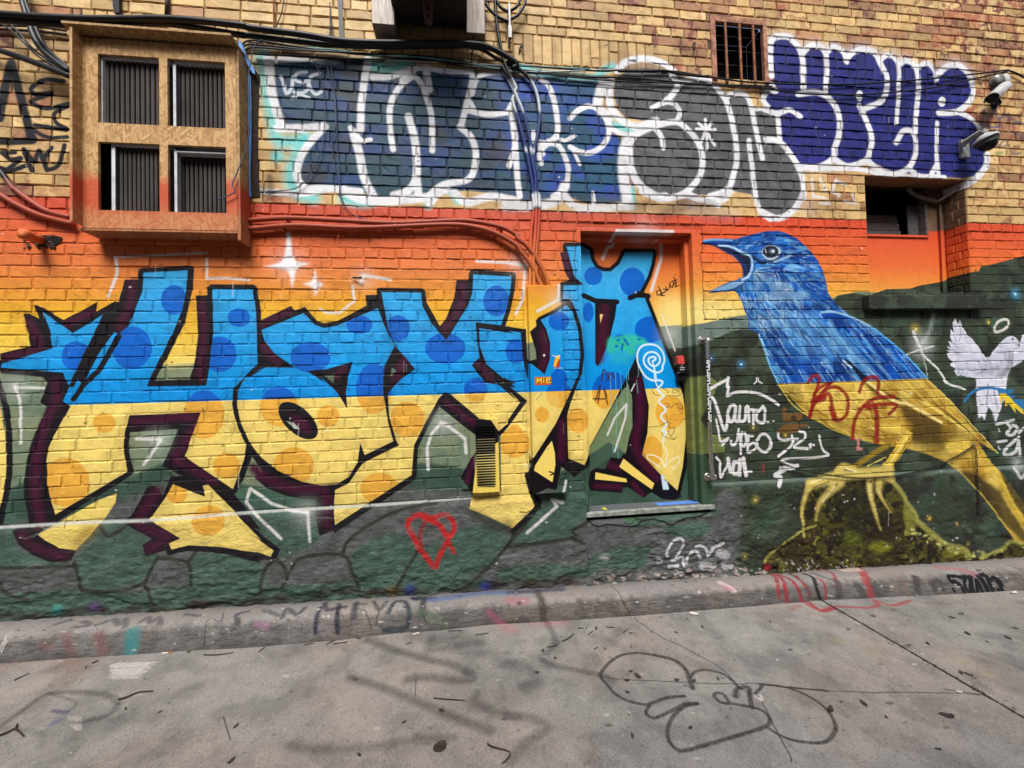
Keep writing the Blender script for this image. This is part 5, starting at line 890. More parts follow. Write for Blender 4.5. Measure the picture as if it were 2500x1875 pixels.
# ================================================================== mesh helpers
def mesh_obj(name, V, Fc, mat, parent=None, smooth=False, uv=None):
    me = bpy.data.meshes.new(name); me.from_pydata([tuple(map(float, v)) for v in V], [], Fc); me.update()
    if mat: me.materials.append(mat)
    if smooth: me.shade_smooth()
    if uv is not None:
        L_ = me.uv_layers.new(name='UVMap'); idx = np.empty(len(me.loops), int); me.loops.foreach_get('vertex_index', idx); L_.data.foreach_set('uv', uv[idx].astype(np.float32).ravel())
    o = bpy.data.objects.new(name, me); COL.objects.link(o)
    if parent: o.parent = parent; o.matrix_parent_inverse = parent.matrix_world.inverted() if False else Matrix.Translation(-Vector(parent.location))
    return o
class MB:
    def __init__(s): s.V = []; s.F = []
    def add(s, V, F): k = len(s.V); s.V += [tuple(v) for v in V]; s.F += [tuple(i + k for i in f) for f in F]
    def box(s, x0, x1, y0, y1, z0, z1, c=0.0):
        if c <= 0:
            V = [(x, y, z) for x in (x0, x1) for y in (y0, y1) for z in (z0, z1)]
            s.add(V, [(0, 1, 3, 2), (4, 6, 7, 5), (0, 4, 5, 1), (2, 3, 7, 6), (0, 2, 6, 4), (1, 5, 7, 3)]); return
        bmx = []                                     # chamfered box: 24 corners
        V = []; F = []; idx = {}
        for ix, x in enumerate((x0, x1)):
            for iy, y in enumerate((y0, y1)):
                for iz, z in enumerate((z0, z1)):
                    sx, sy, sz = 1 - 2 * ix, 1 - 2 * iy, 1 - 2 * iz
                    for ax, v in enumerate(((x, y + sy * c, z + sz * c), (x + sx * c, y, z + sz * c), (x + sx * c, y + sy * c, z))):
                        idx[ix, iy, iz, ax] = len(V); V.append(v)
                    F.append((idx[ix, iy, iz, 0], idx[ix, iy, iz, 1], idx[ix, iy, iz, 2]))
        I = lambda a, b_, c_, ax: idx[a, b_, c_, ax]
        for a in (0, 1):
            F += [(I(a, 0, 0, 0), I(a, 1, 0, 0), I(a, 1, 1, 0), I(a, 0, 1, 0)), (I(0, a, 0, 1), I(1, a, 0, 1), I(1, a, 1, 1), I(0, a, 1, 1)), (I(0, 0, a, 2), I(1, 0, a, 2), I(1, 1, a, 2), I(0, 1, a, 2))]
            for b_ in (0, 1):
                F += [(I(a, b_, 0, 0), I(a, b_, 1, 0), I(a, b_, 1, 1), I(a, b_, 0, 1)), (I(a, 0, b_, 0), I(a, 1, b_, 0), I(a, 1, b_, 2), I(a, 0, b_, 2)), (I(0, a, b_, 1), I(1, a, b_, 1), I(1, a, b_, 2), I(0, a, b_, 2))]
        s.add(V, F)
    def tube(s, P, r, n=8, cap=True, rib=0.0, pitch=.014):
        P = [Vector(p_) for p_ in P]
        if rib:                                      # resample evenly for a corrugated hose
            Q = [P[0]]; need = pitch / 2; 
            for a, b_ in zip(P[:-1], P[1:]):
                L_ = (b_ - a).length; t = need
                while t <= L_: Q.append(a.lerp(b_, t / L_)); t += pitch / 2
                need = t - L_
            P = Q
        k = len(s.V); up_ = Vector((0.13, .2, 1)).normalized(); prevn = None
        for i, q in enumerate(P):
            d = (P[min(i + 1, len(P) - 1)] - P[max(i - 1, 0)]).normalized()
            if prevn is None: nn = d.cross(up_).normalized() if abs(d.dot(up_)) < .95 else d.cross(Vector((1, 0, 0))).normalized()
            else: nn = (prevn - d * prevn.dot(d)).normalized()
            prevn = nn; bb = d.cross(nn); rr = (r[i] if isinstance(r, (list, tuple)) else r) * (1 - rib * (i % 2))
            for j in range(n):
                a = 2 * math.pi * j / n; s.V.append(tuple(q + (nn * math.cos(a) + bb * math.sin(a)) * rr))
        for i in range(len(P) - 1):
            for j in range(n):
                s.F.append((k + i * n + j, k + i * n + (j + 1) % n, k + (i + 1) * n + (j + 1) % n, k + (i + 1) * n + j))
        if cap:
            s.F.append(tuple(k + j for j in range(n))[::-1]); s.F.append(tuple(k + (len(P) - 1) * n + j for j in range(n)))
    def lathe(s, prof, c, axis, n=16):
        """prof: (radius, distance along axis) pairs"""
        a = Vector(axis).normalized(); u = a.cross(Vector((0, 0, 1)) if abs(a.z) < .9 else Vector((1, 0, 0))).normalized(); v = a.cross(u); k = len(s.V)
        for r, h in prof:
            for j in range(n):
                t = 2 * math.pi * j / n; s.V.append(tuple(Vector(c) + a * h + (u * math.cos(t) + v * math.sin(t)) * r))
        for i in range(len(prof) - 1):
            for j in range(n): s.F.append((k + i * n + j, k + i * n + (j + 1) % n, k + (i + 1) * n + (j + 1) % n, k + (i + 1) * n + j))
        s.F.append(tuple(k + j for j in range(n))); s.F.append(tuple(k + (len(prof) - 1) * n + j for j in range(n))[::-1])
    def prism(s, P, y0, y1):
        """outline in x,z between two depths"""
        n = len(P); s.add([(x, y0, z) for x, z in P] + [(x, y1, z) for x, z in P], [tuple(range(n)), tuple(range(2 * n - 1, n - 1, -1))] + [(i, i + n, (i + 1) % n + n, (i + 1) % n) for i in range(n)])
    def build(s, name, mat, parent=None, smooth=False): return mesh_obj(name, s.V, s.F, mat, parent, smooth)
def tag(o, label, cat, group=None, kind=None):
    if label: o['label'] = label
    if cat: o['category'] = cat
    if group: o['group'] = group
    if kind: o['kind'] = kind
    return o
def thing(name, label, cat, loc=(0, 0, 0), group=None, kind=None):
    o = bpy.data.objects.new(name, None); COL.objects.link(o); o.location = [float(k) for k in loc]; o.empty_display_size = .1
    return tag(o, label, cat, group, kind)
def path(st, Y=-.03, smooth=True, Y1=None):
    P, _ = pts(st)
    if smooth and len(P) > 2: P = smooth_pts(P, False, 6)
    n = len(P); return [hit_y(q[0], q[1], Y if Y1 is None else Y + (Y1 - Y) * i / (n - 1)) for i, q in enumerate(P)]

# ================================================================== street and kerb
pav = thing('street', None, None, (0, 0, zs(0)), kind='structure')
jA, jB = hit_g(2005, 1467), hit_g(2500, 1747); XJ = (jA[0] + jB[0]) / 2
def slab(x0, x1, name, side):
    """side +1: the broken joint edge is at x1, -1: at x0"""
    xj = x1 if side > 0 else x0; ys = np.concatenate([np.arange(-.17, -3.4, -.022), [-5, -10, -20, -40]]); rj = np.random.default_rng(7 + side)
    jag = rj.normal(0, .0022, len(ys)) + .007 * (rj.random(len(ys)) > .93); xs = np.linspace(xj, x0 if side > 0 else x1, 30)[1:] if True else None
    xs = np.concatenate([[xj - side * .05], np.linspace(xj - side * .3, x0 if side > 0 else x1, 26)]); V = []; F = []; n = len(xs) + 2
    for y, jg in zip(ys, jag):
        e = xj - side * abs(jg); V += [(e, y, zs(e) - .06), (e, y, zs(e) - .0015)] + [(x, y, zs(x)) for x in xs]
    for a in range(len(ys) - 1):
        for b_ in range(n - 1):
            q = a * n + b_; F.append((q, q + 1, q + n + 1, q + n) if side < 0 else (q, q + n, q + n + 1, q + 1))
    return mesh_obj(name, V, F, MGR, pav)
slab(-40, XJ - .008, 'concrete_slab', 1); slab(XJ + .008, 40, 'concrete_slab', -1)
mesh_obj('joint_filler', [(-41, -KF + .03, zs(-41) - .022), (41, -KF + .03, zs(41) - .022), (41, -41, zs(41) - .022), (-41, -41, zs(-41) - .022)], [(0, 1, 2, 3)], plain('joint dirt', (58, 50, 44), (40, 36, 32), .95), pav)
kerb = thing('kerb', None, None, (0, 0, zs(0)), kind='structure')
kj = hit_g(*pts('33:480,200')[0][0], KH)[0]
PROF = [(.0, -.02), (-.012, -.012), (-.02, 0), (-.10, 0), (-.16, -.002), (-.185, -.008), (-.203, -.020), (-.214, -.038), (-.222, -.062), (-.230, -.090), (-.236, -.110), (-.244, -.135)]
rk = np.random.default_rng(4)
def kerb_section(x0, x1):
    xs = np.arange(x0, x1 + .001, .02); V = []; uv = []; n = len(PROF); F = []
    bite = np.clip((noise(3, len(xs), 4, 3, 1.)[1] - .60) / .12, 0, 1) * .009; wob = np.interp(xs, np.arange(-5, 7.5, .3), rk.normal(0, .004, len(np.arange(-5, 7.5, .3))))
    for x, wv in zip(xs, wob):
        bt_ = bite[min(len(bite) - 1, int((x - x0) / .02))]
        for k, (y, dz) in enumerate(PROF):
            y, dz = (y + bt_ * (.6 if k < 9 else 0), dz - bt_ * (.5 if k < 7 else 0)) if 4 <= k <= 9 else (y, dz)
            j = rk.normal(0, .0017) if 0 < k < n - 1 else 0
            kf = kfoot(x); yy, zz = (y if k < 6 else -.203 - (-y - .203) * (kf - .203) / .037) + wv * (k > 2) + j, zb(x) + dz + j; V.append((x, yy, zz))
            v = y if y > -KW else -KW + dz + .01
            uv.append(((x - kerbc.u0) / (kerbc.u1 - kerbc.u0), (v - kerbc.v0) / (kerbc.v1 - kerbc.v0)))
    for i in range(len(xs) - 1):
        for k in range(n - 1): a = i * n + k; F.append((a, a + 1, a + n + 1, a + n))
    F += [tuple(range(n))[::-1], tuple((len(xs) - 1) * n + k for k in range(n))]
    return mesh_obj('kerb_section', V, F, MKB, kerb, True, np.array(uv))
kerb_section(-4.7, kj - .006); kerb_section(kj + .006, 6.8)

# ================================================================== the brick wall
bw = thing('brick_wall', 'long brick alley wall, bare tan brick above and a sunset mural with big letters and a bluebird below', 'wall', (0, 0, zb(0)))
XS = sorted({-4.8, 6.8} | {k for h in HOLES for k in h[:2]}); ZS = sorted({ZF, 4.44} | {k for h in HOLES for k in h[2:] if k > ZF})
b = MB(); MY = .0055
for i in range(len(XS) - 1):
    for j in range(len(ZS) - 1):
        xm, zm = (XS[i] + XS[i + 1]) / 2, (ZS[j] + ZS[j + 1]) / 2
        if any(h[0] < xm < h[1] and h[2] < zm < h[3] for h in HOLES): continue
        b.add([(XS[i], MY, ZS[j]), (XS[i + 1], MY, ZS[j]), (XS[i + 1], MY, ZS[j + 1]), (XS[i], MY, ZS[j + 1])], [(0, 1, 2, 3)])
b.build('mortar', MMORT, bw)
def wavy(x0, x1, z0, z1, c, o, j, y):
    n = 4; t = [i / n for i in range(n + 1)]; w0 = [0] + [j(.0017) for _ in range(n - 1)] + [0]; w1 = [0] + [j(.0017) for _ in range(n - 1)] + [0]
    lo = [(x0 + (x1 - x0) * k, z0 + a) for k, a in zip(t, w0)]; hi = [(x0 + (x1 - x0) * k, z1 + a) for k, a in zip(t, w1)][::-1]; R = lo + hi; N = len(R); xc, zc = (x0 + x1) / 2, (z0 + z1) / 2
    q = lambda x, z: (x + (c if x < x0 + .004 else -c if x > x1 - .004 else 0) + j(.0008), y - .003 + o + j(.0009), z + (c if z < zc else -c) + j(.0006))
    fr = [q(*k) for k in R]; md = [(x + j(.0006), y + .001, z + j(.0006)) for x, z in R]; bk = [(v[0], y + .012, v[2]) for v in md]
    return fr + md + bk, [tuple(range(N))] + [(i, i + N, (i + 1) % N + N, (i + 1) % N) for i in range(N)] + [(i + N, i + 2 * N, (i + 1) % N + 2 * N, (i + 1) % N + N) for i in range(N)]
def brick_geo(x0, x1, z0, z1, rnd, y=0.0):
    """front face with worn chamfers, sides running back into the mortar; a little out of line"""
    c = rnd.uniform(.0025, .006); o = rnd.gauss(0, .0014); j = lambda k: rnd.gauss(0, k)
    return wavy(x0, x1, z0, z1, c, o, j, y)
    fr = [(x0 + c + j(.001), y - .003 + o + j(.0008), z0 + c + j(.001)), (x1 - c + j(.001), y - .003 + o + j(.0008), z0 + c + j(.001)), (x1 - c + j(.001), y - .003 + o + j(.0008), z1 - c + j(.001)), (x0 + c + j(.001), y - .003 + o + j(.0008), z1 - c + j(.001))]
    md = [(x0 + j(.0012), y + .001, z0 + j(.0012)), (x1 + j(.0012), y + .001, z0 + j(.0012)), (x1 + j(.0012), y + .001, z1 + j(.0012)), (x0 + j(.0012), y + .001, z1 + j(.0012))]
    bk = [(q[0], y + .012, q[2]) for q in md]
    F = [(0, 1, 2, 3)] + [(i, i + 4, (i + 1) % 4 + 4, (i + 1) % 4) for i in range(4)] + [(i + 4, i + 8, (i + 1) % 4 + 8, (i + 1) % 4 + 4) for i in range(4)]
    return fr + md + bk, F
rg = random.Random(9)
def proj(x, z):
    dlt = np.array([x, D, z]); q = EX * dlt[0] + EY * dlt[1] + EZ * dlt[2]; return CX + F * q[0] / q[2], CY + F * q[1] / q[2]
scored = []
for i, (x0, x1, z0, z1) in enumerate(BRICKS):
    a, b_ = proj(x0, (z0 + z1) / 2), proj(x1, (z0 + z1) / 2); c_, d_ = proj((x0 + x1) / 2, z0), proj((x0 + x1) / 2, z1)
    vis = 8 < a[0] and b_[0] < 2492 and d_[1] > 8 and not (165 < b_[0] and a[0] < 605 and 70 < a[1] < 600)
    scored.append(((b_[0] - a[0]) * (c_[1] - d_[1]) if vis else 0, i))
big = {i for _, i in sorted(scored, reverse=True)[:300]}
field = MB(); VAR = {}; YP = .0040     # thick paint has filled the joints of the lower wall
for i, (x0, x1, z0, z1) in enumerate(BRICKS):
    if i in big:
        key = (round(x1 - x0, 2), round(z1 - z0, 2), rg.randrange(4))
        if key not in VAR:
            L_, H_ = x1 - x0, z1 - z0; V, Fc = brick_geo(-L_ / 2, L_ / 2, -H_ / 2, H_ / 2, rg)
            me = bpy.data.meshes.new('brick'); me.from_pydata(V, [], Fc); me.materials.append(MW); VAR[key] = (me, L_)
        me, L_ = VAR[key]; o = bpy.data.objects.new('brick', me); COL.objects.link(o); o.parent = bw
        o.location = ((x0 + x1) / 2, (YP if z1 < ZR - .005 else 0) + rg.gauss(0, .0008), (z0 + z1) / 2 - bw.location.z); o.scale = ((x1 - x0) / L_, 1, 1); o.rotation_euler = (0, rg.gauss(0, .004), 0)
    else:
        field.add(*brick_geo(x0, x1, z0, z1, rg, YP if z1 < ZR - .005 else 0.0))
# the right-hand reveal of the window recess
def turn(V): return [(REC_X1 + (v[1]), v[0], v[2]) for v in V]
for k in range(-10, 6):
    z0 = ZR + k * CO
    if z0 < REC_Z0 - CO or z0 > REC_Z1 - .02: continue
    cuts = [.004, .10, .162] if k % 2 else [.004, .055, .162]
    for q in range(2):
        V, Fc = brick_geo(cuts[q], cuts[q + 1] - .008, max(z0 + .004, REC_Z0), min(z0 + CO - .004, REC_Z1), rg); field.add([(REC_X1 + v[1] + .001, v[0], v[2]) for v in V], [f[::-1] for f in Fc])
field.build('brick_field', MW, bw)['kind'] = 'stuff'
b = MB(); b.add([(REC_X1 + MY, 0.002, REC_Z0), (REC_X1 + MY, REC_D, REC_Z0), (REC_X1 + MY, REC_D, REC_Z1), (REC_X1 + MY, 0.002, REC_Z1)], [(0, 1, 2, 3)]); b.build('reveal_mortar', MMORT, bw)
# rough rendered plinth
nx, nz = 1600, 130; xs = np.linspace(-4.75, 6.75, nx); tt = np.linspace(0, 1, nz)
hn = noise(nz, nx, 22, 5, 1.6) - .5; hf = noise(nz, nx, 5, 3) - .5; hc = noise(nz, nx, 60, 2, 2.) - .5; ht = noise(nz, nx, 16, 4, 1.5); ht = np.clip((ht - .5) / .018, 0, 1) + np.clip((ht - .57) / .018, 0, 1) + np.clip((ht - .43) / .018, 0, 1)
V = []; F_ = []
for j, t in enumerate(tt):
    for i, x in enumerate(xs):
        top = ZF if not (DOOR_HOLE[0] - .012 < x < DOOR_HOLE[1] + .012) else DOOR_HOLE[2] - .035
        z = top + (zb(x) - .03 - top) * t; e = min(1, t * 14)
        y = -.010 * e - (.012 * t) - (.020 * hn[j, i] + .016 * hf[j, i] + .012 * hc[j, i] + .0046 * ht[j, i]) * e * (.22 + .95 * t * t + (.30 if 1.2 < x < 2.6 else 0))
        V.append((x, y, z + (hf[j, i] * .006 if j else 0)))
for j in range(nz - 1):
    a = j * nx
    for i in range(nx - 1): F_.append((a + i, a + nx + i, a + nx + i + 1, a + i + 1))
mesh_obj('plinth', V, F_, MPL, bw, True)
# ================================================================== the door
b = MB(); t = thing('door', 'recessed painted metal door with white spiral tag and yellow leg of the last letter', 'door', (DOOR_HOLE[0] * .5 + DOOR_HOLE[1] * .5, YD, DOOR_HOLE[2]))
fl, fr_ = W('12:622,700')[0][0], W('12:1560,700')[0][0]; ft = W('12:1100,372')[0][2]; zd0, zd1 = DOOR_HOLE[2], DOOR_HOLE[3]
sill_t = W('22:690,1142')[0][2]
f = MB(); y0, y1 = -.004, YD - .02
f.box(DOOR_HOLE[0] - .012, fl, y0, y1 + .06, zd0 + .002, zd1 - .002, .003); f.box(fr_, DOOR_HOLE[1] + .012, y0, y1 + .06, zd0 + .002, zd1 - .002, .003); f.box(fl + .0005, fr_ - .0005, y0 + .001, y1 + .06, ft, zd1 - .004, .003)
# stepped stop inside the frame
f.box(fl + .0005, fl + .016, .055, y1 + .05, sill_t, ft - .001); f.box(fr_ - .030, fr_ - .0005, .05, y1 + .05, sill_t, ft - .001); f.box(fl + .017, fr_ - .031, .055, y1 + .05, ft - .03, ft - .001)
f.build('door_frame', MW, t)
dp = MB(); dp.box(fl + .006, fr_ - .010, YD, YD + .045, sill_t + .004, ft + .01); dp.build('door_leaf', MDOOR, t)
th = MB(); th.box(fl - .03, DOOR_HOLE[1] + .03, -.022, YD + .05, sill_t - .034, sill_t, .004); th.build('door_sill', plain('sill concrete', (150, 154, 146), (104, 108, 100), .7, 0, 26, .3), t)
st = MB(); st.box(fl + .012, fr_ - .01, .012, YD - .006, sill_t + .0015, sill_t + .008); st.build('threshold_strip', plain('worn aluminium', (150, 152, 156), (96, 98, 102), .4, .6, 60, .1, (1, 6, 6)), t)
tp = MB(); bx = W('22:1250,1090', .06)[0][0]; tp.box(bx, W('22:1590,1060', .06)[0][0], .02, .085, sill_t + .0085, sill_t + .0095); tp.build('blue_tape', plain('blue tape', (92, 140, 214), (70, 116, 190), .5, 0, 12, .02), t)
tp = MB(); bx = W('22:800,1110', .02)[0][0]; tp.box(bx, bx + .03, .005, .06, sill_t + .0086, sill_t + .0096); tp.build('yellow_tape', plain('yellow tape', (226, 214, 96), None, .5), t)
b = MB(); b.box(DOOR_HOLE[0] - .05, DOOR_HOLE[1] + .05, YD + .046, YD + .06, zd0 - .05, zd1 + .05); b.build('door_backing', MDARK, t)
# keypad lock on the door edge
k0 = hit_y(1666, 900, YD); kt = thing('keypad_lock', 'black push-button lock with worn red cap at the edge of the painted door', 'lock', (k0[0], YD, k0[2]))
kx0, kx1 = W('H:1600,1100', YD - .03)[0][0], W('H:1835,1100', YD - .03)[0][0]; kz = lambda y: W('H:1700,%d' % y, YD - .03)[0][2]
kx1 = min(kx1, fr_ - .034)
m = MB(); m.prism([(kx0 + .004, kz(1000)), (kx1 - .004, kz(1000)), (kx1 - .008, kz(835)), (kx1 - .016, kz(810)), (kx0 + .012, kz(815)), (kx0 + .005, kz(850))], YD - .034, YD - .001); m.build('cap', plain('faded red plastic', (206, 74, 66), (176, 60, 58), .5, 0, 20, .03), kt)
m = MB(); m.box(kx0, kx1, YD - .032, YD - .001, kz(1190), kz(995), .004); m.build('keypad', MBLACK, kt)
m = MB(); m.box(kx0 - .004, kx1, YD - .045, YD - .001, kz(1400), kz(1200), .006); m.tube([(kx0 - .02, YD - .05, kz(1215)), (kx0 + .01, YD - .055, kz(1200)), (kx1, YD - .05, kz(1215))], .006); m.build('handle', MBLACK, kt)
bt0 = MB(); bt0.box(-.0028, .0028, -.003, .002, -.0032, .0032, .0008); pb = bt0.build('button', MWHITE, kt); first = True
for r in (1085, 1130):
    for c_ in range(5):
        o = pb if first else pb.copy()
        if not first: COL.objects.link(o)
        first = False; o.location = (kx0 + (kx1 - kx0) * (.36 + .13 * c_), YD - .033, kz(r))
m = MB(); m.lathe([(.007, 0), (.007, .003)], ((kx0 + kx1) / 2 + .004, YD - .0325, kz(1040)), (0, -1, 0), 14); m.build('badge', MGREYM, kt)
# grab bar with a black and white lettered wrap
g0 = hit_y(1712, 831); gt = thing('grab_bar', 'stainless vertical grab bar with black and white lettered wrap beside the door', 'handrail', (g0[0], 0, hit_y(1722, 1166)[2]))
YG = -.075; top_ = hit_y(1712, 831, 0); bot_ = hit_y(1727, 1164, 0)
pt = hit_y(1727, 850, YG); pbm = hit_y(1737, 1140, YG)
P_ = smooth_pts([(top_[0], -.002, top_[2]), (top_[0], -.05, top_[2]), (top_[0] + .012, YG, top_[2] - .012), tuple(pt + [0, 0, -.03]), tuple(pbm + [0, 0, .04]), (bot_[0] + .012, YG, bot_[2] + .014), (bot_[0], -.05, bot_[2]), (bot_[0], -.002, bot_[2])], False, 6)
m = MB(); m.tube(P_, .0135, 12); m.build('rail', MSTEEL, gt, True)
for q in (top_, bot_):
    m = MB(); m.lathe([(.031, 0), (.031, .006), (.026, .011), (.014, .013)], (q[0], -.002, q[2]), (0, -1, 0), 18); m.build('flange', MSTEEL, gt)
w0 = hit_y(1728.5, 876, YG); w1 = hit_y(1733, 1030, YG)
wrapc = Canvas('wrap print', -.016, .016, w1[2], w0[2], 1500, lambda x, y: (x, y)); wrapc.im[:] = lin((22, 22, 24))
CANVS = [wrapc]; TILES['U'] = (0, 0, 1.0); LH = .036; zz = w0[2] - .006; i = 0
GL = {'S': ['.010,.004 -.002,.011 -.010,.004 .002,-.004 .010,-.010 -.004,-.012 -.011,-.008'], 'A': ['-.011,-.012 0,.012 .011,-.012', '-.006,-.003 .006,-.003'], 'H': ['-.010,-.012 -.010,.012', '.010,-.012 .010,.012', '-.010,0 .010,0'], 'L': ['-.009,.012 -.009,-.011 .010,-.011']}
while zz - LH * .5 > w1[2]:
    for st_ in GL['SAHL'[i % 4]]:
        P2 = np.array([[float(a_) for a_ in q.split(',')] for q in st_.split()]); P2 = P2[:, ::-1] * [1, 1] if True else P2
        P2 = np.stack([P2[:, 0], zz - LH * .4 + P2[:, 1]], 1)
        wrapc.put(wrapc.stroke_mask(wrapc.pix(P2), .0034 * 1500, 2), (226, 226, 226))
    zz -= LH * .72; i += 1
CANVS = []
m, n, l, bs = nodes('wrap print', .4); tc = n.new('ShaderNodeUVMap'); tx = n.new('ShaderNodeTexImage'); tx.image = to_image(wrapc); l.new(tc.outputs[0], tx.inputs[0]); l.new(tx.outputs[0], bs.inputs['Base Color'])
ax0, ax1 = Vector(hit_y(1730.0, 876, YG)), Vector(hit_y(1735.3, 1030, YG))
def on_rail(z):
    Pz = sorted(((abs(q[2] - z), q) for q in P_ if q[1] < YG + .004), key=lambda k_: k_[0])[:2]
    a_, b_ = Pz[0][1], Pz[1][1]; k_ = 0 if abs(b_[2] - a_[2]) < 1e-6 else (z - a_[2]) / (b_[2] - a_[2]); return Vector((a_[0] + (b_[0] - a_[0]) * k_, YG, z))
V = []; Fc = []; uv = []; N_ = 14
for i_, z in enumerate(np.linspace(w0[2], w1[2], 10)):
    q = on_rail(z)
    for j in range(N_):
        a = 2 * math.pi * j / N_; V.append((q.x + .0155 * math.cos(a), q.y + .0155 * math.sin(a), z)); uv.append((.5 + .5 * math.cos(a), (z - w1[2]) / (w0[2] - w1[2])))
for i_ in range(9):
    for j in range(N_): Fc.append((i_ * N_ + j, i_ * N_ + (j + 1) % N_, (i_ + 1) * N_ + (j + 1) % N_, (i_ + 1) * N_ + j))
mesh_obj('printed_wrap', V, Fc, m, gt, True, np.array(uv))

# ================================================================== recess with the dark window
rt = thing('window', 'dark recessed window with boarded orange lower half above a concrete ledge', 'window', ((REC_X0 + REC_X1) / 2, REC_D, REC_Z0))
wz0 = W('A:900,712', REC_D)[0][2]; wz1 = W('A:900,245', REC_D)[0][2]; wx0 = REC_X0 - .06; wx1 = W('A:1235,600', REC_D)[0][0]
m = MB(); m.box(REC_X0 - .08, REC_X1 + .12, REC_D, REC_D + .02, REC_Z0 - .06, wz0 - .022); m.box(wx1 + .01, REC_X1 + .12, REC_D + .0005, REC_D + .02, wz0 - .0215, REC_Z1 + .08); bp_ = m.build('boarding', MBOARD, rt)
m = MB(); m.box(wx0, wx1 + .008, REC_D - .012, REC_D + .03, wz0 - .022, wz0, .003); m.build('sill_board', MBOARD, rt)
m = MB(); m.box(wx1 - .012, wx1 + .009, REC_D - .006, REC_D + .05, wz0 + .001, wz1); m.build('window_frame', plain('grey timber', (96, 92, 88), (70, 66, 62), .7), rt)
m = MB(); m.box(W('A:1040,600', REC_D + .06)[0][0], wx1 - .014, REC_D + .05, REC_D + .06, wz0 + .002, W('A:1200,430', REC_D + .06)[0][2]); m.build('side_panel', plain('dull panel', (88, 88, 88), (70, 70, 70), .6), rt)
for k in range(3):
    z = wz0 + .012 + k * .075; m = MB(); m.box(wx0, W('A:965,650', REC_D + .1)[0][0], REC_D + .09 + .01 * k, REC_D + .11 + .01 * k, z, z + .066); m.build('plank', plain('old plank', (98, 94, 90), (64, 60, 58), .8, 0, 30, .2, (1, 6, 6)), rt)
m = MB(); m.box(wx0 - .3, REC_X1 + .3, REC_D + .35, REC_D + .37, REC_Z0, REC_Z1 + .3); m.box(wx0 - .02, wx0, REC_D, REC_D + .35, wz0, REC_Z1 + .1); m.box(wx0, wx1 + .2, REC_D + .02, REC_D + .35, wz0 - .03, wz0 - .023); m.box(wx0, wx1 + .2, REC_D + .02, REC_D + .35, REC_Z1 + .06, REC_Z1 + .08); m.box(wx1 + .011, wx1 + .03, REC_D + .02, REC_D + .35, wz0 - .022, REC_Z1 + .06); m.build('dark_interior', MDARK, rt)
for k in range(2):
    m = MB(); m.box(REC_X0 - .06, REC_X1 + .1, .003 + .082 * k, .081 + .082 * k, REC_Z1 + .001 + .006 * k, REC_Z1 + .03); m.build('soffit_board', plain('tan soffit', (146, 112, 76), (112, 84, 56), .75, 0, 24, .15, (1, 6, 6)), rt)
m = MB(); m.box(REC_X0 - .06, wx1, REC_D - .008, REC_D + .02, wz1, REC_Z1 + .004); m.build('head_board', plain('dark head', (58, 48, 40), (38, 32, 28), .8), rt)
m = MB(); P_ = path('A:1050,240 1090,290 1180,330 1340,380', REC_D - .03); m.tube([tuple(q) for q in P_], .016, 8); P_ = path('A:1340,385 1480,300 1620,210', REC_D - .03, True, .02); m.tube([tuple(q) for q in P_], .012, 8); m.build('foam_strip', plain('grey foam', (120, 112, 108), (90, 84, 80), .9), rt, True)
m = MB(); P_ = path('A:1368,380 1385,700 1400,1000 1410,1300', REC_D - .02); m.tube(P_, .011, 8, rib=.12, pitch=.03); m.build('sealant_bead', MBOARD, rt, True)
m = MB(); lx0, lx1 = hit_y(2106, 735)[0], W('A:1845,1380', -.055)[0][0]; lz1, lz0 = W('A:1200,1308', -.055)[0][2], W('A:1200,1450', -.055)[0][2]
lt = thing('window_ledge', 'thick concrete ledge under the dark window, painted dark green with leaf shapes', 'ledge', ((lx0 + lx1) / 2, -.03, lz0))
m.box(lx0, lx1, -.055, .004, lz0, lz1, .006); m.box(REC_X0 + .001, REC_X1 - .001, .0045, REC_D + .01, REC_Z0 - .06, REC_Z0 - .004); m.build('slab', MPL, lt)

# ================================================================== barred window at the top
gx0, gx1, gz0, gz1 = GRILL_HOLE
gr = thing('barred_window', 'small window in the upper wall behind rusty vertical bars', 'window', ((gx0 + gx1) / 2, 0, gz0))
fw = .026; m = MB(); m.box(gx0 - .015, gx0 + fw, -.014, .022, gz0 - .05, gz1 + .03, .003); m.box(gx1 - fw * .8, gx1 + .012, -.014, .022, gz0 - .05, gz1 + .03, .003); m.box(gx0 + fw + .0005, gx1 - fw * .8 - .0005, -.0135, .022, gz1 - .02, gz1 + .029, .003); m.build('frame', painted('rusty painted frame', wall, IMG['wall paint'], .7) if False else plain('flaking pinkish steel', (176, 126, 102), (116, 78, 60), .75, .1, 30, .2), gr)
for xx in ('02:1850,400', '02:1970,420', '02:2085,430'):
    x = W(xx, -.02)[0][0]; m = MB(); m.box(x - .009, x + .009, -.012, -.003, gz0 - .04, gz1 - .021); m.build('bar', MRUST, gr)
m = MB(); m.box(gx0, gx1, .20, .22, gz0, gz1); m.box(gx0, gx1, .061, .2, gz0 - .02, gz0 - .001); m.box(gx0, gx1, .061, .2, gz1 + .001, gz1 + .02); m.box(gx0 - .02, gx0 - .001, .061, .2, gz0, gz1); m.box(gx1 + .001, gx1 + .02, .061, .2, gz0, gz1); m.build('dark_interior', MDARK, gr)
for k in range(3):
    z = gz0 + (gz1 - gz0) * (.3 + .25 * k); m = MB(); m.box(gx0 + fw, gx1 - fw, .03, .04, z, z + .006); m.build('cross_wire', MDARK, gr)

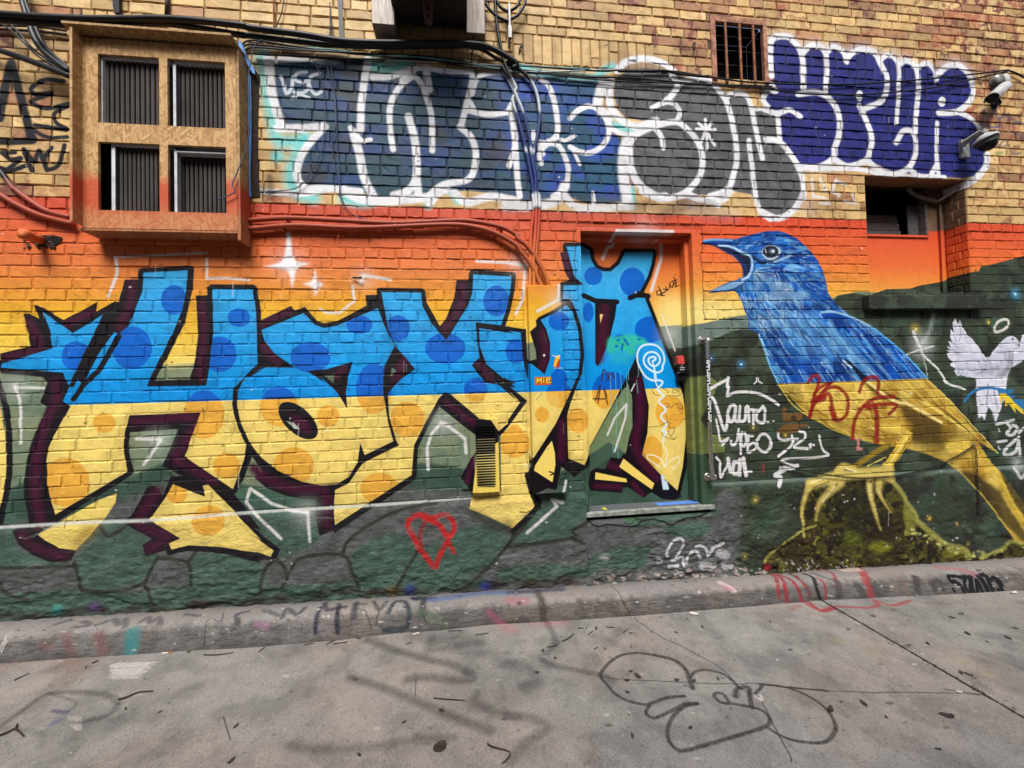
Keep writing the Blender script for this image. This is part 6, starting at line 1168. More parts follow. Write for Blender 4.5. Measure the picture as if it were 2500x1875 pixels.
# ================================================================== cable cover and vent cover
ct = thing('cable_cover', 'tall sheet metal cable cover left of the door, painted across with the mural', 'cover', (tr0[0], 0, tr1[2]))
cx0 = tr0[0]; cx1 = (trm[0] + tr1[0]) / 2; cz0, cz1 = W('22:350,985', YT)[0][2], tr0[2]
m = MB(); m.box(cx0, cx1, YT, -.006, cz0, cz1, .004); m.build('front_sheet', MTR, ct)
m = MB(); m.box(W('12:128,1000')[0][0], cx0 - .0005, -.016, -.006, cz0 + .01, cz1 - .005, .002); m.build('flange', MW, ct)
for k in range(7):
    m = MB(); m.lathe([(.006, 0), (.0045, .004)], (cx0 - .022, -.016, cz1 - .1 - k * (cz1 - cz0 - .2) / 6), (0, -1, 0), 8); m.build('rivet', MW, ct)
def sticker(name, label, st, Y, draw):
    P2 = [hit_y(q[0], q[1], Y) for q in pts(st)[0]]; x0, x1 = min(q[0] for q in P2), max(q[0] for q in P2); z0, z1 = min(q[2] for q in P2), max(q[2] for q in P2)
    c = Canvas(name, x0, x1, z0, z1, 3000, plane(Y)); c.n1 = c.n2 = c.n3 = np.full((c.h, c.w), .5, np.float32)
    global CANVS
    CANVS = [c]; draw(c); CANVS = []
    mm = painted(name, c, to_image(c), .35, fine=(90, .02, .001), coarse=(20, .02, .001)); m = MB(); m.box(x0, x1, Y - .0012, Y, z0, z1)
    o = m.build(name, mm); o['label'] = label; o['category'] = 'sticker'; return o
def dr1(c):
    c.im[:] = lin((226, 88, 40)); s('22:235,10 365,60', 200, (232, 96, 44))
    for q in ('22:245,52 248,14 262,40 280,12 284,54', '22:302,50 302,26', '22:302,14 302,10', '22:356,14 330,12 326,32 330,52 358,50', '22:330,30 352,28'): s(q, 19, (90, 26, 20), soft=.2, sm=0)
    for q in ('22:245,50 248,12 262,38 280,10 284,52', '22:302,48 302,26', '22:302,12 302,8', '22:356,12 330,10 326,30 330,50 358,48', '22:330,28 352,26'): s(q, 11, (246, 206, 84), soft=.2, sm=0)
sticker('lettered_sticker', 'small orange sticker with yellow letters MiG on the blue cable cover', '22:226,2 366,66', YT - .0005, dr1)
def dr2(c):
    c.im[:] = lin((20, 140, 224)); p('E:515,1340 600,1330 590,1420 575,1500 490,1485', (244, 190, 70)); p('E:560,1400 605,1345 585,1500 530,1500', (196, 70, 36)); p('E:540,1300 600,1290 605,1330 520,1340', (250, 214, 110)); s('E:470,1300 540,1315', 16, (206, 226, 240)); s('E:500,1515 640,1510', 10, (206, 226, 240)); s('E:515,1345 490,1485 580,1505 605,1340', 8, (120, 40, 24), soft=.2)
sticker('spray_can_sticker', 'small sticker of a yellow and red spray can on the blue cable cover', 'E:470,1285 650,1525', YT - .0005, dr2)
vt = thing('vent_cover', 'narrow louvred metal vent box painted yellow and black at the foot of the letters', 'vent', (ve0[0], 0, ve1[2]))
vx0, vx1, vz0, vz1 = ve0[0], ve1[0], ve1[2], ve0[2]; lx0_, lx1_ = W('21:1872,600', YV)[0][0], W('21:2034,600', YV)[0][0]; lzt, lzb = W('21:1950,425', YV)[0][2], W('21:1950,932', YV)[0][2]
m = MB(); m.box(vx0, lx0_, YV, -.004, vz0, vz1, .002); m.box(lx1_, vx1, YV, -.004, vz0, vz1, .002); m.box(lx0_ + .0003, lx1_ - .0003, YV + .0005, -.004, vz0, lzb, .001); m.box(lx0_ + .0003, lx1_ - .0003, YV + .0005, -.004, lzt, vz1, .001); m.build('casing', MVENT, vt)
m = MB(); m.box(W('21:1742,600')[0][0], vx0 - .0005, -.014, -.004, vz0 + .02, vz1 - .01, .002); m.build('flange', MW, vt)
m = MB(); m.box(lx0_, lx1_, -.0039, -.002, lzb, lzt); m.build('dark_back', MDARK, vt)
for q in ('21:1775,445', '21:1768,540', '21:1770,880', '21:2065,440'): 
    c_ = W(q, -.014)[0]; m = MB(); m.lathe([(.007, 0), (.005, .005)], (c_[0], -.014 if q[3:7] != '2065' else YV, c_[2]), (0, -1, 0), 8); m.build('bolt', MVENT, vt)
NS = 23; sm_ = MB(); dz = (lzt - lzb) / NS; wv_ = (lx1_ - lx0_) / 2
sm_.add([(-wv_, -.013, -.30 * dz), (wv_, -.013, -.30 * dz), (wv_, .010, .38 * dz), (-wv_, .010, .38 * dz), (-wv_, -.012, -.42 * dz), (wv_, -.012, -.42 * dz), (wv_, .011, .26 * dz), (-wv_, .011, .26 * dz)], [(0, 1, 2, 3), (7, 6, 5, 4), (0, 4, 5, 1)])
sl = sm_.build('slat', MVENT, vt)
for k in range(NS):
    o = sl if k == 0 else sl.copy()
    if k: COL.objects.link(o)
    o.location = ((lx0_ + lx1_) / 2, YV + .014, lzb + (k + .5) * dz)

# ================================================================== plywood box with the four air filters
YB, YS = -.13, -.19
OS = osb('strand board', .88); OSd = osb('dark strand board', .68)  # second copy: darker tint for the right, top and bottom panels
q = lambda st_, Y=YB: W(st_, Y)[0]
X0, X1 = q('00:690,900')[0], q('00:1992,900')[0]; Z0 = q('10:1300,343')[2]; Z1 = q('00:1300,355')[2]
px = thing('plywood_box', 'strand board box built out from the wall with four openings, its lower third sprayed red', 'box', ((X0 + X1) / 2, 0, Z0))
OPEN = [(q('00:832,700')[0], q('00:1345,700')[0], q('00:1090,1040')[2], q('00:1090,468')[2]), (q('00:1416,800')[0], q('00:1905,800')[0], q('00:1660,1078')[2], q('00:1660,510')[2]),
        (q('00:822,1400')[0], q('00:1345,1400')[0], q('10:1080,187')[2], q('00:1080,1203')[2]), (q('00:1414,1400')[0], q('00:1902,1400')[0], q('10:1650,203')[2], q('00:1650,1232')[2])]
vxl = (OPEN[0][0] + OPEN[2][0]) / 2; vm0, vm1 = (OPEN[0][1] + OPEN[2][1]) / 2, (OPEN[1][0] + OPEN[3][0]) / 2; vxr = (OPEN[1][1] + OPEN[3][1]) / 2
zt_ = (OPEN[0][3] + OPEN[1][3]) / 2; zm1 = (OPEN[0][2] + OPEN[1][2]) / 2; zm0 = (OPEN[2][3] + OPEN[3][3]) / 2; zb_ = (OPEN[2][2] + OPEN[3][2]) / 2
m = MB(); TH = .018
xs_ = [X0, vxl, vm0, vm1, vxr, X1]; zs_ = [Z0, zb_, zm0, zm1, zt_, Z1]
for i in range(5):
    for j in range(5):
        if i in (1, 3) and j in (1, 3): continue
        V4 = [(xs_[i], YB, zs_[j]), (xs_[i + 1], YB, zs_[j]), (xs_[i + 1], YB, zs_[j + 1]), (xs_[i], YB, zs_[j + 1])]; m.add(V4, [(0, 1, 2, 3)])
for (a, b_) in ((vxl, vm0), (vm1, vxr)):
    for (c_, d_) in ((zb_, zm0), (zm1, zt_)):
        for P4 in ([(a, c_), (a, d_)], [(b_, d_), (b_, c_)], [(a, d_), (b_, d_)], [(b_, c_), (a, c_)]):
            (xa_, za_), (xb_, zb2) = P4; m.add([(xa_, YB, za_), (xb_, YB, zb2), (xb_, YB + TH, zb2), (xa_, YB + TH, za_)], [(0, 1, 2, 3)])
m.build('front_panel', OS, px)
m = MB(); m.box(q('00:587,900', YS)[0], X0 - .0005 if X0 > q('00:610,900', YS)[0] + .0 and False else q('00:610,900', YS)[0], YS, -.004, W('10:580,270', YS)[0][2], W('00:590,208', YS)[0][2]); lp_ = m.build('left_panel', OS, px)
xl = q('00:610,900', YS)[0]
m = MB(); m.box(xl + .0005, X0 - .0005, YB + .0005, YB + .03, Z0 + .001, Z1 - .002); m.build('filler_strip', OS, px)
m = MB(); m.box(X1 + .0005, X1 + .018, YB + .002, -.004, Z0 - .06, Z1 - .01); m.build('right_panel', OSd, px)
zt0 = W('00:1300,262', YS)[0][2]
m = MB(); m.box(q('00:530,150', YS)[0], X1 + .012, YS - .01, -.004, zt0, zt0 + .014); tpn = m.build('top_panel', OSd, px); tpn['label'] = 'weathered top board that overhangs the front'
m = MB(); m.box(X0 - .02, X1 - .001, YB + .002, -.004, Z0 - .015, Z0 - .0005); m.build('bottom_panel', OSd, px)
m = MB(); m.box(X0, X1, YB + .095, YB + .10, Z0 + .01, Z1 - .01); m.build('dark_back', MDARK, px)
PLEAT = plain('pleated filter cloth', (80, 74, 71), (62, 57, 55), .9, 0, 5, .03)
NAMES = [('upper left', .030, 0.0), ('upper right', .055, .05), ('lower left', .03, .16), ('lower right', .16, .06)]
POS = [(vxl, vm0, zm1, zt_), (vm1, vxr, zm1, zt_), (vxl, vm0, zb_, zm0), (vm1, vxr, zb_, zm0)]
for (nm, dep, sh), (a, b_, c_, d_) in zip(NAMES, POS):
    ft_ = thing('air_filter', 'dark pleated air filter in the %s opening of the strand board box' % nm, 'filter', ((a + b_) / 2, YB + .03, c_), 'pleated air filters in the box')
    w_ = b_ - a; a2 = a + w_ * sh + .002; yf = YB + TH + .003
    m = MB(); fw = .028 if sh < .1 else .036; top_dn = .0 if nm != 'lower right' else .028
    m.box(a2, a2 + .006, yf, yf + .05, c_ - .004, d_ + .02 - top_dn); m.box(a2 + .0065, b_ + .05, yf + .001, yf + .05, d_ - .004 - top_dn, d_ + .004 - top_dn)
    if nm != 'upper left': m.box(a2 + .0065, a2 + fw * .55, yf, yf + .006, c_ - .004, d_ - .005 - top_dn)
    m.build('frame', plain('white filter frame', (206, 208, 210), (176, 178, 180), .55, 0, 16, .05), ft_)
    m = MB(); n_ = 13; V = []; yb_ = yf + .026 + dep * .25
    pw = (b_ + .04 - a2 - .004) / n_
    for i in range(n_):
        for fx, dy in ((.0, -.012), (.30, -.015), (.58, -.010), (.66, .022), (.92, .022)): V += [(a2 + .004 + (i + fx) * pw, yb_ + dy, c_ - .01), (a2 + .004 + (i + fx) * pw, yb_ + dy, d_ + .01)]
    m.add(V, [(2 * i, 2 * i + 2, 2 * i + 3, 2 * i + 1) for i in range(5 * n_ - 1)]); m.build('pleats', PLEAT, ft_)
# blue tarp and foam hanging behind the right side
tt_ = MB(); P_ = [W('00:2010,345', -.06)[0], W('00:2060,470', -.05)[0], W('00:2148,610', -.03)[0]]
def ribbon(mb, L, R, th=.003):
    n = len(L); V = [tuple(k) for k in L] + [tuple(k) for k in R]; V += [(v[0], v[1] + th, v[2]) for v in V]; N2 = 2 * n
    Fq = []
    for i in range(n - 1): Fq += [(i, i + 1, n + i + 1, n + i), (N2 + i, N2 + n + i, N2 + n + i + 1, N2 + i + 1), (i, N2 + i, N2 + i + 1, i + 1), (n + i, n + i + 1, N2 + n + i + 1, N2 + n + i)]
    Fq += [(0, n, N2 + n, N2), (n - 1, N2 + n - 1, N2 + 2 * n - 1, 2 * n - 1)]; mb.add(V, Fq)
ribbon(tt_, W('00:2012,335 2012,390 2080,530 2130,615', -.05), W('00:2030,350 2070,430 2150,590 2150,625', -.045))
ribbon(tt_, W('00:2068,640 2066,900 2062,1200 2060,1500 2090,1659 10:2100,60', -.03), W('00:2115,640 2122,900 2120,1200 2112,1500 2120,1659 10:2120,60', -.02)); ribbon(tt_, W('00:2005,690 2008,860 2010,1010', -.055), W('00:2030,690 2050,860 2045,1010', -.05))
tag(tt_.build('blue_tarp', plain('blue sheet', (78, 140, 204), (52, 108, 172), .5, 0, 14, .1)), 'torn strips of blue sheeting along the right side of the strand board box', 'tarp')
tt_ = MB(); ribbon(tt_, W('00:2010,400 2012,800 2010,1250 2030,1659', -.012), W('00:2190,640 2180,900 2175,1300 2190,1659', -.008), .006); tag(tt_.build('sealant_smear', plain('black bitumen', (38, 30, 26), (60, 44, 34), .8, 0, 40, .6, (1, 1, 1), .01)), 'black crumbling sealant smeared on the bricks right of the strand board box', 'sealant')
# broken pipe stub
ps = thing('pipe_stub', 'capped orange pipe stub poking from a broken hole at the left edge', 'pipe', hit_y(100, 590)); a_ = hit_y(104, 588, .0); b__ = hit_y(60, 572, -.11)
m = MB(); m.tube([tuple(a_), tuple((a_ + b__) / 2), tuple(b__)], .026, 12); m.build('pipe', MW, ps, True)
m = MB(); d_ = Vector(b__ - a_).normalized(); m.lathe([(.031, -.035), (.033, -.02), (.033, .01), (.022, .022), (.0, .025)], tuple(b__), d_, 14); m.build('cap', MW, ps, True)
m = MB(); rr = random.Random(2)
for k in range(26):
    c_ = hit_y(115 + rr.uniform(-58, 18), 590 + rr.uniform(-14, 16), -.002); r_ = rr.uniform(.006, .016)
    m.lathe([(r_ * .6, -r_ * .6), (r_, 0), (r_ * .5, r_ * .8)], tuple(c_), (rr.uniform(-1, 1), -1, rr.uniform(-1, 1)), 5)
m.build('rubble', plain('broken mortar', (70, 50, 40), (120, 84, 66), .9), ps)['kind'] = 'stuff'
m = MB(); c_ = hit_y(112, 588, -.0045); m.add([(c_[0] + .085 * math.cos(k) * (1 + .25 * math.sin(3 * k)), -.0045, c_[2] + .045 * math.sin(k) * (1 + .2 * math.cos(2 * k))) for k in np.linspace(0, 6.2, 14)], [tuple(range(13, -1, -1))]); m.build('hole', MDARK, ps)  # flat dark disc stands in for the shade inside the hole

# ================================================================== pipes, conduits and cables
def cable(name, label, cat, st, r, Y, mat, group=None, rib=0, n=7, Y1=None, pitch=.014):
    m = MB(); m.tube([tuple(q_) for q_ in path(st, Y, True, Y1)], r, n, True, rib, pitch); return tag(m.build(name, mat, None, True), label, cat, group)
GO = 'painted conduits on the mural wall'
cable('conduit', 'upper orange conduit running level from the strand board box to the cable cover', 'conduit', '10:1990,285 2070,272 11:0,266 300,250 700,268 1200,292 1700,270 1900,285 2100,330 2212,392 12:80,420 150,475 220,560 300,700 352,830', .0175, -.03, MCOND, GO, .10, 9, -.045)
cable('conduit', 'lower orange conduit bending down from the box into the cable cover', 'conduit', '10:1990,345 2070,336 11:0,337 350,312 900,332 1600,305 1850,322 2050,382 2212,475 12:110,530 200,650 285,830', .0175, -.03, MCOND, GO, .10, 9, -.045)
cable('conduit', 'upper of two red conduits curving in from the left edge under the box', 'conduit', '00:-100,1350 0,1440 120,1600 10:130,10 250,100 400,190 600,245', .0160, -.028, MCOND, GO, 0, 9)
cable('conduit', 'lower of two red conduits curving in from the left edge under the box', 'conduit', '10:-120,-40 0,50 150,140 350,230 620,300', .0160, -.028, MCOND, GO, 0, 9)
cable('conduit', 'left strand of the three blue conduits dropping to the cable cover', 'conduit', '01:2090,560 2150,650 2212,780 02:40,850 100,1050 160,1300 200,1500 215,1640 12:212,60 220,160 195,400 187,830', .0125, -.034, MSTRAND, GO, .16, 9)
cable('conduit', 'middle strand of the three blue conduits, from the top of the picture down', 'conduit', '01:2030,-200 2035,0 2050,200 2090,430 2130,570 2212,740 02:60,780 130,950 180,1150 205,1350 232,1500 12:235,60 240,160 232,350 215,600 222,830', .0125, -.044, MSTRAND, GO, .16, 9)
cable('conduit', 'right strand of the blue conduits, bowed out to the right before the cable cover', 'conduit', '01:1700,384 1900,410 2060,500 2212,560 02:0,500 100,585 180,660 240,780 268,950 252,1130 215,1300 240,1500 252,1620 12:262,60 266,150 256,350 235,600 250,830', .0125, -.030, MSTRAND, GO, .16, 9)
for nm_, spots in (('upper', ('11:280,250', '11:1180,292', '11:2085,325')), ('lower', ('11:245,318', '11:1190,322', '11:2030,365'))):
    par = next(o for o in COL.objects if o.name.startswith('conduit') and o['label'].startswith(nm_ + ' orange'))
    for q_ in spots:
        c_ = W(q_, -.03)[0]; m = MB(); m.lathe([(.0185, -.006), (.021, -.005), (.021, .005), (.0185, .006)], c_, (1, 0, -.1), 10); m.box(c_[0] - .006, c_[0] + .006, -.03, -.001, c_[2] - .034, c_[2] - .016); m.build('clip', MCOND, par)
GC = 'black cables strung along the wall'
cable('cable', 'thickest upper black cable running from the left edge over the box', 'cable', '00:-150,90 0,118 500,150 900,160 1450,158 2000,210 01:-20,235 400,290 800,350 1300,362 1800,368 2000,405 2212,530 02:40,580', .0185, -.215, MCABLE, GC, 0, 8, -.03)
cable('cable', 'second black cable sagging just over the top board of the box', 'cable', '00:-150,150 0,165 520,205 1000,222 1400,200 2000,290 01:-20,302 500,362 1000,392 1700,386', .0175, -.205, MCABLE, GC, 0, 8, -.03)
cable('cable', 'thick black cable slanting down to the left side of the box', 'cable', '00:-150,380 0,425 300,530 620,655', .0175, -.05, MCABLE, GC, 0, 8, -.12)
cable('cable', 'steep black cable falling from the top left corner behind the box', 'cable', '00:150,-200 190,0 235,150 340,400 600,615', .0185, -.05, MCABLE, GC, 0, 8, -.12)
cable('cable', 'steep grey black cable beside the one from the top left corner', 'cable', '00:180,-200 215,0 270,150 380,390 610,600', .011, -.075, MCABLE, GC, 0, 8, -.12)
cable('cable', 'thin looping black cable from the left edge to the box side', 'cable', '00:-100,100 0,140 150,265 300,430 600,625', .0075, -.055, MCABLE, GC, 0, 7, -.12)
cable('cable', 'lower thin looping black cable from the left edge to the box side', 'cable', '00:-100,170 0,195 130,290 330,480 600,640', .006, -.055, MCABLE, GC, 0, 7, -.12)
for k_, (lab, st_) in enumerate((('third black cable behind the top of the box at left', '00:-100,215 0,215 300,225 560,260'), ('fourth black cable behind the top of the box at left', '00:-100,250 0,245 300,262 560,290'))): cable('cable', lab, 'cable', st_, .006, -.02, MCABLE, GC)
WP = plain('wire sprayed white', (196, 204, 204), (120, 128, 130), .5, 0, 9, .03); TL = plain('wire sprayed teal', (98, 168, 160), (50, 84, 86), .5, 0, 7, .03)
GT = 'thin wires strung along the wall'
for lab, st_, r_, mt in (('long thin black wire crossing the throw-ups to the small round junction', '00:2030,380 01:0,340 400,400 800,450 1400,500 1800,560 2212,590 02:0,545 400,575 800,600 930,592 1180,596 1400,602 1700,650 2000,690 2212,700 03:0,700 350,712 800,710 1300,675 1750,630 2080,590', .0040, MCABLE),
                         ('lowest thin black wire dipping across the navy letters', '01:0,455 500,480 620,490 1300,510 1830,540 2212,585 02:0,575 600,645 1000,655 1400,690 1700,712 2212,728 03:0,735 300,787 800,800 1200,770 1500,730 1900,640 2080,600', .0038, MCABLE),
                         ('thin wire sprayed teal over the blue letters', '01:450,402 750,430 1000,470 1500,492 2212,602 02:0,556 450,572 700,585', .0038, TL), ('thin wire sprayed white above the grey letters', '02:0,600 300,608 700,592 920,590 1180,600', .0034, WP),
                         ('second thin wire sprayed white over the blue letters', '01:20,455 300,470 620,486 1000,500 1500,520 1850,540 2212,560', .0034, WP), ('thin black wire hugging the top of the grey letters', '02:0,588 800,676 1400,702 2212,742 03:0,748', .0034, MCABLE),
                         ('thin black wire under the twin cables right of the box', '00:2040,400 01:0,375 500,425 1000,455 1500,480 2000,560', .004, MCABLE), ('short thick black wire over the grey head', '02:930,600 1100,602 1330,598 1450,625 1700,650', .006, MCABLE), ('thin black wire just below the twin cables', '00:2050,430 01:0,400 300,420 700,440 1200,470', .0036, MCABLE),
                         ('short black wire leaving the round junction toward the right edge', '03:2085,595 2150,620 2212,655 2400,760', .0046, MCABLE), ('hair-thin wire crossing the bare bricks above the navy letters', '03:1400,-100 1360,0 1330,50 1150,260 955,465', .0013, MRUST)):
    cable('wire', lab, 'wire', st_, r_ * (1.5 if r_ > .002 else 1), -.022, mt, GT, 0, 6)
BW = plain('blue grey wire', (70, 80, 108), (40, 46, 62), .5, 0, 8, .03)
for lab, st_, r_, mt in (('thin loop of wire curving down left of the blue letters', '01:480,465 520,540 560,640 590,800 600,950 580,1200 540,1350 450,1500 350,1590 160,1615 130,1645', .0028, BW), ('left one of two blue wires hanging in front of the throw-up', '01:600,480 650,700 680,850 690,1050 660,1200 680,1400 720,1520 720,1659', .003, BW),
                         ('right one of two blue wires, ending at the orange conduits', '01:640,500 670,700 690,900 700,1200 715,1400 730,1659 11:740,75 780,170 850,230 950,268', .003, BW), ('wire hanging in a long bow beside the box', '00:2212,335 2160,370 2125,480 2100,650 2110,1000 2080,1250 1990,1480 1960,1560 1985,1610 10:1950,50 1845,95', .003, BW),
                         ('brown wire falling straight from the top near the box', '01:165,-100 165,0 167,120 168,240', .0045, MRUST), ('thin wire bowed from the top toward the twin cables', '01:260,-60 252,0 230,120 180,235', .003, MCABLE), ('pale thin wire hanging from a hole in the bare bricks', '01:640,20 642,150 640,340', .003, BW), ('thin slanting wire beside the pale hanging one', '01:645,100 660,250 692,345', .0026, MCABLE), ('thin black wire dropping from the orange conduit', '11:745,120 735,250 712,400 700,430', .0022, MCOND)):
    cable('wire', lab, 'wire', st_, r_ * 1.15, -.022 if 'beside the box' not in lab else -.15, mt, GT, 0, 6)
m = MB(); ribbon(m, W('01:700,-60 712,120 720,320', -.012), W('01:745,-60 748,120 762,320', -.012), .006); tag(m.build('cable_strap', MCABLE), 'flat black strap hanging down to the twin cables on bare brick', 'strap')
m = MB(); ribbon(m, W('00:950,-60 950,40 960,105', -.03), W('00:1000,-60 1005,60 1005,105', -.03), .02); tag(m.build('bracket', MCABLE), 'short black bracket on the wall above the box', 'bracket')
m = MB(); m.tube(path('00:1410,-100 1408,130', -.02), .012, 8); tag(m.build('drain_pipe', plain('brown pipe', (70, 52, 46), None, .6), None, True), 'thin dark brown pipe ending above the right part of the box', 'pipe')
m = MB(); m.tube(path('01:1862,185 1845,390 1828,550', -.03), .0045, 6); tag(m.build('rod', MCABLE), 'short black rod hanging under the right hood bracket', 'rod')
m = MB()
for st_ in ('01:1930,-40 1960,40 2040,130 2130,175 02:0,172 80,130 140,40 150,-40', '01:2030,-30 2080,60 2150,100 02:10,95 80,50 110,-40'): m.tube(path(st_, -.05), .0105, 8)
hg = thing('cable_hanger', 'coiled black cable slung in a metal hanger high on the wall', 'hanger', hit_y(1247, 60)); m.build('cable_loop', MCABLE, hg, True)
m = MB(); x_ = W('01:2155,200', -.05)[0][0]; z0_, z1_ = W('01:2155,345', -.05)[0][2], W('01:2155,50', -.05)[0][2]; m.box(x_ - .008, x_ + .008, -.075, -.002, z0_, z1_, .002); m.box(x_ - .014, x_ + .014, -.078, -.06, z0_, z0_ + .09, .002); m.build('hook_plate', MGREYM, hg)

# ================================================================== hood at the top
hd = thing('exhaust_hood', 'dark metal hood with grey side brackets and a drain stub at the top edge', 'hood', hit_y(1020, 0))
bz0 = W('01:1090,205', -.13)[0][2]; m = MB(); m.box(W('01:992,100', -.13)[0][0], W('01:1184,100', -.13)[0][0], -.13, -.004, bz0, 3.3, .004); BRK = plain('streaky grey metal', (150, 142, 136), (112, 100, 88), .5, .2, 12, .08, (6, 6, .6)); m.build('bracket', BRK, hd)
m = MB(); m.box(W('01:1790,150', -.06)[0][0], W('01:1950,150', -.06)[0][0], -.06, -.004, W('01:1870,280', -.06)[0][2], 3.3, .004); m.build('bracket', BRK, hd)
m = MB(); hx0, hx1 = W('01:1186,150')[0][0] + .004, W('01:1795,150')[0][0]; hz = W('01:1500,222', -.01)[0][2]; m.box(hx0, hx1, -.50, -.004, hz, 3.4, .008); m.build('casing', plain('dark casing', (62, 58, 54), (44, 40, 38), .5, .3, 12, .05), hd)
ck = W('01:1470,140', -.22)[0]; m = MB(); m.lathe([(.026, -.03), (.026, .015), (.033, .016), (.033, .035), (.027, .036), (.027, .07), (.034, .071), (.034, .085), (.036, hz - ck[2] + .02)], (ck[0], -.22, ck[2] - .01), (0, 0, 1), 14); m.build('drain_stub', plain('rusty drain', (92, 66, 54), (60, 44, 38), .7, .1), hd, True)

# ================================================================== cameras at the right
sc = thing('security_camera', 'white bullet camera on the right wall pointing left and down', 'camera', hit_y(2436, 215), 'security cameras')
a_ = Vector(W('N:440,215', -.09)[0]); b__ = Vector(W('N:328,318', -.20)[0]); d_ = (b__ - a_).normalized(); L_ = (b__ - a_).length
m = MB(); m.lathe([(.0, -.002), (.031, 0), (.035, .01), (.035, L_ - .01), (.032, L_), (.030, L_ - .012), (0, L_ - .014)], a_, d_, 18); m.build('body', plain('camera grey', (70, 70, 72), (56, 56, 58), .4), sc, True)
m = MB(); u_ = d_.cross(Vector((0, 0, 1))).normalized(); v_ = u_.cross(d_)
V = []
for i in range(2):
    for h in (-.012, L_ + .022):
        for j in range(9):
            t_ = math.pi * (-.08 + 1.16 * j / 8); V.append(tuple(a_ + d_ * h + (u_ * math.cos(t_) + v_ * math.sin(t_)) * (.040 + .003 * i)))
Fq = []
for j in range(8): Fq += [(j, j + 1, 9 + j + 1, 9 + j), (18 + j, 27 + j, 27 + j + 1, 18 + j + 1), (9 + j, 9 + j + 1, 27 + j + 1, 27 + j)]
m.add(V, Fq); m.build('sun_shield', plain('aged white shield', (176, 174, 172), (150, 148, 146), .5), sc, True)
m = MB(); m.lathe([(0, 0), (.03, 0), (.028, .004), (0, .006)], a_ + d_ * (L_ - .014), d_, 14); m.build('lens', MBLACK, sc)
m = MB(); e_ = Vector(W('N:335,385', 0)[0]); m.tube([tuple(a_.lerp(b__, .7) - v_ * .038), tuple(a_.lerp(b__, .6) - v_ * .075), (e_.x + .01, -.03, e_.z), (e_.x, -.002, e_.z)], .016, 10); m.lathe([(.036, 0), (.034, .016)], (e_.x, -.002, e_.z), (0, -1, 0), 14); m.build('mount', MBLACK, sc, True)
jn = thing('junction_box', 'round grey junction box above the bullet camera where the thin wires end', 'box', hit_y(2450, 190))
c_ = W('N:478,118', -.05)[0]; m = MB(); m.lathe([(.042, -.05), (.042, -.004), (.038, .0), (0, .001)], c_, (.12, -1, 0), 18); m.build('lid', plain('pale grey plastic', (176, 176, 170), (150, 150, 146), .5), jn, True)
c2 = W('N:380,140', -.03)[0]; m = MB(); m.lathe([(.046, -.03), (.044, .012), (.03, .02), (0, .022)], c2, (-.3, -1, 0), 16); m.build('base', plain('mid grey plastic', (112, 110, 108), None, .5), jn, True)
m = MB(); c2 = W('N:368,112', -.06)[0]; m.lathe([(.013, -.01), (.013, .008), (0, .012)], c2, (-.4, -1, .2), 10); m.build('plug', MWHITE, jn)
dm = thing('security_camera', 'grey dome camera on a bent wall arm over the end of the navy letters', 'camera', hit_y(2350, 370), 'security cameras')
pl0, pl1 = W('N:2,730', -.01)[0], W('N:88,905', -.01)[0]; m = MB(); m.box(pl0[0], pl1[0], -.03, -.002, pl1[2], pl0[2], .004); m.build('wall_plate', MGREYM, dm)
cd = Vector(W('N:262,720', -.16)[0]); m = MB(); xm = (pl0[0] + pl1[0]) / 2
A_ = [Vector(W('N:30,790', -.035)[0]), Vector(W('N:60,745', -.06)[0]), Vector(W('N:225,640', -.15)[0]), Vector(W('N:270,650', -.16)[0])]
for i in range(3):
    a_, b__ = A_[i], A_[i + 1]; dd = (b__ - a_).normalized(); pu = Vector((0, 1, 0)).cross(dd).normalized() * .019; pv = dd.cross(pu).normalized() * .014
    V = [a_ + pu + pv, a_ + pu - pv, a_ - pu - pv, a_ - pu + pv, b__ + pu + pv, b__ + pu - pv, b__ - pu - pv, b__ - pu + pv]; m.add(V, [(3, 2, 1, 0), (4, 5, 6, 7)] + [(k, (k + 1) % 4, (k + 1) % 4 + 4, k + 4) for k in range(4)])
m.build('arm', MGREYM, dm)
ax_ = Vector((.18, -.22, -1)).normalized(); m = MB(); m.lathe([(.03, -.045), (.045, -.03), (.072, -.012), (.076, .0), (.072, .006)], cd, ax_, 22); m.build('cap', plain('camera pale grey', (170, 170, 172), (146, 146, 148), .4), dm, True)
m = MB(); m.lathe([(.071, .0065), (.069, .03), (.058, .04)], cd, ax_, 22); m.build('collar', plain('camera dark grey', (70, 72, 72), (56, 58, 58), .4), dm, True)
m = MB(); m.lathe([(.056, .034), (.053, .055), (.042, .075), (.024, .089), (0, .094)], cd, ax_, 20); m.build('dome', MBLACK, dm, True)

# ================================================================== chain, hooks
ch = thing('chain', 'thin dark chain hung in swags across the painted stump, one end dangling', 'chain', hit_y(2150, 1160))
lk = MB()
def links(st, Y0, Yend):
    P_ = path(st, Y0, True, Yend); P_ = [Vector(k) for k in P_]; ln = .026; acc = 0; pos = []; prev = P_[0]
    for k in P_[1:]:
        seg = (k - prev).length; t_ = 0
        while acc + (seg - t_) >= ln * .72: t_ += ln * .72 - acc; acc = 0; pos.append((prev.lerp(k, t_ / seg), (k - prev).normalized()))
        acc += seg - t_; prev = k
    for i, (c_, d_) in enumerate(pos):
        n1 = d_.cross(Vector((0, 1, 0))).normalized(); n2 = d_.cross(n1)
        if i % 2: n1, n2 = n2, n1
        ring = [c_ + d_ * (ln * .5 * math.cos(a)) + n1 * (.0075 * math.sin(a)) for a in np.linspace(0, 2 * math.pi, 9)]
        lk.tube(ring, .0024, 5, False)
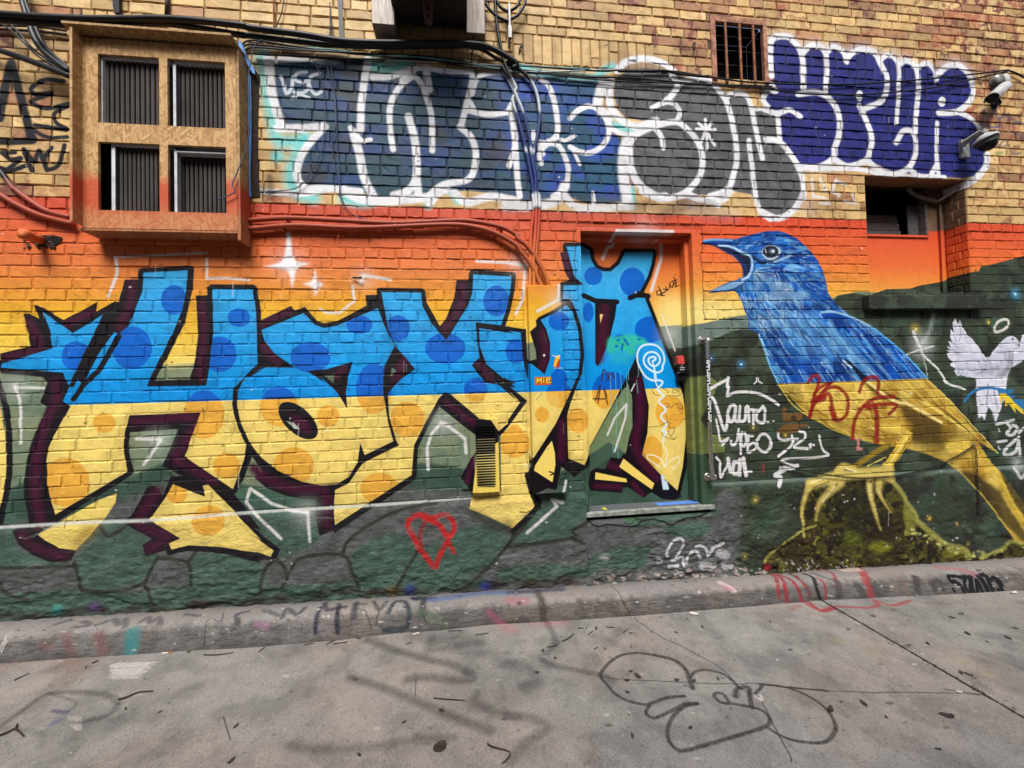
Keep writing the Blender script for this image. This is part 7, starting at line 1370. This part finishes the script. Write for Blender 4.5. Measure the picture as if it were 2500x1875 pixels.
links('23:170,725 270,768 400,800 560,828 700,850 870,858 1000,850 1080,842 1200,825 1350,790 1550,720 1700,640 1790,580', -.03, -.02); links('23:1790,578 1805,640 1815,800 1828,1000 1832,1165', -.02, -.03)
lk.build('links', plain('dark iron', (60, 54, 46), (36, 32, 28), .5, .5), ch)['kind'] = 'stuff'
for st_ in ('23:1785,572', '23:170,722'):
    c_ = W(st_, -.006)[0]; m = MB(); m.lathe([(.012, 0), (.010, .006), (.004, .007), (.004, .022)], (c_[0], -.008, c_[2]), (0, -1, 0), 8); m.build('anchor', MSTEEL, ch)
for lab, st_ in (('small bent black hook in the upright bricks left', '02:95,440 105,400 125,385 118,410'), ('small bent black hook beside the barred window', '02:1562,385 1568,365 1580,362 1575,400 1562,415'), ('black nail sticking out above the yellow letter stroke', '11:835,752 870,755 910,752')):
    m = MB(); m.tube(path(st_, -.012, True, -.03), .006, 6); tag(m.build('hook', MCABLE, None, True), lab, 'hook', 'hooks and nails in the wall')

# ================================================================== litter on the street
ORD = ['leftmost', 'second from left', 'third from left', 'fourth from left', 'fifth from left', 'sixth from left', 'seventh from left', 'eighth from left', 'ninth from left', 'tenth from left', 'eleventh from left', 'twelfth from left', 'thirteenth from left', 'fourteenth from left', 'fifteenth from left', 'sixteenth from left', 'seventeenth from left']
def gp(tile, x, y, off=.0): P_ = pts('%s:%f,%f' % (tile, x, y))[0][0]; return hit_g(P_[0], P_[1], off)
TW = plain('dry twig', (70, 54, 44), (44, 34, 30), .8); LEAF = plain('dead leaf', (74, 62, 56), (46, 40, 38), .8)
def twig(lab, tile, segs, r=.0032, mat=None, name='twig', cat='twig', group='twigs scattered on the concrete'):
    m = MB()
    for sg in segs:
        P_ = [gp(tile, x, y, r + (.003 if i % 2 else 0)) for i, (x, y) in enumerate(sg)]; P_ = smooth_pts(P_, False, 3); m.tube([tuple(k) for k in P_], [r * (1 - .5 * i / len(P_)) for i in range(len(P_))], 6)
    return tag(m.build(name, mat or TW, None, True), lab, cat, group)
twig('crooked dark twig right of the faded grey oval tag', '30', [[(1000, 1130), (1060, 1115), (1170, 1070), (1290, 1060)]], .0045); twig('forked twig at the lower left edge of the street', '30', [[(-20, 1440), (60, 1410), (130, 1380), (200, 1442)], [(130, 1380), (146, 1340)]], .0045)
twig('straight twig at the far left below the kerb', '30', [[(120, 970), (180, 940), (248, 910)]]); twig('slim twig against the kerb at left', '30', [[(1720, 755), (1830, 755), (1968, 736)]])
twig('long flat twig above the dark grey paint stroke', '31', [[(1515, 1120), (1640, 1130), (1780, 1140)]], .003); twig('bent twig at the bottom edge of the street', '31', [[(1970, 1505), (2010, 1530), (2160, 1575), (2130, 1640), (2090, 1670)]], .0035)
TWS = (('31', [(40, 730), (90, 690)]), ('31', [(420, 670), (510, 655)]), ('31', [(610, 665), (680, 632)]), ('31', [(670, 665), (790, 645)]), ('31', [(1640, 555), (1760, 548)]), ('31', [(1870, 588), (1980, 570)]), ('31', [(1280, 665), (1330, 650)]), ('32', [(330, 690), (400, 678), (430, 655)]), ('32', [(970, 570), (1010, 540)]), ('32', [(675, 585), (715, 555)]), ('32', [(830, 520), (900, 525)]), ('32', [(590, 530), (640, 530)]), ('30', [(720, 870), (730, 850)]), ('32', [(725, 710), (755, 690)]), ('31', [(860, 615), (905, 618)]))
ORD2 = ORD
for k, (tile, sg) in enumerate(sorted(TWS, key=lambda q: pts('%s:%f,%f' % (q[0], *q[1][0]))[0][0][0])):
    twig('short dark twig, %s of the fifteen short ones along the kerb' % ORD2[k], tile, [sg], .0026, group='short twigs on the concrete')
twig('curved twig above the faded bubble tag', '32', [[(462, 640), (520, 610), (555, 575)]], .0036)
twig('thin straw coloured stick near the white paint patch', '30', [[(655, 998), (695, 955)]], .0022, plain('straw', (214, 200, 160), None, .8), 'stick', 'stick', 'pale sticks and straws')
twig('pale yellow stick on the kerb top right of the door', 'L', [[(1062, 690), (1250, 632)]], .004, plain('pale yellow stick', (222, 214, 150), None, .7), 'stick', 'stick', 'pale sticks and straws')
lv = random.Random(8)
def leaf(lab, tile, x, y, L_, group='dead leaves on the concrete'):
    c_ = gp(tile, x, y, .0025); sc_ = pts(tile + ':0,0')[1]; k = L_ * sc_ / 520.; a = lv.uniform(0, 3.1); w_ = lv.uniform(.45, .8); m = MB(); n = 10; V = []
    for layer in (0, .0018):
        for i in range(n):
            t_ = 2 * math.pi * i / n; rx = k * math.cos(t_) * (1 + lv.uniform(-.12, .12)); ry = k * w_ * math.sin(t_) * (1 + lv.uniform(-.12, .12)); curl = .006 * (math.cos(t_) ** 2) * min(1, k * 40)
            V.append((c_[0] + rx * math.cos(a) - ry * math.sin(a), c_[1] + rx * math.sin(a) + ry * math.cos(a), c_[2] + curl + layer - .001))
    m.add(V, [tuple(range(n))[::-1], tuple(range(n, 2 * n))] + [(i, (i + 1) % n, (i + 1) % n + n, i + n) for i in range(n)]); m.tube([(c_[0] + k * math.cos(a), c_[1] + k * math.sin(a), c_[2] + .004), (c_[0] + 1.5 * k * math.cos(a + .2), c_[1] + 1.5 * k * math.sin(a + .2), c_[2] + .002)], .0008, 4)
    return tag(m.build('leaf', LEAF), lab, 'leaf', group)
leaf('large round dead leaf on the faded stroke near the bottom edge', '31', 1570, 1530, 55); leaf('pointed dead leaf in the lower right of the street', '33', 1560, 1265, 50); leaf('dead leaf on the right loop of the bubble tag', '33', 580, 1215, 38); leaf('dead leaf beside the joint crossing below the long crack', '33', 860, 1165, 36)
leaf('largest of the dead leaves inside the left loop of the bubble tag', '32', 1095, 935, 32)
LV = (('31', 1585, 1225, 26), ('31', 1265, 1322, 18), ('31', 890, 1598, 16), ('32', 1050, 1440, 22), ('32', 745, 532, 26), ('32', 1035, 572, 20), ('32', 1640, 522, 24), ('32', 1005, 970, 26), ('32', 245, 903, 22), ('32', 1035, 895, 22), ('32', 295, 720, 22), ('32', 400, 782, 16), ('32', 1215, 562, 16), ('32', 1425, 968, 24), ('32', 1570, 972, 18), ('32', 1775, 960, 20), ('32', 1010, 1070, 18), ('32', 1420, 565, 16), ('32', 1510, 452, 16), ('32', 820, 705, 16), ('32', 660, 530, 14), ('32', 445, 600, 10), ('32', 1040, 690, 12), ('32', 1885, 1210, 12), ('32', 1540, 1370, 20), ('33', 1605, 440, 28), ('33', 1735, 575, 28), ('33', 940, 428, 24), ('33', 1400, 660, 24), ('33', 1745, 920, 32), ('33', 1680, 905, 26), ('33', 70, 475, 16), ('33', 670, 1150, 16), ('33', 2080, 612, 30), ('33', 1490, 1550, 20), ('33', 1905, 645, 14), ('30', 800, 815, 24), ('30', 1990, 1355, 22), ('30', 1060, 1210, 16), ('30', 1350, 1235, 14), ('30', 1950, 1650, 26), ('30', 1590, 730, 18), ('33', 1050, 1280, 12), ('33', 2140, 530, 26))
def region(x, y):
    if x < 620: return 'on the left third of street'
    if x < 1240: return 'around the faded grey strokes'
    if x > 2004 and y < 1467 + .5665 * (x - 2004.7): return 'beyond the diagonal joint'
    if x > 1860: return 'between bubble tag and joint'
    if y < 1560: return 'between kerb and bubble tag' if x < 1560 else 'below kerb near the thin crack'
    return 'around the bubble tag loops'
REG = {}
for tile, x, y, L_ in LV:
    P_ = pts('%s:%f,%f' % (tile, x, y))[0][0]; REG.setdefault(region(*P_), []).append((P_[0], tile, x, y, L_))
for rg_, it in REG.items():
    for k, (_, tile, x, y, L_) in enumerate(sorted(it)): leaf('small dead leaf, %s of those %s' % (ORD[k], rg_), tile, x, y, L_, 'small dead leaves on the concrete')
BT = plain('cigarette paper', (222, 214, 204), (196, 186, 174), .8)
def butt(lab, tile, x0, y0, x1, y1, tip=True):
    a_, b__ = Vector(gp(tile, x0, y0, .004)), Vector(gp(tile, x1, y1, .004)); t_ = thing('cigarette_butt', lab, 'cigarette butt', tuple(a_), 'cigarette butts'); m = MB(); md = a_.lerp(b__, .6); m.tube([tuple(a_), tuple(md)], .004, 8); m.build('paper', BT, t_)
    m = MB(); m.tube([tuple(md.lerp(b__, .02)), tuple(b__)], .0041, 8); m.build('filter', plain('filter tan', (206, 140, 84), None, .8) if tip else BT, t_)
butt('cigarette butt with orange filter at the foot of the kerb on the left', '30', 1368, 742, 1450, 736); butt('white cigarette butt at the foot of the kerb in the middle', '31', 1342, 584, 1392, 568, False); butt('tiny white butt beside the long diagonal joint', '33', 1640, 1062, 1690, 1072, False)
def scrap(lab, tile, P4):
    V = [gp(tile, x, y, .004 + .006 * (i % 2)) for i, (x, y) in enumerate(P4)]; m = MB(); n = len(V); m.add([tuple(v) for v in V] + [(v[0], v[1], v[2] + .001) for v in V], [tuple(range(n)), tuple(range(2 * n - 1, n - 1, -1))] + [(i, i + n, (i + 1) % n + n, (i + 1) % n) for i in range(n)]); tag(m.build('paper_scrap', plain('scrap', (214, 208, 198), (180, 170, 160), .9)), lab, 'paper scrap', 'paper scraps')
scrap('torn paper scrap below the kerb right of the middle', '32', [(1525, 398), (1560, 392), (1610, 408), (1600, 418), (1550, 412)]); scrap('white paper scrap at the kerb foot near the right edge', '33', [(2100, 222), (2140, 216), (2160, 232), (2110, 236)]); scrap('tiny white scrap under the bubble tag', '32', [(1012, 1236), (1030, 1234), (1036, 1256), (1022, 1252)])

# crumbs of mortar, leaf bits and grit gathered along the wall foot and the kerb foot
gr_ = random.Random(31); m = MB()
def crumb(x, y, z, r):
    a = gr_.uniform(0, 3.1); ca, sa = math.cos(a), math.sin(a); l, w_, h = r * gr_.uniform(1, 2.4), r * gr_.uniform(.5, 1), r * gr_.uniform(.3, .8)
    V = [(l, 0, 0), (0, w_, 0), (-l, 0, 0), (0, -w_, 0)]; m.add([(x + u * ca - v * sa, y + u * sa + v * ca, z) for u, v, _ in V] + [(x + .2 * r, y, z + h)], [(0, 1, 4), (1, 2, 4), (2, 3, 4), (3, 0, 4)])
for i in range(900):
    x = gr_.uniform(-3, 5.2); crumb(x, -.014 - abs(gr_.gauss(0, .022)), zb(x) - .003, gr_.uniform(.0015, .006))
for i in range(500):
    x = gr_.uniform(-3, 5.2); y = -KF - .006 - abs(gr_.gauss(0, .03)); crumb(x, y, zs(x) - .001, gr_.uniform(.001, .0042))
for i in range(500):
    x = gr_.uniform(-3, 5.2); y = gr_.uniform(-1.7, -KF - .03); crumb(x, y, zs(x) - .0008, gr_.uniform(.001, .003))
tag(m.build('grit', plain('grit', (96, 82, 70), (58, 48, 42), .9)), 'grit and crumbs along the foot of the wall and kerb', 'grit', None, 'stuff')

# unseen building added behind the viewer to close off the low sky
ob = thing('sky_blocking_building', 'tall plain brick building across the alley, facing the mural', 'building', (1, -6.6, zs(1)))
m = MB(); m.box(-14, 16, -9, -6.6, zs(1) - 1.2, 6.2); m.build('wall', plain('sky blocker brick', (140, 126, 114), (110, 98, 90), .85, 0, 6, .1), ob)
for k in range(8):
    for q_ in range(2):
        m = MB(); x = -11.5 + 3.2 * k; z = .6 + 2.7 * q_; m.box(x, x + 1.1, -6.62, -6.55, z, z + 1.6, .02); m.build('window', plain('window glass dark', (40, 46, 52), None, .15), ob)  # windows made up for the added, unseen building
